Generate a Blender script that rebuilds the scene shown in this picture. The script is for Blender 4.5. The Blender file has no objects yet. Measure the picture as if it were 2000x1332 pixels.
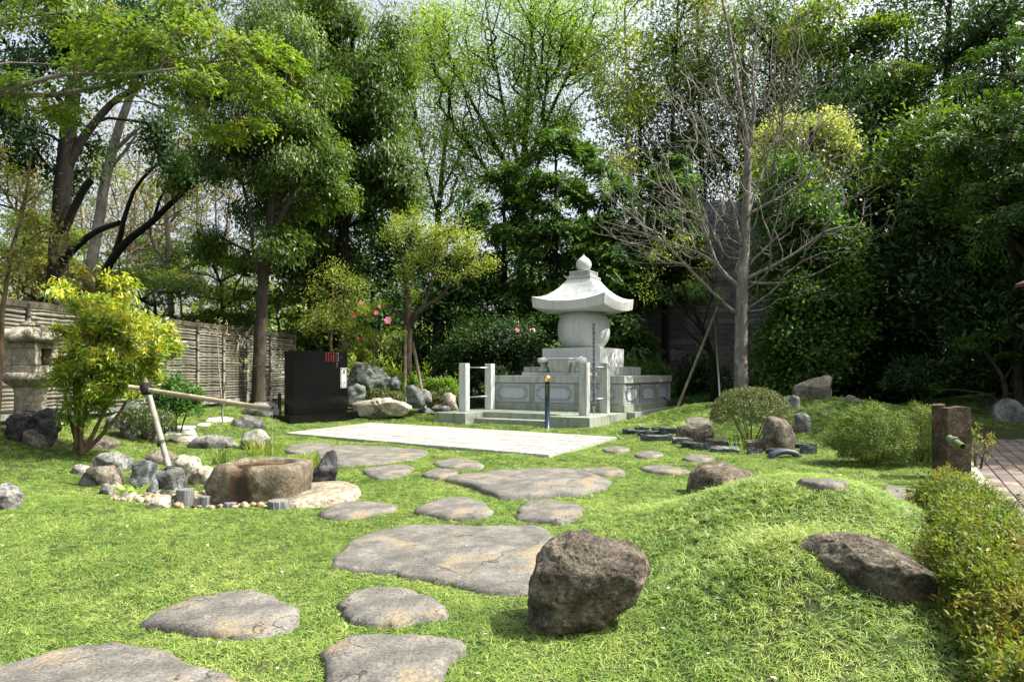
import bpy, bmesh, math, random
import numpy as np
from mathutils import noise as mnoise, Vector, Matrix

# ------------------------------------------------------------------ camera, light, sky
SC = bpy.context.scene
COL = SC.collection
F = 1333.0      # focal length in photo pixels (24 mm on a 36 mm sensor, photo 2000 px wide)
H = 1.25        # eye height
HY = 728.0      # horizon row
cam_d = bpy.data.cameras.new("camera")
cam = bpy.data.objects.new("camera", cam_d)
COL.objects.link(cam)
cam.location = (0, 0, H)
cam.rotation_euler = (math.radians(90), 0, 0)
cam_d.sensor_width = 36.0
cam_d.lens = 24.0
cam_d.shift_y = (HY - 666.0) / 2000.0
cam_d.clip_start = 0.05
cam_d.clip_end = 2000
SC.camera = cam

SUN_EL = 53.0
SUN_DIR = np.array([1.0, -0.03]); SUN_DIR /= np.linalg.norm(SUN_DIR)
sun_vec = Vector((SUN_DIR[0] * math.cos(math.radians(SUN_EL)), SUN_DIR[1] * math.cos(math.radians(SUN_EL)), math.sin(math.radians(SUN_EL))))
W = bpy.data.worlds.new("World")
SC.world = W
W.use_nodes = True
nt = W.node_tree
nt.nodes.clear()
sky = nt.nodes.new("ShaderNodeTexSky")
sky.sky_type = 'NISHITA'
sky.sun_disc = False
sky.sun_elevation = math.radians(SUN_EL)
sky.sun_rotation = math.atan2(SUN_DIR[0], SUN_DIR[1])
sky.air_density = 1.2
sky.dust_density = 6.0
sky.ozone_density = 1.0
bg = nt.nodes.new("ShaderNodeBackground")
bg.inputs[1].default_value = 0.105
out = nt.nodes.new("ShaderNodeOutputWorld")
hs = nt.nodes.new("ShaderNodeHueSaturation")      # thin high haze: the whole sky is paler than clear blue
hs.inputs["Saturation"].default_value = 0.5
hs.inputs["Value"].default_value = 1.55
nt.links.new(sky.outputs[0], hs.inputs["Color"])
nt.links.new(hs.outputs[0], bg.inputs[0])
nt.links.new(bg.outputs[0], out.inputs[0])
sd = bpy.data.lights.new("sun", 'SUN')
sd.energy = 4.9
sd.angle = math.radians(0.55)
sd.color = (1.0, 0.955, 0.87)
sun = bpy.data.objects.new("sun", sd)
COL.objects.link(sun)
sun.rotation_euler = sun_vec.to_track_quat('Z', 'Y').to_euler()
SC.view_settings.view_transform = 'Standard'
SC.view_settings.look = 'None'
SC.view_settings.exposure = 0.98
SC.view_settings.gamma = 1.0
SC.view_settings.use_curve_mapping = False
SC.cycles.max_bounces = 6
SC.cycles.diffuse_bounces = 3
SC.cycles.glossy_bounces = 3
SC.cycles.transmission_bounces = 4
SC.cycles.transparent_max_bounces = 4
SC.cycles.caustics_reflective = False
SC.cycles.caustics_refractive = False

RNG = np.random.default_rng(7)
random.seed(7)

# ------------------------------------------------------------------ terrain
def sm(t):
    t = np.clip(t, 0, 1)
    return t * t * (3 - 2 * t)

def fence_x(Y):
    return -8.3 + (Y - 11.1) * 0.1215

def gs(X, Y, cx, cy, sx, sy, h, rot=0.0):
    c, s = math.cos(rot), math.sin(rot)
    dx, dy = X - cx, Y - cy
    a = (c * dx + s * dy) / sx
    b = (-s * dx + c * dy) / sy
    return h * np.exp(-0.5 * (a * a + b * b))

def T(X, Y):
    X = np.asarray(X, float); Y = np.asarray(Y, float)
    z = 0.40 * sm(1 - (X - fence_x(Y)) / 3.2)
    z = z - 0.06 * np.exp(-0.5 * (((X - 0.5) / 4.0) ** 2 + ((Y - 16.5) / 4.0) ** 2))
    z = z + gs(X, Y, 2.0, 5.0, 0.62, 0.85, 0.48, -0.3)
    z = z + gs(X, Y, 1.42, 3.45, 0.42, 0.40, 0.22, 0.0)
    z = z + gs(X, Y, 1.9, 3.4, 0.6, 0.6, 0.10)
    z = z + gs(X, Y, 2.75, 5.0, 0.35, 1.4, 0.10, -0.45)
    z = z + gs(X, Y, 2.10, 4.25, 0.40, 0.28, 0.09)
    z = z + gs(X, Y, -3.5, 19.7, 1.3, 0.85, 0.30)
    z = z + gs(X, Y, 6.6, 14.8, 2.0, 1.5, 0.72)
    z = z + gs(X, Y, 4.6, 17.0, 0.9, 0.8, 0.35)
    z = z + gs(X, Y, 12.6, 17.0, 2.4, 1.5, 0.75)
    z = z + gs(X, Y, -3.4, 4.6, 0.9, 1.1, 0.07)
    z = z - gs(X, Y, -3.1, 7.3, 1.0, 0.45, 0.07)
    z = z + 0.016 * np.sin(X * 2.1 + 0.7 * Y) * np.cos(Y * 1.7 - 0.4 * X) + 0.009 * np.sin(X * 5.3 - 2) * np.sin(Y * 4.1 + X)
    z = z + 0.25 * sm((Y - 20) / 3.5)
    # forested bank behind the retaining wall and on the right
    k = sm((X - 8.6) / 2.5)
    bank = 7.0 * sm((X - 1.5) / 4.0) * sm((Y - 26.2) / 0.5) * (1 - k) + k * 7.5 * sm((Y - 19.5) / 14.0)
    z = z + bank + 5.0 * sm((Y - 30) / 30.0) * sm((X - 2) / 14.0)
    return z

YS = np.arange(1.2, 60, 0.01)
def P(px, py, Y):
    return Vector(((px - 1000.0) / F * Y, Y, H - (py - HY) / F * Y))

def G(px, py):
    X = (px - 1000.0) / F * YS
    Z = H - (py - HY) / F * YS
    m = Z <= T(X, YS)
    i = int(np.argmax(m)) if m.any() else len(YS) - 1
    return Vector((X[i], YS[i], float(T(X[i], YS[i]))))

def Tz(x, y):
    return float(T(x, y))

# ------------------------------------------------------------------ scene helpers
def link(o, parent=None):
    COL.objects.link(o)
    if parent is not None:
        o.parent = parent
    return o

def tag(o, label=None, cat=None, group=None, kind=None):
    if label: o["label"] = label
    if cat: o["category"] = cat
    if group: o["group"] = group
    if kind: o["kind"] = kind
    return o

def empty(name, loc, label, cat, group=None, rotz=0.0):
    o = bpy.data.objects.new(name, None)
    o.empty_display_size = 0.2
    o.location = loc
    o.rotation_euler = (0, 0, rotz)
    link(o)
    return tag(o, label, cat, group)

def new_mesh_obj(name, verts, faces, mat, parent=None, smooth=False):
    me = bpy.data.meshes.new(name)
    me.from_pydata([tuple(v) for v in verts], [], faces)
    if mat: me.materials.append(mat)
    if smooth:
        me.polygons.foreach_set("use_smooth", [True] * len(me.polygons))
    me.update()
    return link(bpy.data.objects.new(name, me), parent)

def bm_obj(name, bm, mat, parent=None, smooth=False):
    me = bpy.data.meshes.new(name)
    bmesh.ops.recalc_face_normals(bm, faces=bm.faces)
    bm.to_mesh(me); bm.free()
    if mat: me.materials.append(mat)
    if smooth:
        me.polygons.foreach_set("use_smooth", [True] * len(me.polygons))
    return link(bpy.data.objects.new(name, me), parent)

def bm_box(bm, x0, x1, y0, y1, z0, z1, bev=0.0):
    r = bmesh.ops.create_cube(bm, size=1.0)
    vs = r["verts"]
    for v in vs:
        v.co = Vector(((x0 + x1) / 2 + v.co.x * (x1 - x0), (y0 + y1) / 2 + v.co.y * (y1 - y0), (z0 + z1) / 2 + v.co.z * (z1 - z0)))
    if bev > 0:
        es = list({e for v in vs for e in v.link_edges})
        bmesh.ops.bevel(bm, geom=es, offset=bev, segments=2, affect='EDGES', profile=0.5)

def box(name, x0, x1, y0, y1, z0, z1, mat, parent=None, bev=0.006):
    bm = bmesh.new()
    bm_box(bm, x0, x1, y0, y1, z0, z1, bev)
    return bm_obj(name, bm, mat, parent)

def lathe(name, prof, mat, parent=None, n=32, smooth=True, center=(0, 0, 0), jit=0.0):
    vs, fs = [], []
    for (r, z) in prof:
        for i in range(n):
            a = 2 * math.pi * i / n
            rr = r * (1 + jit * mnoise.noise(Vector((math.cos(a) * 2, math.sin(a) * 2, z * 3))))
            vs.append((center[0] + rr * math.cos(a), center[1] + rr * math.sin(a), center[2] + z))
    m = len(prof)
    for j in range(m - 1):
        for i in range(n):
            a, b = j * n + i, j * n + (i + 1) % n
            fs.append((a, b, b + n, a + n))
    fs.append(tuple(range(n))[::-1])
    fs.append(tuple((m - 1) * n + i for i in range(n)))
    return new_mesh_obj(name, vs, fs, mat, parent, smooth)

def tube_arrays(polys, sides_fn):
    """polys: list of (pts (n,3), radii (n)); joined tubes as vertex and face lists"""
    V, Fc = [], []
    off = 0
    for pts, rad in polys:
        pts = np.asarray(pts, float); rad = np.asarray(rad, float)
        n = len(pts)
        if n < 2: continue
        k = sides_fn(rad.max())
        t = np.gradient(pts, axis=0)
        t /= np.linalg.norm(t, axis=1)[:, None] + 1e-9
        ref = np.array([0.0, 0, 1]) if abs(t[0][2]) < 0.8 else np.array([1.0, 0, 0])
        u = np.cross(t, ref); u /= np.linalg.norm(u, axis=1)[:, None] + 1e-9
        w = np.cross(t, u)
        a = np.arange(k) * 2 * math.pi / k
        ring = pts[:, None, :] + rad[:, None, None] * (np.cos(a)[None, :, None] * u[:, None, :] + np.sin(a)[None, :, None] * w[:, None, :])
        V.append(ring.reshape(-1, 3))
        i = np.arange(n - 1)[:, None] * k
        j = np.arange(k)[None, :]
        j2 = (j + 1) % k
        q = np.stack([i + j, i + j2, i + k + j2, i + k + j], axis=-1).reshape(-1, 4) + off
        Fc.append(q)
        off += n * k
    if not V:
        return np.zeros((0, 3)), np.zeros((0, 4), int)
    return np.concatenate(V), np.concatenate(Fc)

def quad_obj(name, V, Q, mat, parent=None, smooth=False, var=None):
    me = bpy.data.meshes.new(name)
    nv, nq = len(V), len(Q)
    me.vertices.add(nv); me.loops.add(nq * 4); me.polygons.add(nq)
    me.vertices.foreach_set("co", np.ascontiguousarray(V, dtype=np.float32).ravel())
    me.loops.foreach_set("vertex_index", np.ascontiguousarray(Q, dtype=np.int32).ravel())
    me.polygons.foreach_set("loop_start", np.arange(nq, dtype=np.int32) * 4)
    me.polygons.foreach_set("loop_total", np.full(nq, 4, dtype=np.int32))
    if smooth:
        me.polygons.foreach_set("use_smooth", np.ones(nq, dtype=bool))
    me.materials.append(mat)
    me.update(calc_edges=True)
    if var is not None:
        at = me.attributes.new("var", 'FLOAT', 'FACE')
        at.data.foreach_set("value", np.ascontiguousarray(var, dtype=np.float32))
    return link(bpy.data.objects.new(name, me), parent)

def tube(name, pts, rad, mat, parent=None, k=10, caps=True):
    pts = [Vector(p) for p in pts]
    if not hasattr(rad, '__len__'): rad = [rad] * len(pts)
    V, Q = tube_arrays([(np.array([tuple(p) for p in pts]), rad)], lambda r: k)
    faces = [tuple(int(i) for i in q) for q in Q]
    if caps:
        n = len(pts)
        faces.append(tuple(range(k)))
        faces.append(tuple((n - 1) * k + i for i in range(k))[::-1])
    return new_mesh_obj(name, V.tolist(), faces, mat, parent, True)

def jitter_line(p0, p1, n, amp, seed=0):
    r = np.random.default_rng(seed)
    p0 = np.array(p0, float); p1 = np.array(p1, float)
    t = np.linspace(0, 1, n)[:, None]
    L = np.linalg.norm(p1 - p0)
    return p0 + (p1 - p0) * t + np.sin(t * math.pi) * r.normal(0, amp * L, (n, 3))

# ------------------------------------------------------------------ materials
class NB:
    def __init__(self, name):
        self.m = bpy.data.materials.new(name); self.m.use_nodes = True
        self.t = self.m.node_tree
        self.b = self.t.nodes["Principled BSDF"]
        self.out = self.t.nodes["Material Output"]
    def n(self, typ, **kw):
        nd = self.t.nodes.new(typ)
        for k, v in kw.items():
            if k.startswith("i_"):
                nd.inputs[k[2:].replace("_", " ")].default_value = v
            else:
                setattr(nd, k, v)
        return nd
    def l(self, a, b): self.t.links.new(a, b)
    def coord(self, kind="Object", scale=(1, 1, 1)):
        tc = self.n("ShaderNodeTexCoord"); mp = self.n("ShaderNodeMapping")
        mp.inputs["Scale"].default_value = scale
        self.l(tc.outputs[kind], mp.inputs[0])
        return mp.outputs[0]
    def noise(self, vec, scale, detail=4, rough=0.55, dist=0.0):
        nd = self.n("ShaderNodeTexNoise")
        nd.inputs["Scale"].default_value = scale; nd.inputs["Detail"].default_value = detail
        nd.inputs["Roughness"].default_value = rough; nd.inputs["Distortion"].default_value = dist
        self.l(vec, nd.inputs["Vector"])
        return nd.outputs["Fac"]
    def voro(self, vec, scale, feature='F1'):
        nd = self.n("ShaderNodeTexVoronoi"); nd.feature = feature
        nd.inputs["Scale"].default_value = scale
        self.l(vec, nd.inputs["Vector"])
        return nd.outputs["Distance"]
    def ramp(self, fac, stops):
        nd = self.n("ShaderNodeValToRGB")
        el = nd.color_ramp.elements
        while len(el) < len(stops): el.new(0.5)
        for e, (p, c) in zip(el, stops):
            e.position = p
            e.color = (c[0], c[1], c[2], 1) if hasattr(c, '__len__') else (c, c, c, 1)
        self.l(fac, nd.inputs[0])
        return nd.outputs[0]
    def mix(self, fac, a, b, mode='MIX'):
        nd = self.n("ShaderNodeMix"); nd.data_type = 'RGBA'; nd.blend_type = mode
        for inp, v in ((nd.inputs[0], fac), (nd.inputs[6], a), (nd.inputs[7], b)):
            if isinstance(v, (int, float)): inp.default_value = v
            elif isinstance(v, tuple): inp.default_value = (*v, 1) if len(v) == 3 else v
            else: self.l(v, inp)
        return nd.outputs[2]
    def math(self, op, a, b=0.5):
        nd = self.n("ShaderNodeMath"); nd.operation = op
        for inp, v in ((nd.inputs[0], a), (nd.inputs[1], b)):
            if isinstance(v, (int, float)): inp.default_value = v
            else: self.l(v, inp)
        return nd.outputs[0]
    def bump(self, h, strength=0.5, dist=0.02, prev=None):
        nd = self.n("ShaderNodeBump"); nd.inputs["Strength"].default_value = strength; nd.inputs["Distance"].default_value = dist
        self.l(h, nd.inputs["Height"])
        if prev is not None: self.l(prev, nd.inputs["Normal"])
        return nd.outputs[0]
    def set(self, color=None, rough=None, normal=None, **kw):
        if color is not None:
            if isinstance(color, tuple): self.b.inputs["Base Color"].default_value = (*color, 1)
            else: self.l(color, self.b.inputs["Base Color"])
        if rough is not None:
            if isinstance(rough, (int, float)): self.b.inputs["Roughness"].default_value = rough
            else: self.l(rough, self.b.inputs["Roughness"])
        if normal is not None: self.l(normal, self.b.inputs["Normal"])
        for k, v in kw.items(): self.b.inputs[k.replace("_", " ")].default_value = v
        return self.m

def rock_mat(name, dark, mid, light, scale=6.0, pits=0.5, bump=0.8, stretch=(1, 1, 1), lichen=None, moss=0.0):
    b = NB(name)
    v = b.coord("Object", stretch)
    n1 = b.noise(v, scale, 8, 0.62, 0.4)
    n2 = b.noise(v, scale * 6, 6, 0.7)
    n3 = b.noise(v, scale * 0.35, 3, 0.5, 0.8)
    c = b.ramp(n1, [(0.30, dark), (0.5, mid), (0.68, light)])
    sp = b.ramp(n2, [(0.33, 0.28), (0.5, 1.0), (0.67, 1.7)])
    c = b.mix(1.0, c, sp, 'MULTIPLY')
    big = b.ramp(n3, [(0.35, 0.72), (0.62, 1.15)])
    c = b.mix(1.0, c, big, 'MULTIPLY')
    if pits > 0:
        vo = b.voro(v, scale * 9)
        pk = b.ramp(vo, [(0.08, 0.25), (0.30, 1.0)])
        c = b.mix(pits, c, b.mix(1.0, c, pk, 'MULTIPLY'))
    if lichen:
        ln = b.noise(v, scale * 0.9, 7, 0.65, 0.6)
        c = b.mix(b.ramp(ln, [(0.56, 0.0), (0.64, 0.8)]), c, lichen)
    if moss > 0:
        mn = b.noise(v, scale * 1.3, 5, 0.6)
        c = b.mix(b.ramp(mn, [(0.62 - 0.12 * moss, 0.0), (0.74 - 0.1 * moss, 0.75)]), c, (0.07, 0.10, 0.03))
    h = b.mix(0.5, n1, n2)
    nrm = b.bump(h, bump, 0.03)
    if pits > 0:
        nrm = b.bump(b.voro(v, scale * 9), 0.6 * pits, 0.012, nrm)
    return b.set(c, 0.92, nrm, Specular_IOR_Level=0.25)

def leaf_mat(name, cols, rough=0.42, trans=0.35, tcol=None, spec=0.45):
    b = NB(name)
    at = b.n("ShaderNodeAttribute"); at.attribute_name = "var"; at.attribute_type = 'GEOMETRY'
    n = len(cols)
    c = b.ramp(at.outputs["Fac"], [(i / (n - 1), cols[i]) for i in range(n)])
    b.set(c, rough, Specular_IOR_Level=spec)
    tr = b.n("ShaderNodeBsdfTranslucent")
    tc = b.mix(1.0, c, tcol or (1.5, 1.6, 0.55), 'MULTIPLY')
    b.l(tc, tr.inputs[0])
    mx = b.n("ShaderNodeMixShader"); mx.inputs[0].default_value = trans
    b.l(b.b.outputs[0], mx.inputs[1]); b.l(tr.outputs[0], mx.inputs[2])
    b.l(mx.outputs[0], b.out.inputs[0])
    return b.m

def bark_mat(name, dark, light, scale=9.0, patch=None):
    b = NB(name)
    v = b.coord("Object", (1, 1, 0.22))
    v2 = b.coord("Object", (1, 1, 1))
    n1 = b.noise(v, scale, 8, 0.65, 0.3)
    n2 = b.noise(v2, scale * 0.5, 5, 0.6)
    c = b.ramp(n1, [(0.32, dark), (0.66, light)])
    c = b.mix(b.ramp(n2, [(0.5, 0.0), (0.66, 0.6)]), c, patch or tuple(x * 1.5 for x in light))
    return b.set(c, 0.93, b.bump(n1, 0.8, 0.02), Specular_IOR_Level=0.2)

def plain_mat(name, col, rough=0.6, var=0.12, scale=20, **kw):
    b = NB(name)
    v = b.coord("Object")
    n = b.noise(v, scale, 5, 0.6)
    c = b.mix(1.0, col, b.ramp(n, [(0.3, 1 - var), (0.7, 1 + var)]), 'MULTIPLY')
    return b.set(c, rough, b.bump(n, 0.15, 0.005), **kw)

M = {}
def granite(name, base, stain, amount=0.5):
    b = NB(name)
    v = b.coord("Object"); vs = b.coord("Object", (3.0, 3.0, 0.35))
    fine = b.noise(v, 90, 3, 0.7)
    c = b.mix(1.0, base, b.ramp(fine, [(0.35, 0.82), (0.65, 1.14)]), 'MULTIPLY')
    st = b.noise(vs, 2.6, 7, 0.68, 0.4)
    st2 = b.noise(v, 3.5, 6, 0.65)
    k = b.math('MULTIPLY', b.ramp(st, [(0.44, 0.0), (0.66, 1.0)]), b.ramp(st2, [(0.32, 0.25), (0.6, 1.0)]))
    c = b.mix(b.math('MULTIPLY', k, amount), c, stain)
    return b.set(c, 0.75, b.bump(fine, 0.12, 0.003), Specular_IOR_Level=0.3)
M['granite'] = granite("pale_granite", (0.41, 0.43, 0.40), (0.14, 0.16, 0.10), 0.75)
M['granite_clean'] = granite("clean_granite", (0.55, 0.57, 0.55), (0.24, 0.26, 0.20), 0.42)
M['granite_moss'] = granite("mossy_granite", (0.30, 0.33, 0.27), (0.12, 0.15, 0.08), 0.8)
M['granite_frame_shaded'] = granite('shaded_frame_granite', (0.30, 0.32, 0.34), (0.2, 0.22, 0.19), 0.4)  # frame colour darkened to carry a groove's shadow line and dirt
M['granite_panel'] = granite("panel_granite", (0.45, 0.47, 0.51), (0.30, 0.33, 0.27), 0.3)
M['rock_brown'] = rock_mat("brown_tuff", (0.035, 0.028, 0.020), (0.125, 0.105, 0.078), (0.27, 0.235, 0.175), 8, 1.0, 1.3)
M['rock_brown2'] = rock_mat("brown_grey_boulder", (0.07, 0.058, 0.045), (0.16, 0.14, 0.11), (0.27, 0.24, 0.19), 6, 0.6, 0.9, moss=0.4)
M['rock_grey'] = rock_mat("grey_rock", (0.065, 0.065, 0.06), (0.16, 0.16, 0.148), (0.30, 0.295, 0.27), 5, 0.35, 0.9, lichen=(0.36, 0.35, 0.32))
M['rock_blue'] = rock_mat("blue_grey_rock", (0.045, 0.055, 0.055), (0.11, 0.125, 0.12), (0.23, 0.25, 0.235), 4, 0.2, 0.8, stretch=(1, 1, 2.0))
M['rock_green'] = rock_mat("green_schist", (0.04, 0.05, 0.04), (0.115, 0.135, 0.11), (0.32, 0.34, 0.29), 3, 0.1, 1.0, stretch=(1.2, 1.2, 5.0))
M['rock_cream'] = rock_mat("cream_rock", (0.14, 0.115, 0.08), (0.34, 0.305, 0.235), (0.52, 0.475, 0.38), 5, 0.4, 0.9)
M['rock_pale'] = rock_mat("pale_rock", (0.12, 0.115, 0.095), (0.26, 0.25, 0.215), (0.42, 0.39, 0.32), 6, 0.3, 0.9, moss=0.3)
M['rock_dark'] = rock_mat("dark_rock", (0.035, 0.036, 0.035), (0.095, 0.095, 0.09), (0.21, 0.21, 0.20), 6, 0.5, 1.0)
M['lava'] = rock_mat("black_lava_rock", (0.016, 0.016, 0.017), (0.060, 0.059, 0.060), (0.15, 0.148, 0.145), 9, 0.9, 1.4)
M['rock_tan'] = rock_mat('tan_slab_rock', (0.10, 0.085, 0.06), (0.23, 0.20, 0.145), (0.38, 0.335, 0.24), 4, 0.2, 0.8)
M['slate'] = rock_mat("dark_slate", (0.022, 0.028, 0.027), (0.050, 0.060, 0.058), (0.13, 0.15, 0.14), 6, 0.1, 0.6, stretch=(1, 1, 4))
def step_mat():
    b = NB("stepping_stone")
    v = b.coord("Object")
    n1 = b.noise(v, 4.5, 10, 0.72, 0.25); n2 = b.noise(v, 70, 6, 0.75); n3 = b.noise(v, 2.6, 7, 0.7, 0.3)
    c = b.ramp(n1, [(0.28, (0.055, 0.053, 0.048)), (0.47, (0.115, 0.110, 0.096)), (0.66, (0.205, 0.192, 0.165))])
    c = b.mix(b.ramp(n3, [(0.54, 0.0), (0.62, 0.55)]), c, (0.27, 0.205, 0.11))
    c = b.mix(1.0, c, b.ramp(n2, [(0.33, 0.4), (0.5, 1.0), (0.66, 1.55)]), 'MULTIPLY')
    cr = b.n("ShaderNodeTexVoronoi"); cr.feature = 'DISTANCE_TO_EDGE'; cr.inputs["Scale"].default_value = 1.7
    wv = b.mix(0.35, v, b.n("ShaderNodeTexNoise").outputs["Color"])
    b.l(wv, cr.inputs["Vector"])
    crk = b.ramp(cr.outputs["Distance"], [(0.0, 0.0), (0.012, 1.0)])
    vm = b.noise(v, 2.2, 2)
    crk = b.mix(b.ramp(vm, [(0.44, 0.0), (0.54, 1.0)]), (1, 1, 1), crk)
    c = b.mix(0.75, c, b.mix(1.0, c, crk, 'MULTIPLY'))
    nrm = b.bump(b.mix(0.4, n1, n2), 0.9, 0.02)
    return b.set(c, 0.9, nrm, Specular_IOR_Level=0.25)
M['step'] = step_mat()
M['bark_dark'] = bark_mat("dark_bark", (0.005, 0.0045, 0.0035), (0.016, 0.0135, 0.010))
M['bark_grey'] = bark_mat("grey_bark", (0.09, 0.083, 0.070), (0.23, 0.215, 0.18), 8, (0.34, 0.32, 0.28))
M['bark_mid'] = bark_mat("brown_bark", (0.024, 0.019, 0.013), (0.065, 0.055, 0.040), 8, (0.10, 0.095, 0.07))
M['bark_bare'] = bark_mat('bare_tree_bark', (0.085, 0.076, 0.062), (0.23, 0.21, 0.175), 8, (0.36, 0.34, 0.30))
M['twig'] = bark_mat("pale_twig", (0.13, 0.105, 0.085), (0.27, 0.23, 0.19), 10)
M['stem_brown'] = bark_mat("shrub_stem", (0.05, 0.035, 0.022), (0.15, 0.105, 0.06), 12)

# leaves
M['lf_cherry'] = leaf_mat("young_green_leaf", [(0.075, 0.14, 0.02), (0.12, 0.20, 0.028), (0.19, 0.27, 0.045), (0.20, 0.13, 0.035)], trans=0.45)
M['lf_oak'] = leaf_mat("glossy_green_leaf", [(0.024, 0.056, 0.012), (0.052, 0.105, 0.019), (0.105, 0.170, 0.028), (0.18, 0.24, 0.045)], rough=0.42, trans=0.42, spec=0.35)
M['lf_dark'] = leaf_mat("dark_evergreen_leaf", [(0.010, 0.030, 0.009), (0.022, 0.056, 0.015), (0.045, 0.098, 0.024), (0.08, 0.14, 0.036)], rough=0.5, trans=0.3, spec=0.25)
M['lf_conifer'] = leaf_mat("conifer_spray", [(0.026, 0.068, 0.016), (0.054, 0.12, 0.026), (0.10, 0.185, 0.036), (0.17, 0.25, 0.055)], rough=0.6, trans=0.22, spec=0.2)
M['lf_spring'] = leaf_mat("fresh_spring_leaf", [(0.10, 0.19, 0.02), (0.16, 0.27, 0.03), (0.23, 0.34, 0.045), (0.29, 0.38, 0.08)], trans=0.5)
M['lf_olive'] = leaf_mat("olive_new_leaf", [(0.09, 0.115, 0.025), (0.15, 0.17, 0.04), (0.22, 0.20, 0.05), (0.24, 0.15, 0.05)], trans=0.45)
M['lf_yellow'] = leaf_mat("yellow_green_leaf", [(0.085, 0.18, 0.028), (0.18, 0.29, 0.035), (0.38, 0.45, 0.05), (0.62, 0.57, 0.07), (0.64, 0.47, 0.08)], rough=0.35, trans=0.35, tcol=(1.3, 1.25, 0.5))
M['lf_lime'] = leaf_mat("lime_leaf", [(0.09, 0.15, 0.022), (0.17, 0.23, 0.035), (0.27, 0.32, 0.05), (0.36, 0.37, 0.08)], trans=0.45)
M['lf_azalea'] = leaf_mat("azalea_leaf", [(0.035, 0.055, 0.018), (0.075, 0.105, 0.028), (0.13, 0.16, 0.04), (0.18, 0.14, 0.05)], rough=0.45, trans=0.25)
M['lf_azalea_green'] = leaf_mat("azalea_green_leaf", [(0.05, 0.085, 0.018), (0.10, 0.16, 0.028), (0.17, 0.23, 0.04), (0.26, 0.28, 0.07)], rough=0.55, trans=0.3, spec=0.3)
M['lf_bronze'] = leaf_mat("bronze_green_leaf", [(0.042, 0.078, 0.014), (0.11, 0.155, 0.022), (0.20, 0.22, 0.035), (0.30, 0.15, 0.040)], rough=0.55, trans=0.35, spec=0.3)
M['lf_ivy'] = leaf_mat("ivy_leaf", [(0.025, 0.070, 0.012), (0.055, 0.130, 0.020), (0.10, 0.20, 0.030), (0.20, 0.30, 0.06)], rough=0.45, trans=0.35, spec=0.3)
M['lf_cream'] = leaf_mat("cream_leaf", [(0.12, 0.18, 0.05), (0.28, 0.33, 0.13), (0.48, 0.47, 0.24), (0.60, 0.55, 0.33)], rough=0.35, trans=0.35)
M['grass'] = None
M['petal_pink'] = plain_mat("pink_petal", (0.75, 0.22, 0.32), 0.6)
M['petal_pale'] = plain_mat("pale_pink_petal", (0.80, 0.48, 0.52), 0.6)
M['petal_red'] = plain_mat("red_petal", (0.62, 0.03, 0.05), 0.5)
M['petal_white'] = plain_mat("white_petal", (0.82, 0.82, 0.76), 0.6)

# ------------------------------------------------------------------ foliage
def unit(v):
    return v / (np.linalg.norm(v, axis=-1, keepdims=True) + 1e-9)

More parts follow.
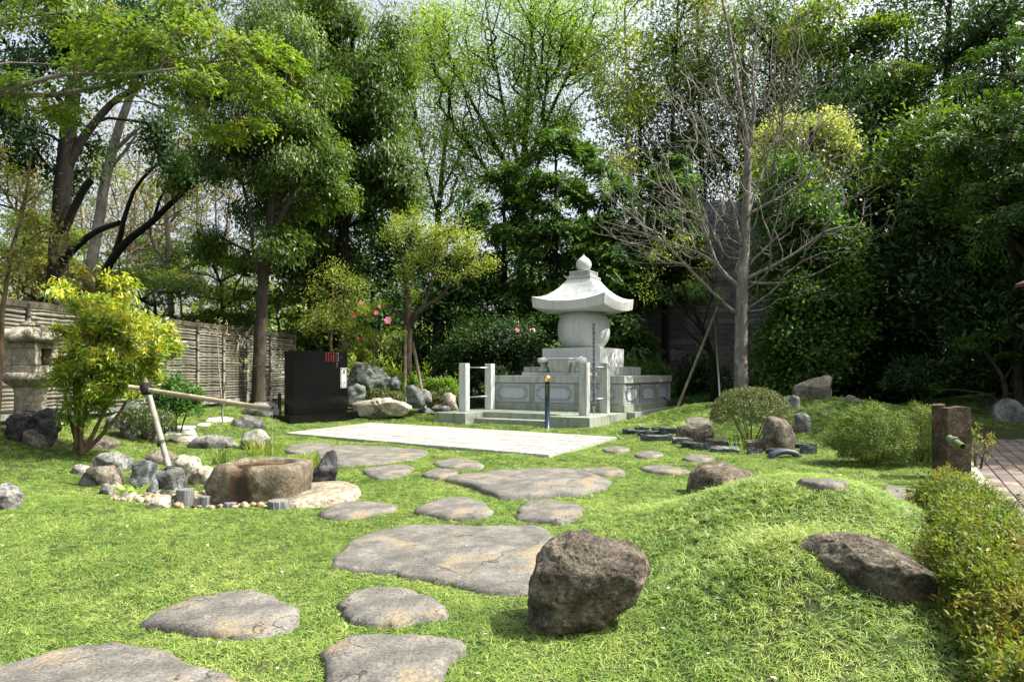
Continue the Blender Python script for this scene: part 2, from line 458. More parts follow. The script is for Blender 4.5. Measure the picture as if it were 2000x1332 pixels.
def leaves(name, C, out_dir, k, spread, L, Wd, mode, mat, parent, rng, cvar=None, vlo=0.0, vhi=1.0, up=0.6, droop=0.25):
    """C (N,3) cluster centres; out_dir (N,3); k leaves each. One quad per leaf."""
    N = len(C)
    if N == 0: return None
    o = unit(out_dir)
    cv = rng.uniform(0.05, 0.85, N) if cvar is None else cvar
    Ck = np.repeat(C, k, axis=0); ok = np.repeat(o, k, axis=0)
    n = N * k
    ln = L * rng.uniform(0.5, 1.45, n)
    wd = Wd * rng.uniform(0.7, 1.25, n)
    if mode == 'spray':
        ax = unit(o * np.array([1, 1, 0.3]) + rng.normal(0, 0.35, (N, 3)) + np.array([0, 0, -droop]))
        nr = unit(np.array([0, 0, 1.0]) + rng.normal(0, 0.28, (N, 3)))
        sd_ = unit(np.cross(ax, nr)); nr = np.cross(sd_, ax)
        axk, sk, nk = (np.repeat(a, k, axis=0) for a in (ax, sd_, nr))
        t = rng.uniform(-0.9, 1.0, n); s = rng.normal(0, 0.42, n) * (1.05 - 0.6 * np.abs(t))
        base = Ck + axk * (t * spread)[:, None] + sk * (s * spread)[:, None] + nk * rng.normal(0, 0.06 * spread, n)[:, None] - np.array([0, 0, 1.0]) * (np.maximum(t, 0) ** 2 * spread * droop)[:, None]
        d = unit(axk * 0.75 + sk * (np.sign(s) * rng.uniform(0.2, 1.0, n))[:, None] + rng.normal(0, 0.18, (n, 3)) + np.array([0, 0, -0.12]))
        nn = unit(nk + rng.normal(0, 0.3, (n, 3)))
    elif mode == 'whorl':
        ax = unit(o * 0.7 + np.array([0, 0, 0.75]) + rng.normal(0, 0.3, (N, 3)))
        axk = np.repeat(ax, k, axis=0)
        d = unit(axk * rng.uniform(0.1, 0.9, n)[:, None] + unit(rng.normal(0, 1, (n, 3))) * 0.95)
        base = Ck + rng.normal(0, spread, (n, 3))
        nn = unit(axk + rng.normal(0, 0.25, (n, 3)))
    elif mode == 'willow':
        d = unit(ok * 0.5 + rng.normal(0, 0.45, (n, 3)) + np.array([0, 0, -0.75]))
        base = Ck + rng.normal(0, spread, (n, 3)) * np.array([1, 1, 0.8])
        nn = unit(ok * 0.8 + np.array([0, 0, 0.7]) + rng.normal(0, 0.5, (n, 3)))
    else:
        d = unit(ok * 0.6 + rng.normal(0, 0.6, (n, 3)) + np.array([0, 0, -droop]))
        base = Ck + rng.normal(0, spread, (n, 3))
        nn = unit(ok * 0.35 + np.array([0, 0, up]) + rng.normal(0, 0.55, (n, 3)))
    s_ = unit(np.cross(d, nn)); nn = np.cross(s_, d)
    mid = base + d * (ln * 0.45)[:, None] + nn * (ln * 0.05)[:, None]
    tip = base + d * ln[:, None] - nn * (ln * 0.06)[:, None]
    V = np.empty((n, 4, 3))
    V[:, 0] = base; V[:, 1] = mid + s_ * (wd * 0.5)[:, None]; V[:, 2] = tip; V[:, 3] = mid - s_ * (wd * 0.5)[:, None]
    Q = np.arange(n * 4).reshape(n, 4)
    var = np.clip(vlo + (vhi - vlo) * (np.repeat(cv, k) + rng.normal(0, 0.12, n)), 0, 1)
    return quad_obj(name, V.reshape(-1, 3), Q, mat, parent, False, var)

def blob_clusters(blobs, rng, clump=0.30):
    """blobs: (centre Vector, (rx, ry, rz), n) -> cluster positions and outward directions"""
    cs, os_ = [], []
    for c, r, n in blobs:
        c = np.array(tuple(c)); r = np.array(r, float)
        m = max(3, n // 9)
        dl = unit(rng.normal(0, 1, (m, 3)))
        rl = rng.uniform(0.35, 1.0, m) ** 0.6
        lob = dl * rl[:, None]
        i = rng.integers(0, m, n)
        q = lob[i] + rng.normal(0, clump * 0.55, (n, 3)) * np.array([1, 1, 0.6])
        ln = np.linalg.norm(q, axis=1, keepdims=True)
        q = np.where(ln > 1.15, q / ln * 1.15, q)
        cs.append(c + q * r)
        os_.append(unit(q * r + np.array([0, 0, 0.1])))
    return np.concatenate(cs), np.concatenate(os_)

def grow(trunk, limbs, C, rng, step=0.5, tip=0.008, power=0.48, gain=1.0, zpen=1.2, bf=0.35):
    """skeleton: trunk/limbs are [(pos, r)...]; adds a curved branch to every cluster; returns tubes"""
    pos, par, fixed = [], [], []
    chains = []
    def densify(line):
        res = []
        for (p, r), (q, s) in zip(line[:-1], line[1:]):
            n = max(2, int((Vector(q) - Vector(p)).length / (step * 0.7)))
            for i in range(n):
                t = i / n
                res.append((tuple(Vector(p).lerp(Vector(q), t)), r + (s - r) * t))
        res.append((tuple(line[-1][0]), line[-1][1]))
        # soften the corners
        P_ = np.array([a for a, _ in res])
        for _ in range(2):
            P_[1:-1] = 0.25 * P_[:-2] + 0.5 * P_[1:-1] + 0.25 * P_[2:]
        P_[1:-1] += rng.normal(0, 0.02, (len(P_) - 2, 3)) * min(1.0, step)
        return [(tuple(a), b) for a, (_, b) in zip(P_, res)]
    for li, line in enumerate([trunk] + list(limbs)):
        d = densify(line)
        ch = []
        for i, (p, r) in enumerate(d):
            if i == 0:
                if li == 0: pr = -1
                else:
                    A = np.array(pos); pr = int(np.argmin(((A - np.array(p)) ** 2).sum(1)))
            else: pr = len(pos) - 1
            pos.append(p); par.append(pr); fixed.append(r); ch.append(len(pos) - 1)
        if li > 0: ch = [par[ch[0]]] + ch
        chains.append(ch)
    nf = len(pos)
    PL = np.zeros(nf + len(C) * 12 + 50)
    PP = np.array(pos)
    for k_ in range(1, nf):
        PL[k_] = PL[par[k_]] + float(np.linalg.norm(PP[k_] - PP[par[k_]]))
    A = np.zeros((nf + len(C) * 12 + 50, 3)); A[:nf] = np.array(pos); n = nf
    start = 0
    tr = A[:nf]
    dist = np.array([np.min(((tr - c) ** 2).sum(1)) for c in C]) if len(C) else np.zeros(0)
    zlow = tr[0][2]
    leafc = []
    for ci in np.argsort(dist):
        c = C[ci]
        dd = A[:n] - c
        ds = np.sqrt((dd ** 2).sum(1)) + zpen * np.maximum(0, dd[:, 2] + 0.1) * 0.6
        ds = ds + bf * PL[:n]
        ds = ds + np.where(A[:n, 2] < zlow + 0.25, 3.0, 0.0)
        j = int(np.argmin(ds))
        a = A[j].copy(); L = float(np.linalg.norm(c - a))
        m = int(min(9, max(1, round(L / step))))
        pj = par[j]
        dirn = (a - A[pj]) if pj >= 0 else (c - a)
        dirn = dirn / (np.linalg.norm(dirn) + 1e-9)
        tg_ = (c - a) / (L + 1e-9)
        if float(dirn @ tg_) < 0.25: dirn = tg_
        ctrl = a + (dirn * 0.5 + (c - a) / (L + 1e-9) * 0.5) * L * 0.5 + rng.normal(0, 0.03 * L, 3) - np.array([0, 0, 0.04 * L])
        ch = [j]
        prev = j
        for q in range(1, m + 1):
            t = q / m
            p = (1 - t) ** 2 * a + 2 * t * (1 - t) * ctrl + t * t * c
            if q < m: p = p + rng.normal(0, 0.016 * L / m ** 0.5, 3)
            A[n] = p; PL[n] = PL[prev] + float(np.linalg.norm(p - A[prev])); par.append(prev); fixed.append(0.0); prev = n; ch.append(n); n += 1
        chains.append(ch); leafc.append(prev)
    cnt = np.zeros(n)
    for i in leafc: cnt[i] += 1
    for i in range(n - 1, 0, -1):
        if par[i] >= 0: cnt[par[i]] += cnt[i]
    rad = tip * gain * np.maximum(cnt, 1) ** power
    fx = np.array(fixed[:n])
    rad = np.where(fx > 0, fx, rad)
    tubes = []
    for k, ch in enumerate(chains):
        ids = np.array(ch)
        if len(ids) < 2: continue
        pts = A[ids]; rr = rad[ids].copy()
        if k > 0: rr[0] = min(rr[0], rr[1] * 1.15)
        tubes.append((pts, rr))
    return tubes

def sides(r):
    return 10 if r > 0.12 else 7 if r > 0.05 else 5 if r > 0.02 else 3

def px_line(pts):
    """[(px, py, Y, r)] -> [(pos, r)]"""
    return [(tuple(P(a, b, Y)), r) for a, b, Y, r in pts]

TREES = 0
def tree(name, label, cat, trunk, limbs, blobs, leafset, bark, seed, group=None, clump=0.3, step=0.6, tip=0.008,
         gain=1.0, bf=0.35, power=0.48, foliage='crown', wood='trunk', ground=True, zpen=1.2):
    """trunk/limbs in (px, py, Y, r); blobs (px, py, Y, rx_px, rz_px, ry_m, n); leafset list of dicts"""
    rng = np.random.default_rng(seed)
    tl = px_line(trunk)
    if ground:
        (bx, by, bz), br = tl[0]
        tl[0] = ((bx, by, Tz(bx, by) - 0.12), br)
    base = Vector(tl[0][0])
    root = empty(name, (base.x, base.y, base.z + 0.12), label, cat, group)
    bl = [(P(a, b, Y), (rx / F * Y, rm, rz / F * Y), n) for a, b, Y, rx, rz, rm, n in blobs]
    if bl: C, O = blob_clusters(bl, rng, clump)
    else: C, O = np.zeros((0, 3)), np.zeros((0, 3))
    lb = [px_line(l) for l in limbs]
    tubes = grow(tl, lb, C, rng, step, tip, power, gain, zpen, bf)
    off = np.array(tuple(root.location))
    V, Q = tube_arrays(tubes, sides)
    w = quad_obj(wood, V - off, Q, bark, root, True)
    if leafset and len(C):
        for s in leafset:
            s = dict(s)
            frac = s.pop('frac', 1.0); mat = s.pop('mat'); nm = s.pop('name', foliage)
            topb = s.pop('top', None)
            sel = rng.random(len(C)) < frac
            if topb is not None:
                zz = C[:, 2]; q = (zz - zz.min()) / (np.ptp(zz) + 1e-6)
                sel = sel & (q > topb + rng.normal(0, 0.08, len(C)))
            leaves(nm, C[sel] - off, O[sel], s.pop('k'), s.pop('spread'), s.pop('L'), s.pop('W'), s.pop('mode', 'broad'), mat, root, rng, **s)
    return root, C, O

def flowers(root, C, O, n, mat, size, seed, name='flower'):
    """each flower its own part: a small rosette of petals"""
    rng = np.random.default_rng(seed)
    off = Vector(root.location)
    vs, fs = [], []
    for ring, (rr, zz, m) in enumerate(((1.0, 0.0, 6), (0.6, 0.22, 5))):
        for i in range(m):
            a = 2 * math.pi * i / m + ring * 0.5
            b0 = len(vs)
            vs += [(0, 0, zz * 0.4), (rr * math.cos(a - 0.45), rr * math.sin(a - 0.45), zz), (rr * 1.12 * math.cos(a), rr * 1.12 * math.sin(a), zz + 0.12), (rr * math.cos(a + 0.45), rr * math.sin(a + 0.45), zz)]
            fs.append((b0, b0 + 1, b0 + 2, b0 + 3))
    me = bpy.data.meshes.new(name); me.from_pydata(vs, [], fs); me.materials.append(mat)
    idx = rng.permutation(len(C))
    front = [i for i in idx if O[i][1] < 0.1][:n]
    for i in front:
        o = bpy.data.objects.new(name, me); link(o, root)
        d = Vector(O[i]) + Vector((0.1, -0.8, 0.2))
        o.location = Vector(C[i]) + d.normalized() * 0.06 - off
        o.rotation_euler = d.to_track_quat('Z', 'Y').to_euler()
        s = size * rng.uniform(0.75, 1.2); o.scale = (s, s, s)

# ------------------------------------------------------------------ ground
GRID_U = Vector((math.cos(math.radians(-30)), math.sin(math.radians(-30)), 0))   # the garden's paving grid
GRID_V = Vector((math.sin(math.radians(30)), math.cos(math.radians(30)), 0))
ROTG = math.radians(-30)

def axis(vals):
    a = []
    for (s, e, st) in vals: a += list(np.arange(s, e, st))
    a.append(vals[-1][1])
    return np.array(a)

def ground():
    xs = axis([(-400, -60, 40), (-60, -16, 2), (-16, -8, 0.4), (-8, 10, 0.16), (10, 20, 0.6), (20, 60, 2), (60, 400, 40)])
    ys = axis([(-60, 0, 6), (0, 9, 0.12), (9, 26, 0.25), (26, 60, 1), (60, 700, 40)])
    X, Y = np.meshgrid(xs, ys)
    Z = T(X, Y)
    V = np.stack([X, Y, Z], -1).reshape(-1, 3)
    nx, ny = len(xs), len(ys)
    i = np.arange(ny - 1)[:, None] * nx + np.arange(nx - 1)[None, :]
    Q = np.stack([i, i + 1, i + nx + 1, i + nx], -1).reshape(-1, 4)
    b = NB("mossy_soil")
    v = b.coord("Object")
    n1 = b.noise(v, 1.3, 6, 0.6); n2 = b.noise(v, 25, 6, 0.7)
    c = b.ramp(n2, [(0.3, (0.018, 0.032, 0.009)), (0.6, (0.042, 0.065, 0.018)), (0.75, (0.06, 0.055, 0.03))])
    c = b.mix(b.ramp(n1, [(0.5, 0), (0.65, 0.6)]), c, (0.05, 0.042, 0.024))
    b.set(c, 0.95, b.bump(n2, 0.8, 0.03), Specular_IOR_Level=0.1)
    o = quad_obj("ground", V, Q, b.m, None, True)
    tag(o, "garden ground rising into low mounds under the ground cover", None, None, "structure")
ground()

EXCL = []     # plan polygons where no ground cover grows

# ------------------------------------------------------------------ stepping stones
def smooth_closed(pts, n_per=4, jit=0.006, seed=0):
    pts = np.array([(p[0], p[1]) for p in pts])
    m = len(pts); res = []
    for i in range(m):
        p0, p1, p2, p3 = pts[(i - 1) % m], pts[i], pts[(i + 1) % m], pts[(i + 2) % m]
        for j in range(n_per):
            t = j / n_per
            a = 0.5 * ((2 * p1) + (-p0 + p2) * t + (2 * p0 - 5 * p1 + 4 * p2 - p3) * t * t + (-p0 + 3 * p1 - 3 * p2 + p3) * t ** 3)
            res.append(a)
    res = np.array(res)
    r = np.random.default_rng(seed)
    res += r.normal(0, jit, res.shape)
    return res

def step_stone(outline, label, seed, rise=0.035, mat=None, name='stepping_stone', cat='stepping stone', group='stepping stones set in the grass', excl=True, smooth=True, wob=0.010):
    pts = [G(a, b) for a, b in outline]
    rg = smooth_closed(pts, 5 if smooth else 1, 0.006 if smooth else 0.0, seed)
    cen = rg.mean(0)
    if smooth:
        dv_ = rg - cen; rl = np.linalg.norm(dv_, axis=1, keepdims=True)
        wob_ = np.array([mnoise.fractal(Vector((p[0] * 5, p[1] * 5, seed * 1.7)), 1.0, 2.0, 4) for p in rg])[:, None]
        rg = cen + dv_ * (1 + wob_ * 0.035 / np.maximum(rl, 0.2))
    zs = T(rg[:, 0], rg[:, 1])
    zc = float(np.mean(zs))
    # a plane fitted to the ground under the stone
    Am = np.c_[rg - cen, np.ones(len(rg))]
    co, *_ = np.linalg.lstsq(Am, zs, rcond=None)
    def zt(p): return float((p - cen) @ co[:2] + co[2])
    n = len(rg)
    vs = []
    rad = np.linalg.norm(rg - cen, axis=1).mean()
    b = min(0.05, 0.12 * rad)
    prof = [(1.02, -0.14, 0), (1.0, -0.02, 0), (1.0 - 0.25 * b / rad, rise * 0.6, 0), (1.0 - b / rad, rise, 1), (0.82, rise + 0.004, 1), (0.6, rise + 0.006, 1), (0.35, rise + 0.008, 1)]
    for sc, dz, k in prof:
        for p in rg:
            q = cen + (p - cen) * sc
            h = wob * (mnoise.fractal(Vector((q[0] * 4, q[1] * 4, seed)), 1.0, 2.0, 4)) if k else 0.006 * mnoise.noise(Vector((q[0] * 9, q[1] * 9, seed)))
            vs.append((q[0] - cen[0], q[1] - cen[1], zt(q) + dz + h - zc))
    vs.append((0, 0, zt(cen) + rise + 0.006 - zc))
    fs = []
    for j in range(len(prof) - 1):
        for i in range(n):
            a, c = j * n + i, j * n + (i + 1) % n
            fs.append((a, c, c + n, a + n))
    l0 = (len(prof) - 1) * n
    for i in range(n): fs.append((l0 + i, l0 + (i + 1) % n, len(vs) - 1))
    o = new_mesh_obj(name, vs, fs, mat or M['step'], None, True)
    bmx = bmesh.new(); bmx.from_mesh(o.data); bmesh.ops.recalc_face_normals(bmx, faces=bmx.faces); bmx.to_mesh(o.data); bmx.free()
    o.location = (cen[0], cen[1], zc)
    tag(o, label, cat, group)
    if excl: EXCL.append((cen + (rg - cen) * 0.95))
    return o

step_stone([(-160, 1345), (0, 1308), (100, 1275), (190, 1262), (270, 1272), (350, 1300), (420, 1318), (480, 1345), (520, 1400), (300, 1440), (-60, 1440)], "large grey stepping stone cut off by the bottom left corner of the photo", 1)
step_stone([(277, 1222), (300, 1200), (360, 1175), (440, 1159), (500, 1161), (560, 1185), (583, 1205), (575, 1225), (555, 1240), (500, 1252), (430, 1250), (340, 1238), (290, 1232)], "oval grey stepping stone alone in the grass at lower left", 2)
step_stone([(663, 1178), (690, 1165), (740, 1154), (790, 1155), (850, 1178), (881, 1200), (860, 1216), (800, 1226), (760, 1232), (700, 1225), (675, 1212), (668, 1195)], "rounded tan stepping stone just below the largest slab", 3)
step_stone([(630, 1272), (700, 1252), (800, 1248), (880, 1252), (918, 1265), (905, 1285), (870, 1315), (860, 1345), (800, 1400), (680, 1400), (635, 1340), (632, 1300)], "cracked stepping stone with a yellow chipped corner at the bottom edge", 4)
step_stone([(642, 1105), (660, 1085), (700, 1060), (770, 1038), (850, 1031), (960, 1033), (1040, 1029), (1068, 1038), (1090, 1060), (1095, 1110), (1060, 1150), (1020, 1168), (930, 1160), (860, 1145), (780, 1130), (700, 1118), (650, 1113)], "largest flat grey stepping slab, touching the big brown boulder", 5)
step_stone([(865, 940), (930, 928), (1000, 923), (1110, 925), (1170, 934), (1195, 946), (1180, 956), (1130, 970), (1080, 972), (990, 978), (960, 970), (920, 955)], "wide thick stepping slab with a sloping front edge in the middle of the lawn", 6, rise=0.055)
step_stone([(1010, 1005), (1025, 986), (1060, 980), (1110, 985), (1135, 990), (1138, 1005), (1120, 1020), (1095, 1028), (1060, 1022), (1012, 1018)], "squarish stepping stone with a bluish dark front behind the big boulder", 7)
step_stone([(812, 1000), (840, 982), (885, 975), (930, 980), (962, 1002), (945, 1015), (900, 1018), (850, 1014)], "tan rounded stepping stone just behind the largest slab", 8)
step_stone([(625, 1010), (650, 992), (700, 984), (775, 993), (755, 1003), (700, 1014), (650, 1017)], "thin pale stepping stone with a tan spot, in front of the basin's cream slab", 9)
step_stone([(527, 984), (560, 966), (610, 952), (670, 950), (700, 960), (705, 970), (690, 982), (620, 992), (560, 992)], "thick stone with a cream top lying against the water basin", 10, rise=0.075, mat=M['rock_tan'])
step_stone([(707, 924), (730, 916), (790, 911), (812, 915), (800, 925), (775, 934), (735, 937)], "small tan stepping stone right of the jagged black rock", 11)
step_stone([(823, 930), (845, 922), (880, 921), (898, 926), (880, 934), (845, 937)], "smallest stepping stone, left of the wide thick slab", 12)
step_stone([(848, 906), (880, 899), (920, 900), (946, 911), (935, 917), (890, 918), (855, 913)], "small grey stepping stone nearest the left half of the pale paving", 13)
step_stone([(618, 887), (640, 876), (700, 873), (790, 878), (835, 885), (815, 898), (760, 905), (680, 912), (640, 906)], "long flat grey slab between the basin and the pale paving", 14)
step_stone([(556, 882), (580, 870), (630, 866), (650, 872), (620, 880), (590, 888)], "low grey slab behind the basin, almost hidden by long grass", 15)
step_stone([(1132, 922), (1150, 917), (1200, 918), (1224, 925), (1210, 932), (1170, 931)], "flat brownish stepping stone behind the right end of the wide slab", 16)
step_stone([(1175, 880), (1195, 875), (1225, 876), (1232, 881), (1215, 885), (1185, 885)], "stepping stone right beside the right corner of the pale paving", 17)
step_stone([(1240, 890), (1262, 884), (1290, 886), (1297, 891), (1278, 896), (1250, 896)], "stepping stone second from the paving towards the slate edging", 18)
step_stone([(1247, 918), (1275, 913), (1320, 916), (1345, 924), (1325, 928), (1275, 925)], "grey stepping stone just left of the dark boulder behind the mound", 19)
step_stone([(1335, 897), (1352, 892), (1385, 893), (1395, 898), (1375, 903), (1345, 902)], "stepping stone in front of the slate edging, behind the half buried boulder", 20)
step_stone([(1558, 948), (1590, 943), (1640, 947), (1660, 954), (1625, 959), (1580, 955)], "flat brown stepping stone behind the grassy mound", 21)
step_stone([(1727, 960), (1750, 955), (1790, 957), (1796, 970), (1780, 978), (1740, 976)], "stepping stone nearest the brick path, left of the reddish hedge", 22)
step_stone([(1338, 822), (1355, 817), (1385, 820), (1392, 828), (1365, 832), (1345, 829)], "pale flat stone half hidden behind the squared brown block", 23)
# pale cut pavers of the side path
for i, (ol, lb) in enumerate([
    ([(322, 838), (330, 833.5), (384, 833), (378, 839)], "thin pale paver at the back of the side path by the dark pitted rock"),
    ([(322, 850), (324, 842), (382, 841), (386, 850)], "widest pale rectangular paver of the side path"),
    ([(345, 862), (352, 854), (390, 853), (384, 862)], "pale paver of the side path tucked behind the flat grey rock"),
    ([(401, 824), (405, 818), (440, 815), (457, 817), (450, 824)], "pale paver of the side path just left of the dark angular rock"),
    ([(384, 832), (388, 828), (413, 827), (410, 832)], "smallest pale paver halfway up the side path")]):
    step_stone(ol, lb, 40 + i, rise=0.02, mat=M['granite'], name='paver', cat='paver', group='pale pavers of the side path', smooth=False, wob=0.002)

# ------------------------------------------------------------------ pale paving
def pale_paving():
    A = G(555, 850); B = G(725, 830); C = G(1205, 858); D = G(1072, 895)
    cen = (A + B + C + D) / 4
    z0 = max(Tz(p.x, p.y) for p in (A, B, C, D)) + 0.035
    root_v = []
    for p in (A, B, C, D):
        root_v.append((p.x - cen.x, p.y - cen.y, 0.0))
    for p in (A, B, C, D):
        root_v.append((p.x - cen.x, p.y - cen.y, -0.3))
    base = new_mesh_obj("paving", root_v, [(0, 3, 2, 1), (0, 1, 5, 4), (1, 2, 6, 5), (2, 3, 7, 6), (3, 0, 4, 7)], M['granite_moss'], None)
    base.location = (cen.x, cen.y, z0)
    tag(base, "flat pale stone paving in front of the stupa", None, None, "structure")
    mats = []
    for k, col in enumerate([(0.30, 0.295, 0.28), (0.265, 0.26, 0.245), (0.315, 0.31, 0.295), (0.275, 0.265, 0.24)]):
        b = NB("paving_tile_%d" % k)
        v = b.coord("Object", (1, 1, 1)); n = b.noise(v, 14, 6, 0.7); n2 = b.noise(v, 2.0, 5, 0.6)
        c = b.mix(1.0, col, b.ramp(n, [(0.3, 0.86), (0.7, 1.1)]), 'MULTIPLY')
        c = b.mix(b.ramp(n2, [(0.50, 0), (0.68, 0.6)]), c, (0.21, 0.20, 0.16))
        mats.append(b.set(c, 0.85, b.bump(n, 0.25, 0.004)))
    rows, cols = 11, 13
    meshes = {}
    rng = np.random.default_rng(5)
    def bil(u, v):
        a = A.lerp(D, u); b_ = B.lerp(C, u)
        # u runs A->D / B->C (along the front), v from front edge A-D to back edge B-C
        return a.lerp(b_, v)
    for r in range(rows):
        off = 0.5 if r % 2 else 0.0
        for c in range(cols + 1):
            u0 = (c - off) / cols; u1 = (c + 1 - off) / cols
            u0, u1 = max(0, u0), min(1, u1)
            if u1 - u0 < 0.01: continue
            v0, v1 = r / rows, (r + 1) / rows
            g = 0.004
            q = [bil(u0 + g * 0.5, v0 + g), bil(u1 - g * 0.5, v0 + g), bil(u1 - g * 0.5, v1 - g), bil(u0 + g * 0.5, v1 - g)]
            m = (q[0] + q[1] + q[2] + q[3]) / 4
            h = 0.014 + rng.uniform(-0.002, 0.002)
            vs = [(p.x - m.x, p.y - m.y, h) for p in q] + [(p.x - m.x, p.y - m.y, -0.01) for p in q]
            o = new_mesh_obj("tile", vs, [(0, 1, 2, 3), (0, 4, 5, 1), (1, 5, 6, 2), (2, 6, 7, 3), (3, 7, 4, 0)], mats[rng.integers(0, 4)], base)
            o.location = (m.x - cen.x, m.y - cen.y, 0)
    EXCL.append(np.array([(p.x, p.y) for p in (A, D, C, B)]))
pale_paving()

# ------------------------------------------------------------------ stupa
SC0 = Vector((0.105 * 20.3, 20.3, 0.0))
def stupa_pt(u, v, z=0.0):
    return SC0 + GRID_U * u + GRID_V * v + Vector((0, 0, z))

def stupa():
    g, gc, gm, gp = M['granite'], M['granite_clean'], M['granite_moss'], M['granite_panel']
    S = empty("stone_stupa", SC0, "tall white granite stupa with a flared roof and onion finial on a panelled plinth", "stupa", None, ROTG)
    pz = 0.225
    # platform and terrace slabs, butted end to end
    def slabs(name, x0, x1, y0, y1, nx, ny, z0, z1, mt):
        for i in range(nx):
            for j in range(ny):
                a0 = x0 + (x1 - x0) * i / nx; a1 = x0 + (x1 - x0) * (i + 1) / nx
                b0 = y0 + (y1 - y0) * j / ny; b1 = y0 + (y1 - y0) * (j + 1) / ny
                box(name, a0 + 0.003, a1 - 0.003, b0 + 0.003, b1 - 0.003, z0, z1, mt, S, 0.008)
    slabs("platform_slab", -2.27, 2.27, -1.87, 2.25, 3, 3, -0.3, pz, gm)
    slabs("terrace_slab", -2.33, -1.36, -4.27, -1.875, 2, 2, -0.3, pz - 0.002, gm)
    slabs("terrace_slab", 0.95, 2.05, -4.27, -1.875, 2, 2, -0.3, pz - 0.002, gm)
    slabs("terrace_slab", -1.355, 0.945, -3.41, -1.875, 3, 1, -0.3, pz - 0.002, gm)
    slabs("step", -1.355, 0.945, -3.85, -3.416, 2, 1, -0.35, 0.075, gm)
    # plinth
    hp = 2.05
    box("plinth_moulding", -hp, hp, -hp, hp, pz + 0.001, 0.42, gm, S, 0.01)
    box("plinth_core", -hp + 0.10, hp - 0.10, -hp + 0.10, hp - 0.10, 0.42, 0.972, gp, S, 0.0)
    # cornice, four stones per side look: one ring of blocks
    for i in range(4):
        a0 = -hp + 2 * hp * i / 4; a1 = -hp + 2 * hp * (i + 1) / 4
        box("cornice_stone", a0 + 0.002, a1 - 0.002, -hp, -hp + 0.7, 0.973, 1.17, g, S, 0.01)
        box("cornice_stone", a0 + 0.002, a1 - 0.002, hp - 0.7, hp, 0.973, 1.17, g, S, 0.01)
    for sx in (-1, 1):
        for i in range(3):
            b0 = -hp + 0.705 + (2 * hp - 1.41) * i / 3; b1 = -hp + 0.705 + (2 * hp - 1.41) * (i + 1) / 3
            x0, x1 = (hp - 0.7, hp) if sx > 0 else (-hp, -hp + 0.7)
            box("cornice_stone", x0, x1, b0 + 0.002, b1 - 0.002, 0.973, 1.17, g, S, 0.01)
    box("cornice_core", -hp + 0.69, hp - 0.69, -hp + 0.69, hp - 0.69, 0.98, 1.165, gm, S, 0.0)
    # pilasters and framed panels on four sides
    def panel_mesh(w, h):
        # a slab whose face has a raised frame with notched corners
        bm = bmesh.new(); bm2 = bmesh.new()
        n = 0.075
        def ring(s, nn):
            a, b = w / 2 - s, h / 2 - s
            return [(-a, -b + nn), (-a + nn, -b + nn), (-a + nn, -b), (a - nn, -b), (a - nn, -b + nn), (a, -b + nn), (a, b - nn), (a - nn, b - nn), (a - nn, b), (-a + nn, b), (-a + nn, b - nn), (-a, b - nn)]
        bm_box(bm, -w / 2, w / 2, -0.02, 0.05, -h / 2, h / 2, 0.0)
        for s, y0, y1 in ((0.075, -0.046, -0.021), ):
            R0 = ring(s, n); R1 = ring(s + 0.034, n)
            fb = bm2
            vo = [fb.verts.new((x, y1, z)) for x, z in R0]; vo2 = [fb.verts.new((x, y0, z)) for x, z in R0]
            vi = [fb.verts.new((x, y1, z)) for x, z in R1]; vi2 = [fb.verts.new((x, y0, z)) for x, z in R1]
            for i in range(12):
                j = (i + 1) % 12
                fb.faces.new((vo[i], vo[j], vo2[j], vo2[i])); fb.faces.new((vi[i], vi[j], vi2[j], vi2[i]))
                fb.faces.new((vo2[i], vo2[j], vi2[j], vi2[i]))
        return bm, bm2
    for side in range(4):
        rot = Matrix.Rotation(side * math.pi / 2, 4, 'Z')
        y = -hp + 0.05
        xs = [-hp + 0.04, -0.745, 0.59, hp - 0.19]
        for k, (xa, xb) in enumerate([(-hp + 0.04, -hp + 0.19), (-0.745, -0.61), (0.61, 0.745), (hp - 0.19, hp - 0.04)]):
            o = box("pilaster", xa, xb, -hp + 0.035, -hp + 0.098, 0.423, 0.97, g if k in (0, 3) else gm, S, 0.004)
            o.matrix_local = rot
        for xa, xb in ((-hp + 0.19, -0.745), (-0.61, 0.61), (0.745, hp - 0.19)):
            pa, pb = panel_mesh(xb - xa - 0.02, 0.52)
            mat_ = rot @ Matrix.Translation(((xa + xb) / 2, -hp + 0.085, 0.697))
            o = bm_obj("panel", pa, gp, S); o.matrix_local = mat_
            fr_ = bm_obj("panel_frame", pb, M['granite_frame_shaded'], o)
    box("upper_tier", -1.31, 1.31, -1.31, 1.31, 1.171, 1.42, g, S, 0.01)
    box("block_base", -0.915, 0.915, -0.915, 0.915, 1.421, 1.96, gc, S, 0.012)
    # round body
    prof = []
    for i in range(25):
        t = i / 24
        z = 1.955 + t * 1.13
        y = (t - 0.5) * 2
        r = 0.775 * (1 - abs(y) ** 2.6 * 0.42) ** 0.75
        prof.append((r, z))
    lathe("round_body", prof, gc, S, 64)
    # flared roof
    vs, fs = [], []
    N = 26
    hs = 1.14
    def ring_pts(half, zfun, m=N):
        r = []
        for side in range(4):
            for i in range(m):
                t = -1 + 2 * i / m
                x, y = t * half, -half
                for _ in range(side): x, y = -y, x
                r.append((x, y, zfun(abs(t))))
        return r
    rings = []
    lift = lambda t, a: a * t ** 2.2
    rings.append(ring_pts(0.55, lambda t: 3.02))
    rings.append(ring_pts(1.085, lambda t: 3.035 + lift(t, 0.10)))
    rings.append(ring_pts(1.12, lambda t: 3.06 + lift(t, 0.10)))
    rings.append(ring_pts(hs, lambda t: 3.30 + lift(t, 0.17)))
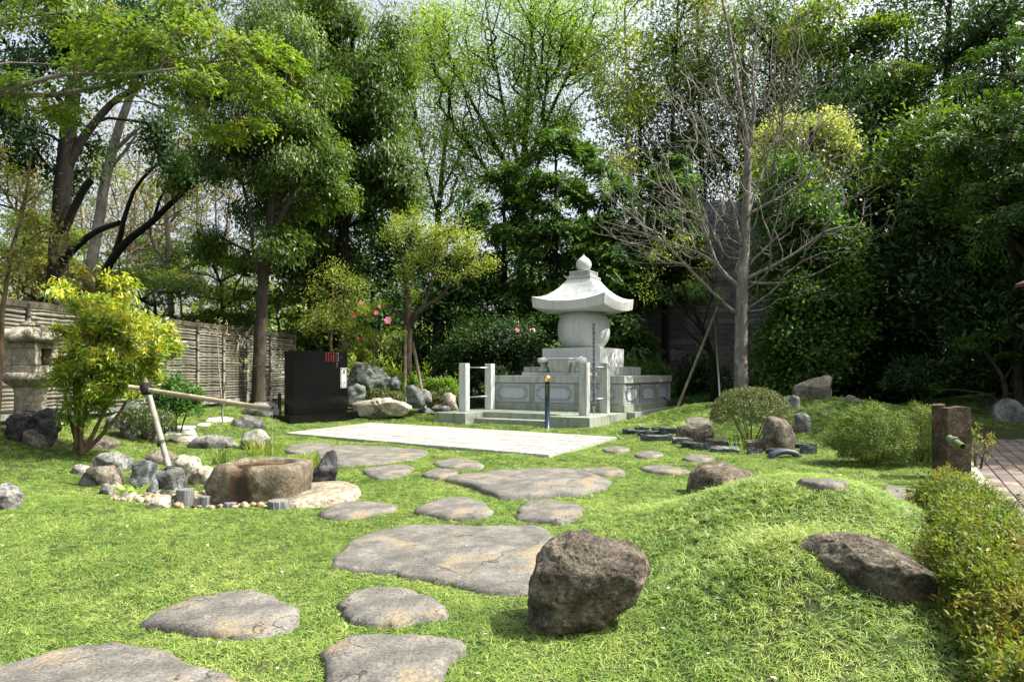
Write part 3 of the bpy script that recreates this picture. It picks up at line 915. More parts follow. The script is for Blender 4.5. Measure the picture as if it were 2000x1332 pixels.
    for s in np.linspace(0, 1, 12)[1:]:
        half = hs + (0.37 - hs) * s
        zz = 3.30 + (4.0 - 3.30) * (s ** 1.9 * 0.75 + 0.25 * s)
        rings.append(ring_pts(half, lambda t, zz=zz, s=s: zz + lift(t, 0.17) * (1 - s) ** 2))
    for r in rings: vs += r
    m = 4 * N
    for j in range(len(rings) - 1):
        for i in range(m):
            a, b_ = j * m + i, j * m + (i + 1) % m
            fs.append((a, b_, b_ + m, a + m))
    fs.append(tuple(range(m))[::-1]); fs.append(tuple((len(rings) - 1) * m + i for i in range(m)))
    rf = new_mesh_obj("roof", vs, fs, gc, S, False)
    box("roof_collar", -0.385, 0.385, -0.385, 0.385, 4.001, 4.085, g, S, 0.008)
    nk = bmesh.new()
    bm_box(nk, -0.31, 0.31, -0.31, 0.31, 4.086, 4.245, 0.004)
    bm_obj("finial_neck", nk, g, S)
    for side in range(4):
        o = new_mesh_obj("neck_frame", *frame_mesh(0.62, 0.15, 0.035, 0.012), g, S)
        o.matrix_local = Matrix.Rotation(side * math.pi / 2, 4, 'Z') @ Matrix.Translation((0, -0.312, 4.166))
    jp = [(0.13, 4.246), (0.17, 4.29), (0.205, 4.34), (0.228, 4.41), (0.232, 4.46), (0.222, 4.52), (0.19, 4.58), (0.14, 4.635), (0.085, 4.675), (0.045, 4.71), (0.02, 4.745), (0.004, 4.775)]
    lathe("finial_jewel", jp, gc, S, 40)
    # offering slab is part of the plinth
    box("offering_slab", -1.02, 1.02, -1.95, -1.33, 1.172, 1.255, g, S, 0.006)
    poly = [stupa_pt(a, b) for a, b in ((-2.33, -4.27), (-1.36, -4.27), (-1.36, -3.85), (0.95, -3.85), (0.95, -4.27), (2.05, -4.27), (2.05, -1.87), (2.27, -1.87), (2.27, 2.25), (-2.27, 2.25), (-2.33, -1.87))]
    EXCL.append(np.array([(p.x, p.y) for p in poly]))

def frame_mesh(w, h, t, d):
    o = [(-w / 2, -h / 2), (w / 2, -h / 2), (w / 2, h / 2), (-w / 2, h / 2)]
    i = [(-w / 2 + t, -h / 2 + t), (w / 2 - t, -h / 2 + t), (w / 2 - t, h / 2 - t), (-w / 2 + t, h / 2 - t)]
    vs = [(x, 0, z) for x, z in o] + [(x, 0, z) for x, z in i] + [(x, -d, z) for x, z in o] + [(x, -d, z) for x, z in i]
    fs = []
    for k in range(4):
        j = (k + 1) % 4
        fs += [(8 + k, 8 + j, 12 + j, 12 + k), (k, j, 8 + j, 8 + k), (4 + k, 4 + j, 12 + j, 12 + k)]
    return vs, fs
stupa()
M['steel'] = plain_mat("stainless_steel", (0.55, 0.55, 0.54), 0.35, 0.05, Metallic=0.85)
def railings():
    for us, lb in ((-1.83, "stone railing of two posts and steel bars left of the stupa steps"), (1.63, "stone railing of two posts and steel bars right of the stupa steps")):
        c = stupa_pt(us, -2.98, 0.224)
        R = empty("stone_railing", c, lb, "railing", "stone railings flanking the stupa steps", ROTG)
        for vy in (-0.64, 0.64):
            bm = bmesh.new()
            w = 0.105
            bm_box(bm, -w, w, vy - w, vy + w, 0, 1.275, 0.012)
            bm_obj("post", bm, M['granite_clean'] if us < 0 else M['granite'], R)
        for z in (0.375, 1.165):
            tube("rail", [(0, -0.54, z), (0, 0.54, z)], 0.016, M['steel'], R, 8)
railings()

def vases():
    z = 1.256
    for uu, lb in ((-0.50, "stone flower vase left of the incense box on the plinth"), (0.62, "stone flower vase right of the incense box, behind the right railing post")):
        c = stupa_pt(uu, -1.62, z)
        R = empty("flower_vase", c, lb, "vase", "stone vases on the stupa plinth", ROTG)
        lathe("body", [(0.15, 0), (0.165, 0.05), (0.15, 0.10), (0.10, 0.15), (0.095, 0.20), (0.13, 0.26), (0.165, 0.28)], M['granite'], R, 28)
        lathe("rim", [(0.168, 0.281), (0.172, 0.30), (0.172, 0.40), (0.155, 0.405), (0.12, 0.40)], M['granite_clean'], R, 28)
        lathe("cup", [(0.07, 0.405), (0.075, 0.43), (0.06, 0.435)], M['steel'], R, 16)
    c = stupa_pt(0.06, -1.62, z)
    R = empty("incense_box", c, "square tapered stone incense box between the two vases", "incense box", None, ROTG)
    bm = bmesh.new(); bm_box(bm, -0.33, 0.33, -0.24, 0.24, 0, 0.36, 0.02)
    for v in bm.verts:
        k = 0.82 + 0.18 * (v.co.z / 0.36); v.co.x *= k; v.co.y *= k
    bm_obj("body", bm, M['granite'], R)
    bm = bmesh.new(); bm_box(bm, -0.345, 0.345, -0.255, 0.255, 0.361, 0.40, 0.008)
    bm_obj("lid", bm, M['granite_clean'], R)
vases()

# ------------------------------------------------------------------ bollard, tablet stake
def text_mesh(s, size, mat, name, parent, loc, rot, extr=0.002):
    cu = bpy.data.curves.new(name, 'FONT')
    cu.body = s; cu.size = size; cu.extrude = extr; cu.align_x = 'CENTER'; cu.align_y = 'CENTER'
    tmp = bpy.data.objects.new(name + "_tmp", cu)
    COL.objects.link(tmp)
    bpy.context.view_layer.update()
    dg = bpy.context.evaluated_depsgraph_get()
    me = bpy.data.meshes.new_from_object(tmp.evaluated_get(dg))
    bpy.data.objects.remove(tmp)
    me.materials.clear(); me.materials.append(mat)
    o = link(bpy.data.objects.new(name, me), parent)
    o.location = loc; o.rotation_euler = rot
    return o

M['gold'] = plain_mat("polished_gold", (0.75, 0.52, 0.16), 0.25, 0.05, Metallic=0.9)
M['navy'] = plain_mat("dark_blue_paint", (0.018, 0.045, 0.075), 0.35, 0.1)
M['black_granite'] = plain_mat("polished_black_granite", (0.004, 0.004, 0.004), 0.05, 0.3, 150, Specular_IOR_Level=0.24)
M['white_paint'] = plain_mat("engraved_white", (0.70, 0.70, 0.68), 0.6)
M['red_paint'] = plain_mat("engraved_red", (0.55, 0.05, 0.07), 0.6)
M['silver_paint'] = plain_mat("engraved_silver", (0.42, 0.43, 0.42), 0.6)

def glyph(bm, cx, cz, s, rng):
    """an unreadable kanji-sized mark built of strokes"""
    for k in range(rng.integers(4, 6)):
        if rng.random() < 0.55:
            z = cz + rng.uniform(-0.45, 0.45) * s; w = s * rng.uniform(0.3, 0.48)
            bm_box(bm, cx - w, cx + w, -0.0015, 0, z - s * 0.045, z + s * 0.045)
        else:
            x = cx + rng.uniform(-0.4, 0.4) * s; w = s * rng.uniform(0.25, 0.45)
            bm_box(bm, x - s * 0.045, x + s * 0.045, -0.0019, 0.0005, cz - w, cz + w)

def bollard():
    b = G(1069, 838)
    R = empty("bollard", b, "dark blue bollard with a golden knob standing before the stupa steps", "bollard")
    tube("pole", [(0, 0, -0.15), (0, 0, 1.085)], 0.058, M['navy'], R, 24)
    lathe("cap", [(0.052, 1.086), (0.064, 1.10), (0.060, 1.115), (0.075, 1.14), (0.078, 1.165), (0.066, 1.20), (0.035, 1.225), (0.008, 1.245)], M['gold'], R, 24)
    rng = np.random.default_rng(3)
    for i in range(4):
        bm = bmesh.new(); glyph(bm, 0, 0, 0.05, rng)
        o = bm_obj("character", bm, M['gold'], R)
        o.location = (-0.016, -0.0575, 1.00 - i * 0.065); o.rotation_euler = (0, 0, -0.25)
bollard()

def tablet_stake():
    p = stupa_pt(1.76, -3.35, 0.224)
    R = empty("tablet_stake", p, "thin dark marked tablet stake standing upright by the right railing", "stake", None, ROTG)
    b = NB("weathered_marked_strip")
    v = b.coord("Object", (1, 1, 1)); n = b.noise(v, 28, 4, 0.8); n2 = b.noise(v, 5, 3)
    c = b.ramp(n, [(0.42, (0.03, 0.03, 0.032)), (0.5, (0.10, 0.10, 0.105)), (0.58, (0.35, 0.35, 0.36))])
    b.set(c, 0.6, b.bump(n, 0.3, 0.004))
    bm = bmesh.new(); bm_box(bm, -0.033, 0.033, -0.008, 0.008, 0.22, 2.22, 0.003)
    bm_obj("blade", bm, b.m, R)
    vs = [(-0.033, -0.008, 0.219), (0.033, -0.008, 0.219), (0.033, 0.008, 0.219), (-0.033, 0.008, 0.219), (-0.008, -0.006, 0.0), (0.008, -0.006, 0.0), (0.008, 0.006, 0.0), (-0.008, 0.006, 0.0)]
    new_mesh_obj("point", vs, [(0, 1, 2, 3), (0, 4, 5, 1), (1, 5, 6, 2), (2, 6, 7, 3), (3, 7, 4, 0), (4, 7, 6, 5)], M['steel'], R)
tablet_stake()

# ------------------------------------------------------------------ black memorial slab
def memorial():
    o = Vector((-5.32, 16.6, 0))
    ang = math.radians(60)          # local x runs away along the front face
    gz = Tz(-5.0, 17.3)
    R = empty("memorial_slab", (o.x, o.y, gz), "polished black granite memorial slab with a white name plate", "memorial", None, ang)
    zt = 1.79 - gz; zb = 0.225 - gz
    box("base", -0.30, 2.15, -0.22, 0.53, -0.25, zb, M['black_granite'], R, 0.004)
    box("slab", 0.0, 1.86, 0.0, 0.31, zb + 0.001, zt, M['black_granite'], R, 0.004)
    # name plate: outlined rounded panel with two characters
    plz0, plz1 = 0.85 - gz, 1.38 - gz
    def rounded(x0, x1, z0, z1, r, y, n=6):
        pts = []
        for cx, cz, a0 in ((x1 - r, z1 - r, 0), (x0 + r, z1 - r, 90), (x0 + r, z0 + r, 180), (x1 - r, z0 + r, 270)):
            for i in range(n + 1):
                a = math.radians(a0 + 90 * i / n); pts.append((cx + r * math.cos(a), y, cz + r * math.sin(a)))
        return pts
    for nm, x0, x1, z0, z1, y, mt, r in (("plate_border", 1.605, 1.835, plz0, plz1, -0.003, M['silver_paint'], 0.012), ("plate_ground", 1.617, 1.823, plz0 + 0.012, plz1 - 0.012, -0.0045, M['black_granite'], 0.01), ("name_plate", 1.64, 1.80, plz0 + 0.03, plz1 - 0.03, -0.006, M['white_paint'], 0.045)):
        pts = rounded(x0, x1, z0, z1, r, y)
        bk = [(a, 0.0005, c) for a, _, c in pts]
        n = len(pts)
        fs = [tuple(range(n))] + [(i, (i + 1) % n, n + (i + 1) % n, n + i) for i in range(n)]
        new_mesh_obj(nm, pts + bk, fs, mt, R)
    text_mesh("墓", 0.145, M['black_granite'], "character", R, (1.72, -0.008, plz1 - 0.115), (math.pi / 2, 0, 0))
    text_mesh("誌", 0.145, M['black_granite'], "character", R, (1.72, -0.008, plz0 + 0.11), (math.pi / 2, 0, 0))
    rng = np.random.default_rng(11)
    for k, (mt, cols, n) in enumerate(((M['red_paint'], [1.09, 1.18, 1.27, 1.355, 1.44], 4), (M['silver_paint'], [1.515], 4))):
        spots = []
        for ci, x in enumerate(cols):
            m = 6 if ci == 3 else n
            spots += [(x, 1.755 - gz - i * (0.062 if m == 4 else 0.042), 0.034) for i in range(m)]
        if k == 1:
            spots += [(1.475, 1.51 - gz - i * 0.034, 0.026) for i in range(4)] + [(1.62, 1.655 - gz, 0.02)]
        for x, z, sz in spots:
            bm = bmesh.new(); glyph(bm, 0, 0, sz, rng)
            b = bm_obj("character", bm, mt, R); b.location = (x, -0.0005, z)
    pts = [R.matrix_basis @ Vector(p) for p in ((-0.36, -0.26, 0), (2.2, -0.26, 0), (2.2, 0.58, 0), (-0.36, 0.58, 0))]
    EXCL.append(np.array([(p.x, p.y) for p in pts]))
memorial()

# ------------------------------------------------------------------ rocks
def rock(outline, mat, name, label, seed, depth=None, Y=None, sub=4, cuts=9, rough=0.05, box_e=0.75, group=None, cat='rock', sink=0.12, fr=3.0, sub_rough=0.02, cut_t=(0.70, 0.90), turn=0.0):
    ol = np.array(outline, float)
    i = int(np.argmax(ol[:, 1]))
    if Y is None:
        g = G(float(ol[i, 0]), float(ol[i, 1]) - 2)
        wpx = np.ptp(ol[:, 0]) / F * g.y
        d = depth if depth is not None else 0.38 * wpx
        Yc = g.y + d * 0.55
    else:
        Yc = Y; d = depth if depth is not None else 0.38 * np.ptp(ol[:, 0]) / F * Y
    # turn: the rock's long side recedes, its centre plane is Y = Yc + turn * (X - Xc)
    xc = P(float(ol[:, 0].mean()), 0, Yc).x
    pts = []
    for a, b in ol:
        kx = (a - 1000.0) / F
        Yi = (Yc - turn * xc) / (1 - turn * kx)
        q_ = P(a, b, Yi); pts.append([q_.x, q_.z])
    pts = np.array(pts)
    c = 0.5 * (pts.max(0) + pts.min(0))
    q = pts - c
    zmin = q[:, 1].min()
    q[:, 1] = np.where(q[:, 1] < 0, q[:, 1] * (1 + sink / max(0.02, -zmin)), q[:, 1])
    th = np.arctan2(q[:, 1], q[:, 0]); rr = np.hypot(q[:, 0], q[:, 1])
    # resample the outline along its edges so corners hold
    TH, RR = [], []
    m = len(q)
    for k in range(m):
        for t in np.linspace(0, 1, 8, endpoint=False):
            p = q[k] * (1 - t) + q[(k + 1) % m] * t
            TH.append(math.atan2(p[1], p[0])); RR.append(math.hypot(*p))
    o_ = np.argsort(TH); TH = np.array(TH)[o_]; RR = np.array(RR)[o_]
    TH = np.r_[TH - 2 * math.pi, TH, TH + 2 * math.pi]; RR = np.r_[RR, RR, RR]
    ker = np.ones(3) / 3; RR = np.convolve(np.pad(RR, 1, mode='edge'), ker, 'valid')
    bm = bmesh.new(); bmesh.ops.create_icosphere(bm, subdivisions=sub, radius=1.0)
    rng = np.random.default_rng(seed)
    U = np.array([tuple(v.co) for v in bm.verts])
    rho = np.hypot(U[:, 0], U[:, 2]); ang = np.arctan2(U[:, 2], U[:, 0])
    r2 = rho ** box_e; y2 = np.sign(U[:, 1]) * np.abs(U[:, 1]) ** (box_e + 0.1)
    S = np.c_[r2 * np.cos(ang), y2, r2 * np.sin(ang)]
    for k in range(cuts):
        dv = rng.normal(0, 1, 3); dv[1] = -abs(dv[1]) if rng.random() < 0.75 else dv[1]
        if k % 3 == 0: dv[2] = abs(dv[2]) + 0.6
        dv /= np.linalg.norm(dv)
        t = rng.uniform(*cut_t)
        dt = S @ dv
        S = S - np.maximum(dt - t, 0)[:, None] * dv * 0.97
    rho = np.hypot(S[:, 0], S[:, 2]); ang = np.arctan2(S[:, 2], S[:, 0])
    Rm = np.interp(ang, TH, RR)
    X = rho * Rm * np.cos(ang); Z = rho * Rm * np.sin(ang); Yv = S[:, 1] * d
    size = max(np.ptp(q[:, 0]), np.ptp(q[:, 1]))
    co = np.c_[X, Yv, Z]
    nrm = unit(co + 1e-6)
    for j, v in enumerate(bm.verts):
        p = Vector(co[j])
        h = mnoise.fractal(p * (fr / size) + Vector((seed * 3.1, 0, 0)), 1.0, 2.1, 5) * rough * size
        h += mnoise.noise(p * (22.0 / size) + Vector((0, seed, 0))) * sub_rough * size * 0.5
        v.co = p + Vector(nrm[j]) * h + Vector((0, turn * p.x, 0))
    zb = Z.min()
    for v in bm.verts: v.co.z -= zb
    o = bm_obj(name, bm, M[mat], None, True)
    o.location = (c[0], Yc + turn * (c[0] - xc), c[1] + zb)
    tag(o, label, cat, group)
    return o

# foreground boulders
_gl, _gr = G(1585, 1092), G(1745, 1170)
TURN_K = -0.65
TURN_Y = (_gl.y + _gr.y) / 2 + 0.05
rock([(1028, 1200), (1035, 1150), (1048, 1100), (1078, 1062), (1120, 1042), (1160, 1036), (1200, 1048), (1245, 1060), (1258, 1080), (1262, 1115), (1240, 1150), (1215, 1180), (1180, 1205), (1130, 1228), (1080, 1240), (1045, 1232)],
     'rock_brown', 'boulder', "largest brown pitted boulder standing at the foot of the grassy mound", 21, depth=0.22, Y=3.36, sub=6, cuts=9, rough=0.045, sink=0.06, fr=3.5, cut_t=(0.8, 0.92), box_e=0.62)
rock([(1562, 1075), (1610, 1052), (1680, 1047), (1740, 1062), (1780, 1090), (1805, 1120), (1812, 1150), (1790, 1170), (1740, 1168), (1680, 1150), (1620, 1115)],
     'rock_brown', 'boulder', "low brown boulder sunk in the mound beside the reddish hedge", 23, depth=0.26, sub=6, cuts=5, rough=0.035, sink=0.30, Y=TURN_Y, turn=TURN_K, cut_t=(0.8, 0.93), box_e=0.65)
rock([(1345, 965), (1348, 925), (1370, 908), (1420, 906), (1460, 915), (1487, 935), (1480, 960), (1430, 985), (1380, 985)],
     'rock_brown', 'boulder', "dark brown boulder half hidden behind the crest of the grassy mound", 24, depth=0.30, Y=7.0, sub=5, cuts=6, rough=0.035, sink=0.25, cut_t=(0.78, 0.92), box_e=0.65)
rock([(-14, 1000), (-10, 950), (5, 936), (22, 945), (34, 965), (32, 985), (15, 998)], 'rock_grey', 'boulder', "grey boulder cut by the left edge of the photo", 25, depth=0.15, sub=5)
# rocks round the basin
POND = [
 ([(181, 900), (195, 883), (225, 881), (255, 895), (259, 915), (235, 925), (195, 915)], 'rock_grey', "rough pale grey rock topping the ring behind the basin pool", 0.16),
 ([(253, 905), (262, 895), (300, 899), (311, 908), (303, 920), (305, 950), (290, 966), (265, 962), (258, 930)], 'rock_blue', "upright green grey rock with a flat overhanging cap in the pool ring", 0.12),
 ([(283, 890), (300, 879), (330, 880), (345, 895), (335, 910), (295, 910)], 'rock_brown2', "brown rock behind the leaning bamboo support", 0.14),
 ([(337, 895), (355, 889), (385, 892), (392, 910), (375, 930), (350, 926), (338, 912)], 'rock_cream', "cream brown rock right of the leaning bamboo support", 0.13),
 ([(290, 935), (298, 915), (325, 910), (355, 914), (370, 935), (362, 953), (325, 957), (297, 952)], 'rock_dark', "dark grey rock at the foot of the leaning bamboo support", 0.14),
 ([(365, 935), (372, 915), (395, 909), (425, 917), (432, 935), (420, 948), (385, 948)], 'rock_cream', "rounded cream rock between the bamboo support and the basin", 0.12),
 ([(136, 915), (150, 907), (172, 910), (180, 920), (165, 928), (142, 925)], 'rock_pale', "small pale rock at the far left end of the pool ring", 0.10),
 ([(158, 938), (168, 920), (190, 916), (206, 932), (203, 948), (175, 950)], 'rock_grey', "wedge shaped grey rock at the left of the pool ring", 0.13),
 ([(173, 915), (190, 904), (220, 908), (240, 935), (238, 950), (215, 950), (190, 935)], 'rock_brown2', "brownish rock leaning between two grey rocks of the pool ring", 0.15),
 ([(194, 955), (200, 945), (220, 944), (232, 958), (225, 968), (202, 966)], 'rock_grey', "small grey rock left of the light green hosta leaves", 0.10),
 ([(232, 970), (245, 959), (262, 961), (270, 972), (258, 980), (238, 979)], 'rock_pale', "whitish rock under the light green hosta leaves", 0.10),
 ([(287, 985), (296, 972), (322, 971), (332, 982), (325, 993), (298, 994)], 'rock_cream', "cream white rock left of the tallest log stub", 0.10),
 ([(304, 968), (312, 957), (332, 957), (342, 966), (330, 975), (310, 975)], 'rock_dark', "small dark rock lying on the pool pebbles", 0.09),
 ([(331, 982), (337, 966), (352, 965), (356, 985), (343, 992)], 'rock_brown2', "small brown rock touching the tallest log stub", 0.08),
 ([(598, 940), (604, 925), (618, 912), (635, 885), (650, 880), (661, 893), (660, 915), (650, 935), (648, 952), (620, 954), (600, 951)], 'lava', "jagged black rock leaning against the right side of the basin", 0.16),
]
for i, (ol, mt, lb, d) in enumerate(POND):
    rock(ol, mt, 'rock', lb, 100 + i, depth=d, sub=4 if mt != 'lava' else 5, cuts=11, rough=0.07 if mt == 'lava' else 0.05, group='rocks round the basin pool', box_e=0.68)
LEFT = [
 ([(326, 860), (335, 852), (355, 853), (368, 862), (362, 870), (338, 866)], 'rock_brown2', "small cream brown edge rock beside the pale pavers", 0.12),
 ([(362, 868), (378, 855), (410, 849), (450, 852), (465, 868), (450, 878), (400, 879)], 'rock_grey', "low flat grey rock in front of the pale pavers", 0.22),
 ([(443, 830), (452, 816), (480, 812), (510, 818), (518, 832), (508, 842), (470, 842), (448, 838)], 'rock_dark', "dark angular rock veined with white under the spout's end", 0.25),
 ([(470, 868), (477, 845), (495, 834), (512, 838), (527, 858), (528, 874), (500, 880), (474, 878)], 'rock_pale', "upright pale rock behind the basin among grass blades", 0.16),
 ([(271, 850), (277, 834), (292, 830), (308, 840), (311, 855), (295, 862), (275, 860)], 'rock_dark', "dark pitted rock left of the pale pavers", 0.16),
 ([(230, 850), (235, 825), (243, 811), (255, 825), (262, 850), (255, 860), (236, 860)], 'rock_blue', "pointed blue grey rock standing right of the yellow shrub's stems", 0.15),
 ([(136, 868), (155, 858), (200, 854), (232, 862), (225, 874), (170, 876)], 'rock_brown2', "low flat brown rock behind the yellow shrub's stems", 0.22),
 ([(466, 812), (478, 795), (505, 780), (530, 782), (545, 800), (540, 812), (500, 815)], 'rock_grey', "smooth grey rock at the foot of the thick garden tree", 0.35),
 ([(44, 862), (52, 842), (78, 834), (100, 845), (110, 860), (98, 870), (60, 871)], 'rock_brown2', "round reddish brown boulder in front of the stone lantern", 0.22),
 ([(16, 835), (22, 812), (40, 800), (62, 806), (68, 825), (55, 840), (28, 842)], 'lava', "dark porous rock at the left of the lantern's foot", 0.20),
 ([(62, 832), (68, 806), (85, 796), (104, 806), (116, 825), (108, 838), (80, 840)], 'lava', "black porous rock at the right of the lantern's foot", 0.20),
 ([(205, 835), (212, 812), (228, 806), (238, 820), (240, 838), (222, 842)], 'rock_grey', "grey rock half hidden behind the yellow shrub's stems", 0.16),
 ([(240, 795), (250, 780), (262, 778), (270, 795), (266, 830), (246, 832)], 'rock_blue', "tall blue grey rock behind the clipped dark shrub near the bamboo fence", 0.16),
]
for i, (ol, mt, lb, d) in enumerate(LEFT):
    rock(ol, mt, 'rock', lb, 200 + i, depth=d, sub=5 if mt == 'lava' else 4, cuts=10, rough=0.09 if mt == 'lava' else 0.05, Y=10.05 if mt == 'lava' else None, sink=0.25 if mt == 'lava' else 0.12)
MID = [
 ([(676, 745), (683, 720), (700, 706), (722, 703), (745, 716), (762, 738), (760, 755), (710, 760), (680, 757)], 'rock_green', "largest green streaked rock behind the black memorial", 0.5, 19.5),
 ([(676, 790), (679, 755), (695, 745), (712, 755), (716, 780), (700, 795)], 'rock_green', "tall green grey rock right of the black memorial's edge", 0.3, 18.9),
 ([(686, 800), (690, 788), (715, 780), (755, 777), (790, 784), (806, 793), (800, 805), (740, 808), (700, 806)], 'rock_cream', "long low cream rock between the memorial and the stupa", 0.3, 18.3),
 ([(789, 775), (793, 750), (808, 747), (822, 765), (832, 785), (820, 792), (798, 788)], 'rock_blue', "blue grey pointed rock left of the stupa railing", 0.25, 18.6),
 ([(816, 778), (818, 760), (832, 756), (843, 768), (844, 782), (826, 786)], 'rock_grey', "round grey rock right behind the blue grey pointed rock", 0.2, 19.0),
 ([(758, 750), (762, 735), (775, 733), (786, 748), (780, 756), (764, 757)], 'rock_blue', "small blue rock between the streaked rock and the green shrub", 0.2, 19.4),
 ([(862, 792), (868, 768), (880, 763), (892, 775), (896, 795), (878, 800)], 'rock_cream', "pale pointed rock just left of the stupa railing", 0.22, 19.0),
 ([(809, 803), (820, 794), (840, 795), (848, 804), (830, 809)], 'rock_blue', "flat blue grey rock in the grass left of the stupa platform", 0.25, None),
 ([(840, 798), (852, 790), (880, 789), (892, 797), (870, 804)], 'rock_grey', "flat grey rock right against the left end of the stupa platform", 0.25, 18.9),
]
for i, (ol, mt, lb, d, Y) in enumerate(MID):
    rock(ol, mt, 'rock', lb, 300 + i, depth=d, Y=Y, sub=4 if i not in (0, 2) else 5, cuts=12, rough=0.07, box_e=0.7, cut_t=(0.6, 0.85))
RIGHT = [
 ([(1553, 785), (1554, 752), (1580, 743), (1612, 731), (1619, 735), (1618, 765), (1608, 790), (1570, 792)], 'rock_brown2', "large wedge topped boulder crowning the back mound", 0.35, 14.6, 4),
 ([(1528, 795), (1530, 776), (1545, 768), (1558, 775), (1561, 795), (1550, 803), (1534, 803)], 'rock_grey', "pale round boulder beside the dome shaped bush", 0.2, 14.0, 6),
 ([(1547, 830), (1550, 812), (1568, 805), (1582, 812), (1580, 830), (1566, 846), (1552, 844)], 'rock_grey', "dark grey rounded boulder behind the slotted stone", 0.18, 12.6, 6),
 ([(1490, 860), (1491, 830), (1500, 813), (1517, 809), (1536, 816), (1549, 840), (1550, 868), (1515, 874), (1494, 870)], 'rock_brown', "round topped brown stone with a slot beside the dome shaped bush", 0.18, 11.0, 6),
 ([(1322, 850), (1325, 833), (1350, 828), (1388, 829), (1392, 845), (1390, 870), (1350, 872), (1326, 865)], 'rock_brown', "squared brown block standing among the slate edging", 0.28, 12.3, 5),
 ([(1630, 800), (1645, 785), (1660, 770), (1672, 768), (1678, 780), (1674, 803), (1650, 808)], 'rock_brown2', "shark fin shaped boulder on the back mound", 0.22, 14.3, 6),
 ([(1684, 805), (1686, 792), (1700, 788), (1725, 789), (1733, 800), (1722, 808), (1700, 809)], 'rock_brown2', "low flat topped boulder right of the shark fin shaped one", 0.3, 14.5, 6),
 ([(1762, 815), (1766, 804), (1790, 802), (1806, 806), (1806, 818), (1780, 820)], 'rock_dark', "low dark boulder in the shade behind the two stone posts", 0.3, 15.5, 6),
 ([(1940, 840), (1945, 800), (1960, 780), (1980, 778), (1998, 795), (2010, 820), (2005, 845), (1965, 848)], 'rock_grey', "dark boulder standing in shade by the far side of the brick path", 0.35, 14.6, 6),
]
for i, (ol, mt, lb, d, Y, ct) in enumerate(RIGHT):
    rock(ol, mt, 'boulder', lb, 400 + i, depth=d, Y=Y, sub=4, cuts=ct, rough=0.035, sink=0.3, box_e=0.7)

# ------------------------------------------------------------------ slate edging
SLATES = [(1216, 1246, 838, 848, "leftmost thin slate of the low edging"), (1243, 1266, 833, 843, "raised slate behind the leftmost one"), (1246, 1272, 841, 852, "thick slate third from the left of the edging"),
 (1262, 1290, 842, 852, "thin slate in the left heap, right of the thick one"), (1254, 1312, 850, 862, "long pale edged slate lying in front of the left heap"), (1276, 1300, 834, 844, "small slate at the back of the left heap"),
 (1292, 1324, 835, 850, "curved slate against the squared brown block"), (1315, 1352, 855, 868, "greenish slate in front of the squared brown block"), (1335, 1360, 864, 876, "dark slate just right of the greenish one"),
 (1356, 1388, 866, 880, "black upright slate at the middle of the edging"), (1380, 1421, 858, 871, "brown backed slate behind the black upright one"), (1391, 1446, 874, 884, "long pale slate nearest the lawn"),
 (1422, 1460, 863, 876, "flat slate below the dome shaped bush"), (1460, 1497, 861, 880, "leaning brown slate right of the bush stems"), (1462, 1489, 877, 887, "small broken slate in front of the leaning one"),
 (1495, 1530, 862, 875, "slate leaning on the round topped stone"), (1528, 1585, 866, 876, "long flat slate at the right of the edging"), (1567, 1596, 868, 887, "pale grey slate closing the edging at the right end"), (1503, 1540, 877, 887, "blue black slate beside the curved roof tile")]
for i, (x0, x1, y0, y1, lb) in enumerate(SLATES):
    rng = np.random.default_rng(600 + i)
    g = G((x0 + x1) / 2, y1)
    w = (x1 - x0) / F * g.y; h = (y1 - y0) / F * g.y * 0.95
    bm = bmesh.new()
    t = rng.uniform(0.05, 0.10)
    bm_box(bm, -w / 2, w / 2, -t, t, -0.10, h, 0.0)
    bmesh.ops.subdivide_edges(bm, edges=bm.edges[:], cuts=3, use_grid_fill=True)
    for v in bm.verts:
        v.co += Vector((mnoise.noise(v.co * 9 + Vector((i, 0, 0))) * 0.03, mnoise.noise(v.co * 7 + Vector((0, i, 0))) * 0.03, mnoise.noise(v.co * 8 + Vector((0, 0, i))) * 0.022 + v.co.x * rng.uniform(-0.12, 0.12)))
    o = bm_obj("slate", bm, M['rock_blue'] if i in (4, 7, 11, 17) else M['rock_brown2'] if i in (10, 13) else M['slate'], None)
    o.location = (g.x, g.y + t, g.z); o.rotation_euler = (rng.uniform(-0.12, 0.2), 0, rng.uniform(-0.25, 0.25))
    tag(o, lb, "slate", "slates edging the small bed")
def roof_tile():
    g = G(1534, 894)
    bm = bmesh.new(); n = 14
    w = 62 / F * g.y / 2; hh = 17 / F * g.y
    vo, vi = [], []
    for yy in (-0.05, 0.10):
        ro, ri = [], []
        for i in range(n + 1):
            a = math.pi * i / n
            ro.append(bm.verts.new((w * math.cos(a), yy, hh * math.sin(a)))); ri.append(bm.verts.new((w * 0.68 * math.cos(a), yy, hh * 0.5 * math.sin(a) - 0.01)))
        vo.append(ro); vi.append(ri)
    for i in range(n):
        for A_, B_ in ((vo[0], vo[1]), (vi[0], vi[1])): bm.faces.new((A_[i], A_[i + 1], B_[i + 1], B_[i]))
        for k in (0, 1): bm.faces.new((vo[k][i], vo[k][i + 1], vi[k][i + 1], vi[k][i]))
    o = bm_obj("roof_tile", bm, plain_mat("blue_grey_tile", (0.05, 0.065, 0.09), 0.5), None, True)
    o.location = (g.x, g.y, g.z - 0.0); tag(o, "curved blue grey roof tile half sunk in the grass", "roof tile")
roof_tile()

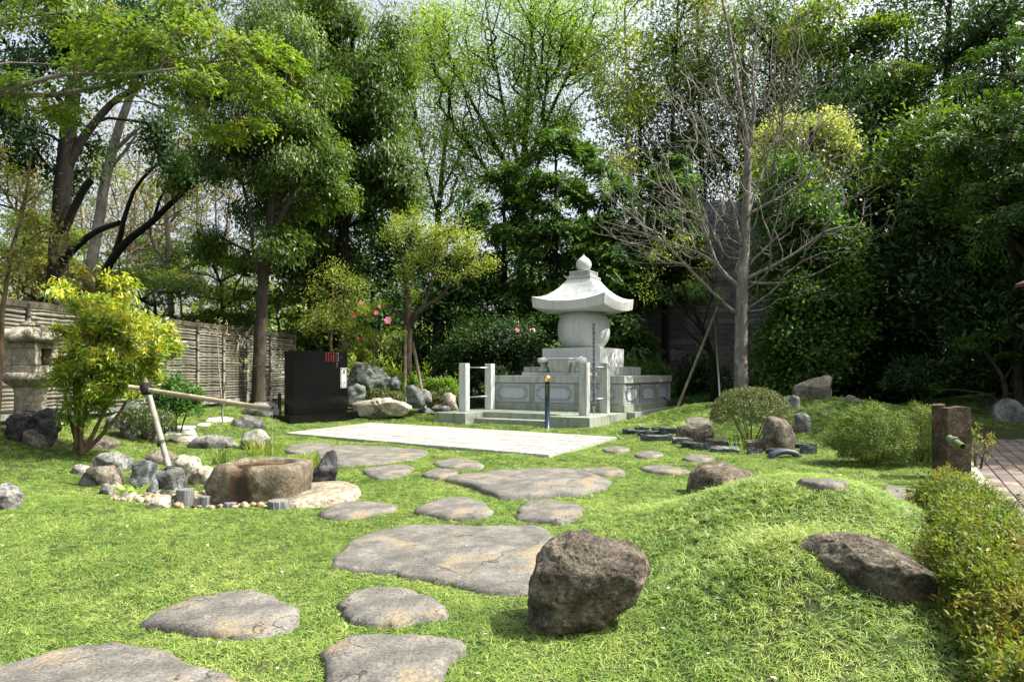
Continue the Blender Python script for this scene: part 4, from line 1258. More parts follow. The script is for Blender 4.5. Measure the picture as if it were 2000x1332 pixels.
# ------------------------------------------------------------------ water basin, pool pebbles, log stubs
def basin():
    cx, cy = (515 - 1000) / F * 6.75, 6.75
    z0 = Tz(cx, cy)
    R = empty("stone_basin", (cx, cy, z0), "rough round stone water basin with a rust stain running down its front", "water basin")
    b = NB("stained_basin_stone")
    v = b.coord("Object")
    n1 = b.noise(v, 7, 8, 0.65, 0.4); n2 = b.noise(v, 40, 6, 0.7)
    c = b.ramp(n1, [(0.3, (0.045, 0.035, 0.022)), (0.5, (0.125, 0.10, 0.066)), (0.68, (0.25, 0.21, 0.145))])
    c = b.mix(1.0, c, b.ramp(n2, [(0.33, 0.5), (0.5, 1.0), (0.68, 1.3)]), 'MULTIPLY')
    sx = b.n("ShaderNodeSeparateXYZ"); b.l(v, sx.inputs[0])
    d = b.math('ABSOLUTE', b.math('ADD', b.math('ADD', sx.outputs[0], 0.07), b.math('MULTIPLY', b.math('SUBTRACT', n1, 0.5), 0.35)), 0)
    wd = b.math('SUBTRACT', 0.20, b.math('MULTIPLY', sx.outputs[2], 0.28))
    q = b.math('DIVIDE', d, wd)
    front = b.math('LESS_THAN', sx.outputs[1], -0.12)
    k1 = b.math('MULTIPLY', b.ramp(q, [(0.55, 1.0), (1.15, 0.0)]), front)
    k2 = b.math('MULTIPLY', b.ramp(q, [(0.28, 1.0), (0.62, 0.0)]), front)
    c = b.mix(b.math('MULTIPLY', k1, 0.85), c, (0.095, 0.040, 0.012))
    c = b.mix(b.math('MULTIPLY', k2, 0.9), c, (0.022, 0.014, 0.009))
    rg = b.math('SUBTRACT', 0.92, b.math('MULTIPLY', k2, 0.6))
    m = b.set(c, rg, b.bump(b.mix(0.5, n1, n2), 0.9, 0.03), Specular_IOR_Level=0.4)
    n = 72
    prof = [(0.90, -0.18), (0.93, 0.0), (0.98, 0.10), (1.0, 0.20), (0.985, 0.30), (0.955, 0.36), (0.90, 0.395), (0.80, 0.405), (0.71, 0.40), (0.66, 0.375), (0.60, 0.30), (0.4, 0.26)]
    vs, fs = [], []
    for j, (s, z) in enumerate(prof):
        for i in range(n):
            a = 2 * math.pi * i / n
            ca, sa = math.cos(a), math.sin(a)
            e = 0.58
            sq = (abs(ca) ** (2 / e) + abs(sa) ** (2 / e)) ** (-e / 2)
            k = s * sq if s > 0.75 else s
            x, y = 0.445 * ca * k, 0.40 * sa * k
            if 0.75 < s:
                p = Vector((x * 3, y * 3, z * 4))
                r = 1 + 0.13 * mnoise.fractal(p, 1.0, 2.0, 5) + 0.04 * mnoise.noise(p * 6)
                x *= r; y *= r; z2 = z + (0.018 * mnoise.noise(p * 2) if z > 0.2 else 0)
            else:
                z2 = z
            # spill notch at the front
            if j in (6, 7, 8, 9) and abs(x + 0.10) < 0.10 and y < 0: z2 -= 0.03 * (1 - abs(x + 0.10) / 0.10)
            vs.append((x, y, z2))
    for j in range(len(prof) - 1):
        for i in range(n):
            a, b2 = j * n + i, j * n + (i + 1) % n
            fs.append((a, b2, b2 + n, a + n))
    fs.append(tuple((len(prof) - 1) * n + i for i in range(n)))
    new_mesh_obj("bowl", vs, fs, m, R, True)
    wb = NB("basin_water")
    wv = wb.coord("Object"); wn = wb.noise(wv, 9, 3, 0.5, 1.0)
    wc = wb.ramp(wb.noise(wv, 3, 3), [(0.4, (0.035, 0.030, 0.02)), (0.6, (0.12, 0.06, 0.02))])
    wb.set(wc, 0.03, wb.bump(wn, 0.25, 0.01), Specular_IOR_Level=0.8)
    wp = [(0.315 * math.cos(2 * math.pi * i / 40), 0.283 * math.sin(2 * math.pi * i / 40), 0.378) for i in range(40)]
    new_mesh_obj("water", wp, [tuple(range(40))], wb.m, R)
    ang = np.linspace(0, 2 * math.pi, 24, endpoint=False)
    EXCL.append(np.c_[cx + 0.44 * np.cos(ang), cy + 0.38 * np.sin(ang)])
basin()
PC = (-2.95, 7.0, 1.12, 0.52)   # pool: centre x, y, radii
def pebbles():
    rng = np.random.default_rng(8)
    bm0 = bmesh.new(); bmesh.ops.create_icosphere(bm0, subdivisions=1, radius=1.0)
    bv = np.array([tuple(v.co) for v in bm0.verts]); bf = np.array([[v.index for v in f.verts] for f in bm0.faces]); bm0.free()
    V, Fc = [], []
    n = 900
    for i in range(n):
        a = rng.uniform(0, 2 * math.pi); r = math.sqrt(rng.random())
        x, y = PC[0] + PC[2] * r * math.cos(a), PC[1] + PC[3] * r * math.sin(a)
        if rng.random() < 0.25:
            x, y = rng.uniform(-3.4, -2.2), rng.uniform(6.3, 6.8)
        s = rng.uniform(0.018, 0.042)
        sc = np.array([s * rng.uniform(0.9, 1.5), s * rng.uniform(0.8, 1.2), s * rng.uniform(0.55, 0.85)])
        th = rng.uniform(0, 3.14); R = np.array([[math.cos(th), -math.sin(th), 0], [math.sin(th), math.cos(th), 0], [0, 0, 1]])
        V.append((bv * sc) @ R.T + np.array([x, y, Tz(x, y) + s * rng.uniform(0.2, 0.9)])); Fc.append(bf + i * len(bv))
    V = np.concatenate(V); Fc = np.concatenate(Fc)
    b = NB("cream_pebble")
    at = b.n("ShaderNodeObjectInfo")
    v = b.coord("Object"); n1 = b.voro(v, 12); nn = b.n("ShaderNodeTexVoronoi"); nn.inputs["Scale"].default_value = 14; b.l(v, nn.inputs["Vector"])
    sp = b.n("ShaderNodeSeparateColor"); b.l(nn.outputs["Color"], sp.inputs[0])
    c = b.ramp(sp.outputs[0], [(0.0, (0.13, 0.09, 0.05)), (0.35, (0.28, 0.20, 0.11)), (0.7, (0.34, 0.28, 0.18)), (1.0, (0.19, 0.18, 0.15))])
    b.set(c, 0.6)
    o = new_mesh_obj("pebbles", V.tolist(), [tuple(int(k) for k in f) for f in Fc], b.m, None, True)
    tag(o, "cream and yellow pebbles lining the pool round the basin", "pebbles", None, "stuff")
    a = np.linspace(0, 2 * math.pi, 40, endpoint=False)
    EXCL.append(np.c_[PC[0] + (PC[2] - 0.12) * np.cos(a), PC[1] + (PC[3] - 0.08) * np.sin(a)])
    EXCL.append(np.array([(-3.35, 6.35), (-2.25, 6.35), (-2.1, 7.2), (-3.4, 7.2)]))
pebbles()
b = NB("weathered_grey_log")
v = b.coord("Object", (1, 1, 0.12)); n = b.noise(v, 60, 5, 0.7)
M['log'] = b.set(b.ramp(n, [(0.35, (0.05, 0.05, 0.047)), (0.5, (0.14, 0.14, 0.135)), (0.66, (0.25, 0.25, 0.245))]), 0.9, b.bump(n, 0.8, 0.01))
for i, (x0, x1, y0, y1, lb) in enumerate(((347, 378, 957, 990, "tallest grey log stub at the pool edge"), (388, 417, 970, 992, "second grey log stub, right of the tallest one"), (438, 464, 983, 992, "very low grey log stub in front of the basin"), (524, 565, 979, 993, "wide low grey log stub against the cream topped stone"))):
    g = G((x0 + x1) / 2, y1); r = (x1 - x0) / F * g.y / 2
    rng = np.random.default_rng(i)
    h = (y1 - y0) / F * g.y + 0.01
    vs, fs = [], []; n = 36
    rr = [1 + rng.normal(0, 0.03) for _ in range(n)]
    prof = [(1.0, -0.12), (1.0, h * 0.5), (0.99, h - 0.006), (0.94, h), (0.5, h + 0.003)]
    for s, z in prof:
        for k in range(n):
            a = 2 * math.pi * k / n; vs.append((r * s * rr[k] * math.cos(a), r * s * rr[k] * math.sin(a), z))
    for j in range(len(prof) - 1):
        for k in range(n): fs.append((j * n + k, j * n + (k + 1) % n, (j + 1) * n + (k + 1) % n, (j + 1) * n + k))
    fs.append(tuple((len(prof) - 1) * n + k for k in range(n)))
    o = new_mesh_obj("log_stub", vs, fs, M['log'], None, False); o.location = (g.x, g.y, g.z)
    tag(o, lb, "log stub", "grey log stubs edging the pool")

# ------------------------------------------------------------------ bamboo spout
def bamboo_mat(name, c1, c2, sc=(1, 1, 1)):
    b = NB(name)
    v = b.coord("Object", sc); n = b.noise(v, 12, 5, 0.7); n2 = b.noise(v, 2.5, 4)
    c = b.ramp(n, [(0.3, c1), (0.7, c2)])
    c = b.mix(b.ramp(n2, [(0.5, 0), (0.65, 0.5)]), c, tuple(x * 0.55 for x in c1))
    return b.set(c, 0.55, b.bump(n, 0.2, 0.004))
M['bamboo'] = bamboo_mat("dry_bamboo", (0.24, 0.19, 0.12), (0.42, 0.36, 0.24))
M['bamboo_grey'] = bamboo_mat("greyed_bamboo", (0.12, 0.12, 0.09), (0.27, 0.265, 0.21))
M['bamboo_fence'] = bamboo_mat("weathered_fence_bamboo", (0.085, 0.077, 0.057), (0.23, 0.215, 0.17), (1, 1, 1))
M['bamboo_fence2'] = bamboo_mat("dark_fence_bamboo", (0.055, 0.05, 0.038), (0.16, 0.15, 0.12), (1, 1, 1))
M['bamboo_green'] = bamboo_mat("green_bamboo", (0.07, 0.12, 0.03), (0.16, 0.22, 0.06))
M['rope'] = plain_mat("black_palm_rope", (0.012, 0.010, 0.009), 0.9)
M['wood_grey'] = bark_mat("grey_timber", (0.09, 0.085, 0.075), (0.22, 0.21, 0.185), 10)
M['wood_pole'] = bark_mat("support_pole_wood", (0.12, 0.09, 0.06), (0.26, 0.21, 0.15), 10)

def knotted_pole(name, p0, p1, r, mat, parent, nodes, k=16):
    p0, p1 = Vector(p0), Vector(p1)
    L = (p1 - p0).length
    pts, rad = [p0], [r]
    for t in nodes:
        for dt, s in ((-0.012, 1.0), (-0.003, 1.10), (0.003, 1.10), (0.012, 0.98)):
            pts.append(p0.lerp(p1, t + dt / L)); rad.append(r * s)
    pts.append(p1); rad.append(r * 0.96)
    return tube(name, pts, rad, mat, parent, k)

def lashing(p, axis_, r, parent, n=3, name="lashing"):
    p = Vector(p); ax = Vector(axis_).normalized()
    u = ax.orthogonal().normalized(); w = ax.cross(u)
    pts = [p + ax * (-0.02 + 0.04 * i / (12 * n)) + (u * math.cos(2 * math.pi * i / 12) + w * math.sin(2 * math.pi * i / 12)) * (r + 0.007) for i in range(12 * n + 1)]
    tube(name, pts, 0.006, M['rope'], parent, 6)

def spout():
    foot = G(345, 958) ; foot.z -= 0.05
    top = P(283, 742, 8.15)
    R = empty("bamboo_spout", foot, "bamboo water spout lashed to a leaning support pole, dripping into the basin", "water spout")
    o = Vector(foot)
    f0, t0 = Vector((0, 0, 0)), top - o
    knotted_pole("support_pole", f0, t0, 0.033, M['bamboo_grey'], R, [0.2, 0.42, 0.66, 0.86])
    a = P(254, 756, 7.85) - o; e = P(531, 799, 6.95) - o
    mid = 0.86
    a2 = a; e2 = e
    knotted_pole("spout_pipe", a2, e2, 0.027, M['bamboo'], R, [0.2, 0.46, 0.72])
    # open end: solid dark disc stands in for the shade inside the pipe
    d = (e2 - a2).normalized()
    tube("end_shade_disc", [e2 + d * 0.001, e2 + d * 0.004], 0.024, M['rope'], R, 16)
    c = P(287, 765, 7.75) - o
    ax = (t0 - f0).normalized()
    for s in (-0.03, 0.0, 0.03):
        lashing(c + ax * (0.04 + s), ax, 0.048, R, 3)
    lashing(P(290, 762, 7.74) - o + d * 0.03, d, 0.038, R, 2)
    for t in (0.42, 0.2): lashing(f0.lerp(t0, t + 0.01), ax, 0.043, R, 2)
    rng = np.random.default_rng(2)
    for i in range(3):
        q = c + Vector((0.0, -0.05, 0.0)); r_ = q + Vector((rng.uniform(-0.12, 0.06), rng.uniform(-0.05, 0.02), rng.uniform(-0.16, -0.05)))
        tube("rope_end", [q, (q + r_) / 2 + Vector((0, -0.02, 0.02)), r_], 0.004, M['rope'], R, 5)
    wb = NB("falling_water"); wb.set((0.9, 0.95, 0.97), 0.05, Transmission_Weight=0.9, IOR=1.33)
    e_w = P(531, 802, 6.95)
    z1 = 0.36
    pts = [e_w + Vector((0.002 * math.sin(i), 0.0, 0)) + Vector((0.015 * i / 12, -0.004 * i / 12, -(e_w.z - z1) * i / 12)) for i in range(13)]
    w = tube("water_trickle", pts, [0.0035 + 0.001 * math.sin(i * 2.1) for i in range(13)], wb.m, None, 8)
    tag(w, "thin trickle of water falling from the bamboo spout", "water")
spout()

# ------------------------------------------------------------------ stone lantern
def lantern():
    cx, cy = (60 - 1000) / F * 10.4, 10.4
    z0 = Tz(cx, cy)
    R = empty("stone_lantern", (cx, cy, z0), "old carved stone lantern with a mushroom roof before the bamboo fence", "stone lantern", None, 0.0)
    mt = rock_mat("lantern_granite", (0.16, 0.14, 0.10), (0.30, 0.27, 0.205), (0.44, 0.41, 0.33), 9, 0.35, 0.7)
    Z = lambda z: z - z0
    lathe("shaft", [(0.235, Z(0.2)), (0.22, Z(0.5)), (0.205, Z(0.8)), (0.205, Z(0.95)), (0.225, Z(1.03))], mt, R, 36, True, jit=0.02)
    n = 6
    def hexa(name, prof):
        vs, fs = [], []
        for r, z in prof:
            for i in range(n):
                a = 2 * math.pi * (i + 0.5) / n; vs.append((r * math.cos(a), r * math.sin(a), z))
        for j in range(len(prof) - 1):
            for i in range(n): fs.append((j * n + i, j * n + (i + 1) % n, (j + 1) * n + (i + 1) % n, (j + 1) * n + i))
        fs.append(tuple(range(n))[::-1]); fs.append(tuple((len(prof) - 1) * n + i for i in range(n)))
        return new_mesh_obj(name, vs, fs, mt, R)
    lathe("middle_plate", [(0.23, Z(1.031)), (0.30, Z(1.08)), (0.37, Z(1.145)), (0.375, Z(1.15)), (0.375, Z(1.245)), (0.36, Z(1.255))], mt, R, 40, True, jit=0.02)
    # fire box: four corner piers, lintel and a dark hollow
    s = 0.25
    def bx(name, *a): return box(name, *a, mt, R, 0.012)
    bx("fire_box_floor", -s, s, -s, s, Z(1.256), Z(1.36))
    bx("fire_box_top", -s, s, -s, s, Z(1.62), Z(1.70))
    for sx in (-1, 1):
        for sy in (-1, 1):
            bx("fire_box_pier", sx * s if sx < 0 else s - 0.13, -s + 0.13 if sx < 0 else s, -s if sy < 0 else s - 0.13, -s + 0.13 if sy < 0 else s, Z(1.361), Z(1.619))
    bx("fire_box_wall", -s + 0.01, -s + 0.09, -s + 0.131, s - 0.131, Z(1.361), Z(1.619))
    bx("fire_box_wall", -s + 0.131, s - 0.131, -s + 0.01, -s + 0.09, Z(1.361), Z(1.619))
    bx("fire_box_wall", -s + 0.131, s - 0.131, s - 0.09, s - 0.01, Z(1.361), Z(1.619))
    # mushroom roof, hexagonal with curled corners
    vs, fs = [], []; m = 48
    prof = [(0.24, Z(1.701)), (0.36, Z(1.715)), (0.40, Z(1.74)), (0.405, Z(1.785)), (0.35, Z(1.85)), (0.27, Z(1.905)), (0.18, Z(1.94)), (0.10, Z(1.95))]
    for j, (r, z) in enumerate(prof):
        for i in range(m):
            a = 2 * math.pi * i / m
            c = abs(((a / (math.pi / 3)) % 1.0) - 0.5) * 2
            k = c ** 5
            f = 1 + (0.14 * k if 1 <= j <= 4 else 0.05 * k)
            lift = 0.05 * k if 1 <= j <= 4 else 0.0
            jt = 1 + 0.03 * mnoise.noise(Vector((math.cos(a) * 3, math.sin(a) * 3, z * 6)))
            vs.append((r * f * jt * math.cos(a), r * f * jt * math.sin(a), z + lift))
    for j in range(len(prof) - 1):
        for i in range(m): fs.append((j * m + i, j * m + (i + 1) % m, (j + 1) * m + (i + 1) % m, (j + 1) * m + i))
    fs.append(tuple(range(m))[::-1]); fs.append(tuple((len(prof) - 1) * m + i for i in range(m)))
    new_mesh_obj("roof", vs, fs, mt, R, True)
    lathe("finial", [(0.10, Z(1.951)), (0.14, Z(1.965)), (0.13, Z(1.99)), (0.09, Z(2.015)), (0.085, Z(2.03)), (0.03, Z(2.05))], mt, R, 24, True, jit=0.05)
lantern()

# ------------------------------------------------------------------ bamboo fence
def bamboo_fence():
    posts = [9.0, 10.3, 11.57, 12.8, 14.05, 15.3, 16.5, 17.65, 18.85, 20.2, 21.8]
    R = empty("bamboo_fence", (fence_x(11.1), 11.1, Tz(fence_x(11.1), 11.1)), "weathered bamboo fence of stacked horizontal poles tied to upright canes", "bamboo fence")
    o = np.array(tuple(R.location))
    top = 2.36; bot = 0.58
    rows = 26
    rng = np.random.default_rng(4)
    dirv = Vector((0.1215, 1, 0)).normalized(); nrm = Vector((dirv.y, -dirv.x, 0))
    me_cache = {}
    count = 0
    for bi in range(len(posts) - 1):
        y0, y1 = posts[bi], posts[bi + 1]
        a = Vector((fence_x(y0), y0, 0)); b_ = Vector((fence_x(y1), y1, 0))
        L = (b_ - a).length
        for r in range(rows):
            key = (bi % 4, int(rng.integers(0, 3)))
            if key not in me_cache:
                # a slightly uneven bundle cane with nodes along local x, unit length
                n = 9
                pts = []; rad = []
                for i in range(n):
                    pts.append((i / (n - 1), 0.0, rng.normal(0, 0.005))); rad.append(0.031 * (1 + rng.normal(0, 0.06)))
                V, Q = tube_arrays([(np.array(pts), np.array(rad))], lambda q: 7)
                me = bpy.data.meshes.new("cane")
                me.from_pydata(V.tolist(), [], [tuple(int(k) for k in q) for q in Q])
                me.polygons.foreach_set("use_smooth", [True] * len(me.polygons))
                me.materials.append(M['bamboo_fence'] if key[1] else M['bamboo_fence2'])
                me_cache[key] = me
            ob = bpy.data.objects.new("cane", me_cache[key]); link(ob, R)
            z = bot + (top - bot) * (r + 0.5) / rows + rng.normal(0, 0.006)
            ob.location = (a.x - o[0] + nrm.x * rng.normal(0, 0.004), a.y - o[1], z - o[2])
            ob.scale = (L, 1, 1.05)
            ob.rotation_euler = (0, rng.normal(0, 0.006), math.atan2(dirv.y, dirv.x))
            count += 1
    for i, y in enumerate(posts):
        x = fence_x(y)
        p = Vector((x, y, 0)) + nrm * 0.055
        knotted_pole("upright_cane", (p.x - o[0], p.y - o[1], 0.42 - o[2]), (p.x - o[0], p.y - o[1], top + 0.06 - o[2]), 0.034, M['bamboo_grey'], R, [0.3, 0.55, 0.8], 10)
        for z in (0.8, 1.3, 1.8, 2.2):
            lashing((p.x - o[0], p.y - o[1], z - o[2]), (0, 0, 1), 0.036, R, 2)
        q = Vector((x, y, 0)) - nrm * 0.09
        bx_ = box("post", q.x - o[0] - 0.05, q.x - o[0] + 0.05, q.y - o[1] - 0.05, q.y - o[1] + 0.05, -0.3, top - 0.05 - o[2], M['wood_grey'], R, 0.004)
    for bi in range(len(posts) - 1):
        y0, y1 = posts[bi], posts[bi + 1]
        a = Vector((fence_x(y0), y0, 0)); L = (Vector((fence_x(y1), y1, 0)) - a).length
        for nm, zc, hh, mt in (("cap_board", top + 0.05, 0.055, M['bark_mid']), ("bottom_board", bot - 0.06, 0.05, M['wood_grey'])):
            bm = bmesh.new(); bm_box(bm, 0.004, L - 0.004, -0.05, 0.05, -hh, hh, 0.0)
            bmesh.ops.subdivide_edges(bm, edges=bm.edges[:], cuts=5, use_grid_fill=True)
            for v in bm.verts:
                if nm == "cap_board": v.co.z += 0.022 * mnoise.noise(Vector((v.co.x * 5 + bi * 7, v.co.y * 5, 0)))
            ob = bm_obj(nm, bm, mt, R)
            ob.location = (a.x - o[0], a.y - o[1], zc - o[2]); ob.rotation_euler = (0, 0, math.atan2(dirv.y, dirv.x))
bamboo_fence()

# ------------------------------------------------------------------ stone posts with bamboo, brick path
def gate_posts():
    mt = rock_mat("dark_brown_post_stone", (0.030, 0.022, 0.014), (0.075, 0.056, 0.036), (0.16, 0.125, 0.085), 8, 0.5, 0.9, moss=0.3)
    def slab(name, label, px0, px1, pyt, pyb, Y, depth, rotz, seed, tilt, cat="stone post"):
        w = (px1 - px0) / F * Y
        c = P((px0 + px1) / 2, pyb, Y)
        gz = Tz(c.x, c.y)
        h = P(0, pyt, Y).z - gz
        bm = bmesh.new(); bm_box(bm, -w / 2, w / 2, -depth / 2, depth / 2, -0.15, h, 0.0)
        bmesh.ops.subdivide_edges(bm, edges=bm.edges[:], cuts=11, use_grid_fill=True)
        for v in bm.verts:
            p = v.co.copy()
            v.co += Vector((mnoise.fractal(p * 5 + Vector((seed, 0, 0)), 1, 2, 4) * 0.006, mnoise.fractal(p * 5 + Vector((0, seed, 0)), 1, 2, 4) * 0.008, 0))
            if p.z > h - 0.01:
                v.co.z += mnoise.noise(p * 9 + Vector((0, 0, seed))) * 0.022 + tilt * p.x
        R = empty("stone_post", (c.x, c.y, gz), label, cat, "pair of stone posts by the brick path", rotz)
        bm_obj("shaft", bm, mt, R)
        return R, gz
    a, _ = slab("stone_post", "rear stone post, seen edge on behind the one with the bamboo", 1822, 1843, 790, 935, 8.15, 0.42, math.radians(-33), 3, 0.10)
    b_, gz = slab("stone_post", "front stone post with a green bamboo stub through it", 1845, 1889, 795, 942, 7.60, 0.13, math.radians(-4), 9, 0.03)
    # bamboo stub
    c = P(1864, 862, 7.38)
    d = Vector((-0.03, -1.0, -0.30)).normalized()
    R = empty("bamboo_stub", (c.x, c.y, c.z), "short green bamboo tube sticking out of the front stone post", "bamboo")
    n = 20; u = d.orthogonal().normalized(); w = d.cross(u)
    vs, fs = [], []
    for t, r in ((-0.10, 0.036), (0.15, 0.036), (0.15, 0.028), (0.03, 0.028)):
        for i in range(n):
            an = 2 * math.pi * i / n; vs.append(d * t + (u * math.cos(an) + w * math.sin(an)) * r)
    for j in range(3):
        for i in range(n): fs.append((j * n + i, j * n + (i + 1) % n, (j + 1) * n + (i + 1) % n, (j + 1) * n + i))
    fs.append(tuple(3 * n + i for i in range(n)))
    new_mesh_obj("tube", vs, fs, M['bamboo_green'], R, False)
    vs = []; fs = []
    for t, r in ((-0.012, 0.038), (-0.012, 0.054), (0.02, 0.054), (0.02, 0.038)):
        for i in range(n):
            an = 2 * math.pi * i / n; vs.append(d * t + (u * math.cos(an) + w * math.sin(an)) * r)
    for j in range(3):
        for i in range(n): fs.append((j * n + i, j * n + (i + 1) % n, (j + 1) * n + (i + 1) % n, (j + 1) * n + i))
    new_mesh_obj("collar", vs, fs, M['wood_grey'], R, False)
gate_posts()

PE0 = Vector((3.52, 4.60, 0))          # a point on the left edge of the path
def path_pt(s, t): return PE0 + GRID_V * s + GRID_U * t      # s along, t across
def brick_path():
    s0, s1, wd = -4.0, 8.95, 4.2
    zc = 0.055
    pts = [path_pt(s0, 0), path_pt(s0, wd), path_pt(s1 + 3.0, wd), path_pt(s1 + 0.9, 0)]
    pts = [path_pt(s0, 0), path_pt(s0, wd), path_pt(12.6, wd), path_pt(10.3, 0)]
    b = NB("brick_bed")
    v = b.coord("Object"); mp = b.n("ShaderNodeTexBrick"); b.l(v, mp.inputs[0])
    mp.inputs["Scale"].default_value = 1.0; mp.inputs["Brick Width"].default_value = 0.30; mp.inputs["Row Height"].default_value = 0.15
    mp.inputs["Mortar Size"].default_value = 0.006
    mp.inputs["Color1"].default_value = (0.12, 0.09, 0.07, 1); mp.inputs["Color2"].default_value = (0.16, 0.13, 0.10, 1); mp.inputs["Mortar"].default_value = (0.03, 0.028, 0.025, 1)
    b.set(mp.outputs["Color"], 0.9)
    vs = [(p.x, p.y, zc) for p in pts] + [(p.x, p.y, zc - 0.4) for p in pts]
    base = new_mesh_obj("brick_path", vs, [(0, 1, 2, 3), (0, 4, 5, 1), (1, 5, 6, 2), (2, 6, 7, 3), (3, 7, 4, 0)], b.m)
    tag(base, "brick path leading past the garden at the right", None, None, "structure")
    mats = []
    for k, col in enumerate([(0.135, 0.100, 0.080), (0.17, 0.14, 0.112), (0.11, 0.092, 0.080), (0.21, 0.175, 0.13)]):
        bb = NB("brick_%d" % k); v = bb.coord("Object"); n = bb.noise(v, 30, 5, 0.7); n2 = bb.noise(v, 5, 4)
        c = bb.mix(1.0, col, bb.ramp(n, [(0.3, 0.65), (0.7, 1.25)]), 'MULTIPLY')
        mats.append(bb.set(c, 0.85, bb.bump(n, 0.4, 0.006)))
    bw, bh = 0.30, 0.15
    rng = np.random.default_rng(12)
    variants = []
    for k in range(8):
        bm = bmesh.new(); bm_box(bm, -bh / 2 + 0.005, bh / 2 - 0.005, -bw / 2 + 0.005, bw / 2 - 0.005, -0.03, 0.016, 0.0)
        me = bpy.data.meshes.new("brick")
        bmesh.ops.bevel(bm, geom=[e for e in bm.edges if all(v.co.z > 0 for v in e.verts)], offset=0.006, segments=1, affect='EDGES')
        for v in bm.verts: v.co += Vector((rng.normal(0, 0.0015), rng.normal(0, 0.0015), 0))
        bm.to_mesh(me); bm.free(); me.materials.append(mats[k % 4]); variants.append(me)
    cand = []
    ns = int((13.0 - s0) / bw); nt_ = int(wd / bh)
    for j in range(nt_):
        for i in range(ns):
            s = s0 + (i + 0.5 + (0.5 if j % 2 else 0)) * bw; t = (j + 0.5) * bh
            p = path_pt(s, t)
            if s > 10.3 + (12.6 - 10.3) * t / wd - bw / 2: continue
            if t + bh / 2 > wd: continue
            if p.y < 1.5: continue
            px = 1000 + F * p.x / p.y; py = HY + F * (H - zc) / p.y
            vis = px < 2030 and py < 1380 and px > 1700
            cand.append((0 if vis else 1, p.y, s, t, p))
    cand.sort(key=lambda c: (c[0], c[1]))
    picked = [c for c in cand if c[0] == 0][:295]
    for c in picked:
        p = c[4]
        ob = bpy.data.objects.new("brick", variants[rng.integers(0, 8)]); link(ob, base)
        ob.location = (p.x, p.y, zc + rng.uniform(0.0, 0.004)); ob.rotation_euler = (rng.normal(0, 0.006), rng.normal(0, 0.006), ROTG)
    far = [c for c in cand if c not in picked and c[1] < 16]
    bmj = bmesh.new()
    Rz = Matrix.Rotation(ROTG, 4, 'Z')
    VV, FF = [], []
    for c in far:
        p = c[4]; z = zc + rng.uniform(0.010, 0.016); b0 = len(VV)
        hx, hy = bh / 2 - 0.006, bw / 2 - 0.006
        for x, y, zz in ((-hx, -hy, z), (hx, -hy, z), (hx, hy, z), (-hx, hy, z), (-hx, -hy, zc - 0.01), (hx, -hy, zc - 0.01), (hx, hy, zc - 0.01), (-hx, hy, zc - 0.01)):
            q = Rz @ Vector((x, y, 0)); VV.append((p.x + q.x, p.y + q.y, zz))
        FF += [(b0, b0 + 1, b0 + 2, b0 + 3), (b0, b0 + 4, b0 + 5, b0 + 1), (b0 + 1, b0 + 5, b0 + 6, b0 + 2), (b0 + 2, b0 + 6, b0 + 7, b0 + 3), (b0 + 3, b0 + 7, b0 + 4, b0)]
    bmj.free()
    if VV:
        ob = new_mesh_obj("brick_courses", VV, FF, mats[0], base); ob["kind"] = "stuff"
    # kerb stones along the left edge
    L = 0.0; k = 0
    kerb = new_mesh_obj("path_kerb", [(p.x, p.y, zc - 0.3) for p in (path_pt(-4, -0.13), path_pt(-4, -0.005), path_pt(10.3, -0.005), path_pt(10.3, -0.13))] + [(p.x, p.y, zc - 0.02) for p in (path_pt(-4, -0.13), path_pt(-4, -0.005), path_pt(10.3, -0.005), path_pt(10.3, -0.13))], [(4, 5, 6, 7), (0, 1, 5, 4), (1, 2, 6, 5), (2, 3, 7, 6), (3, 0, 4, 7)], M['granite_moss'])
    tag(kerb, "pale kerb stones along the garden side of the brick path", None, None, "structure")
    me = bpy.data.meshes.new("kerb_stone"); bm = bmesh.new(); bm_box(bm, -0.065, 0.065, -0.297, 0.297, -0.05, 0.045, 0.006); bm.to_mesh(me); bm.free(); me.materials.append(M['granite_moss'])
    s = -4 + 0.3
    while s < 10.2:
        p = path_pt(s, -0.07); ob = bpy.data.objects.new("kerb_stone", me); link(ob, kerb)
        ob.location = (p.x, p.y, zc + 0.004); ob.rotation_euler = (0, 0, ROTG); s += 0.6
    EXCL.append(np.array([(p.x, p.y) for p in (path_pt(-4, -0.14), path_pt(-4, wd), path_pt(12.6, wd), path_pt(10.3, -0.14))]))
brick_path()

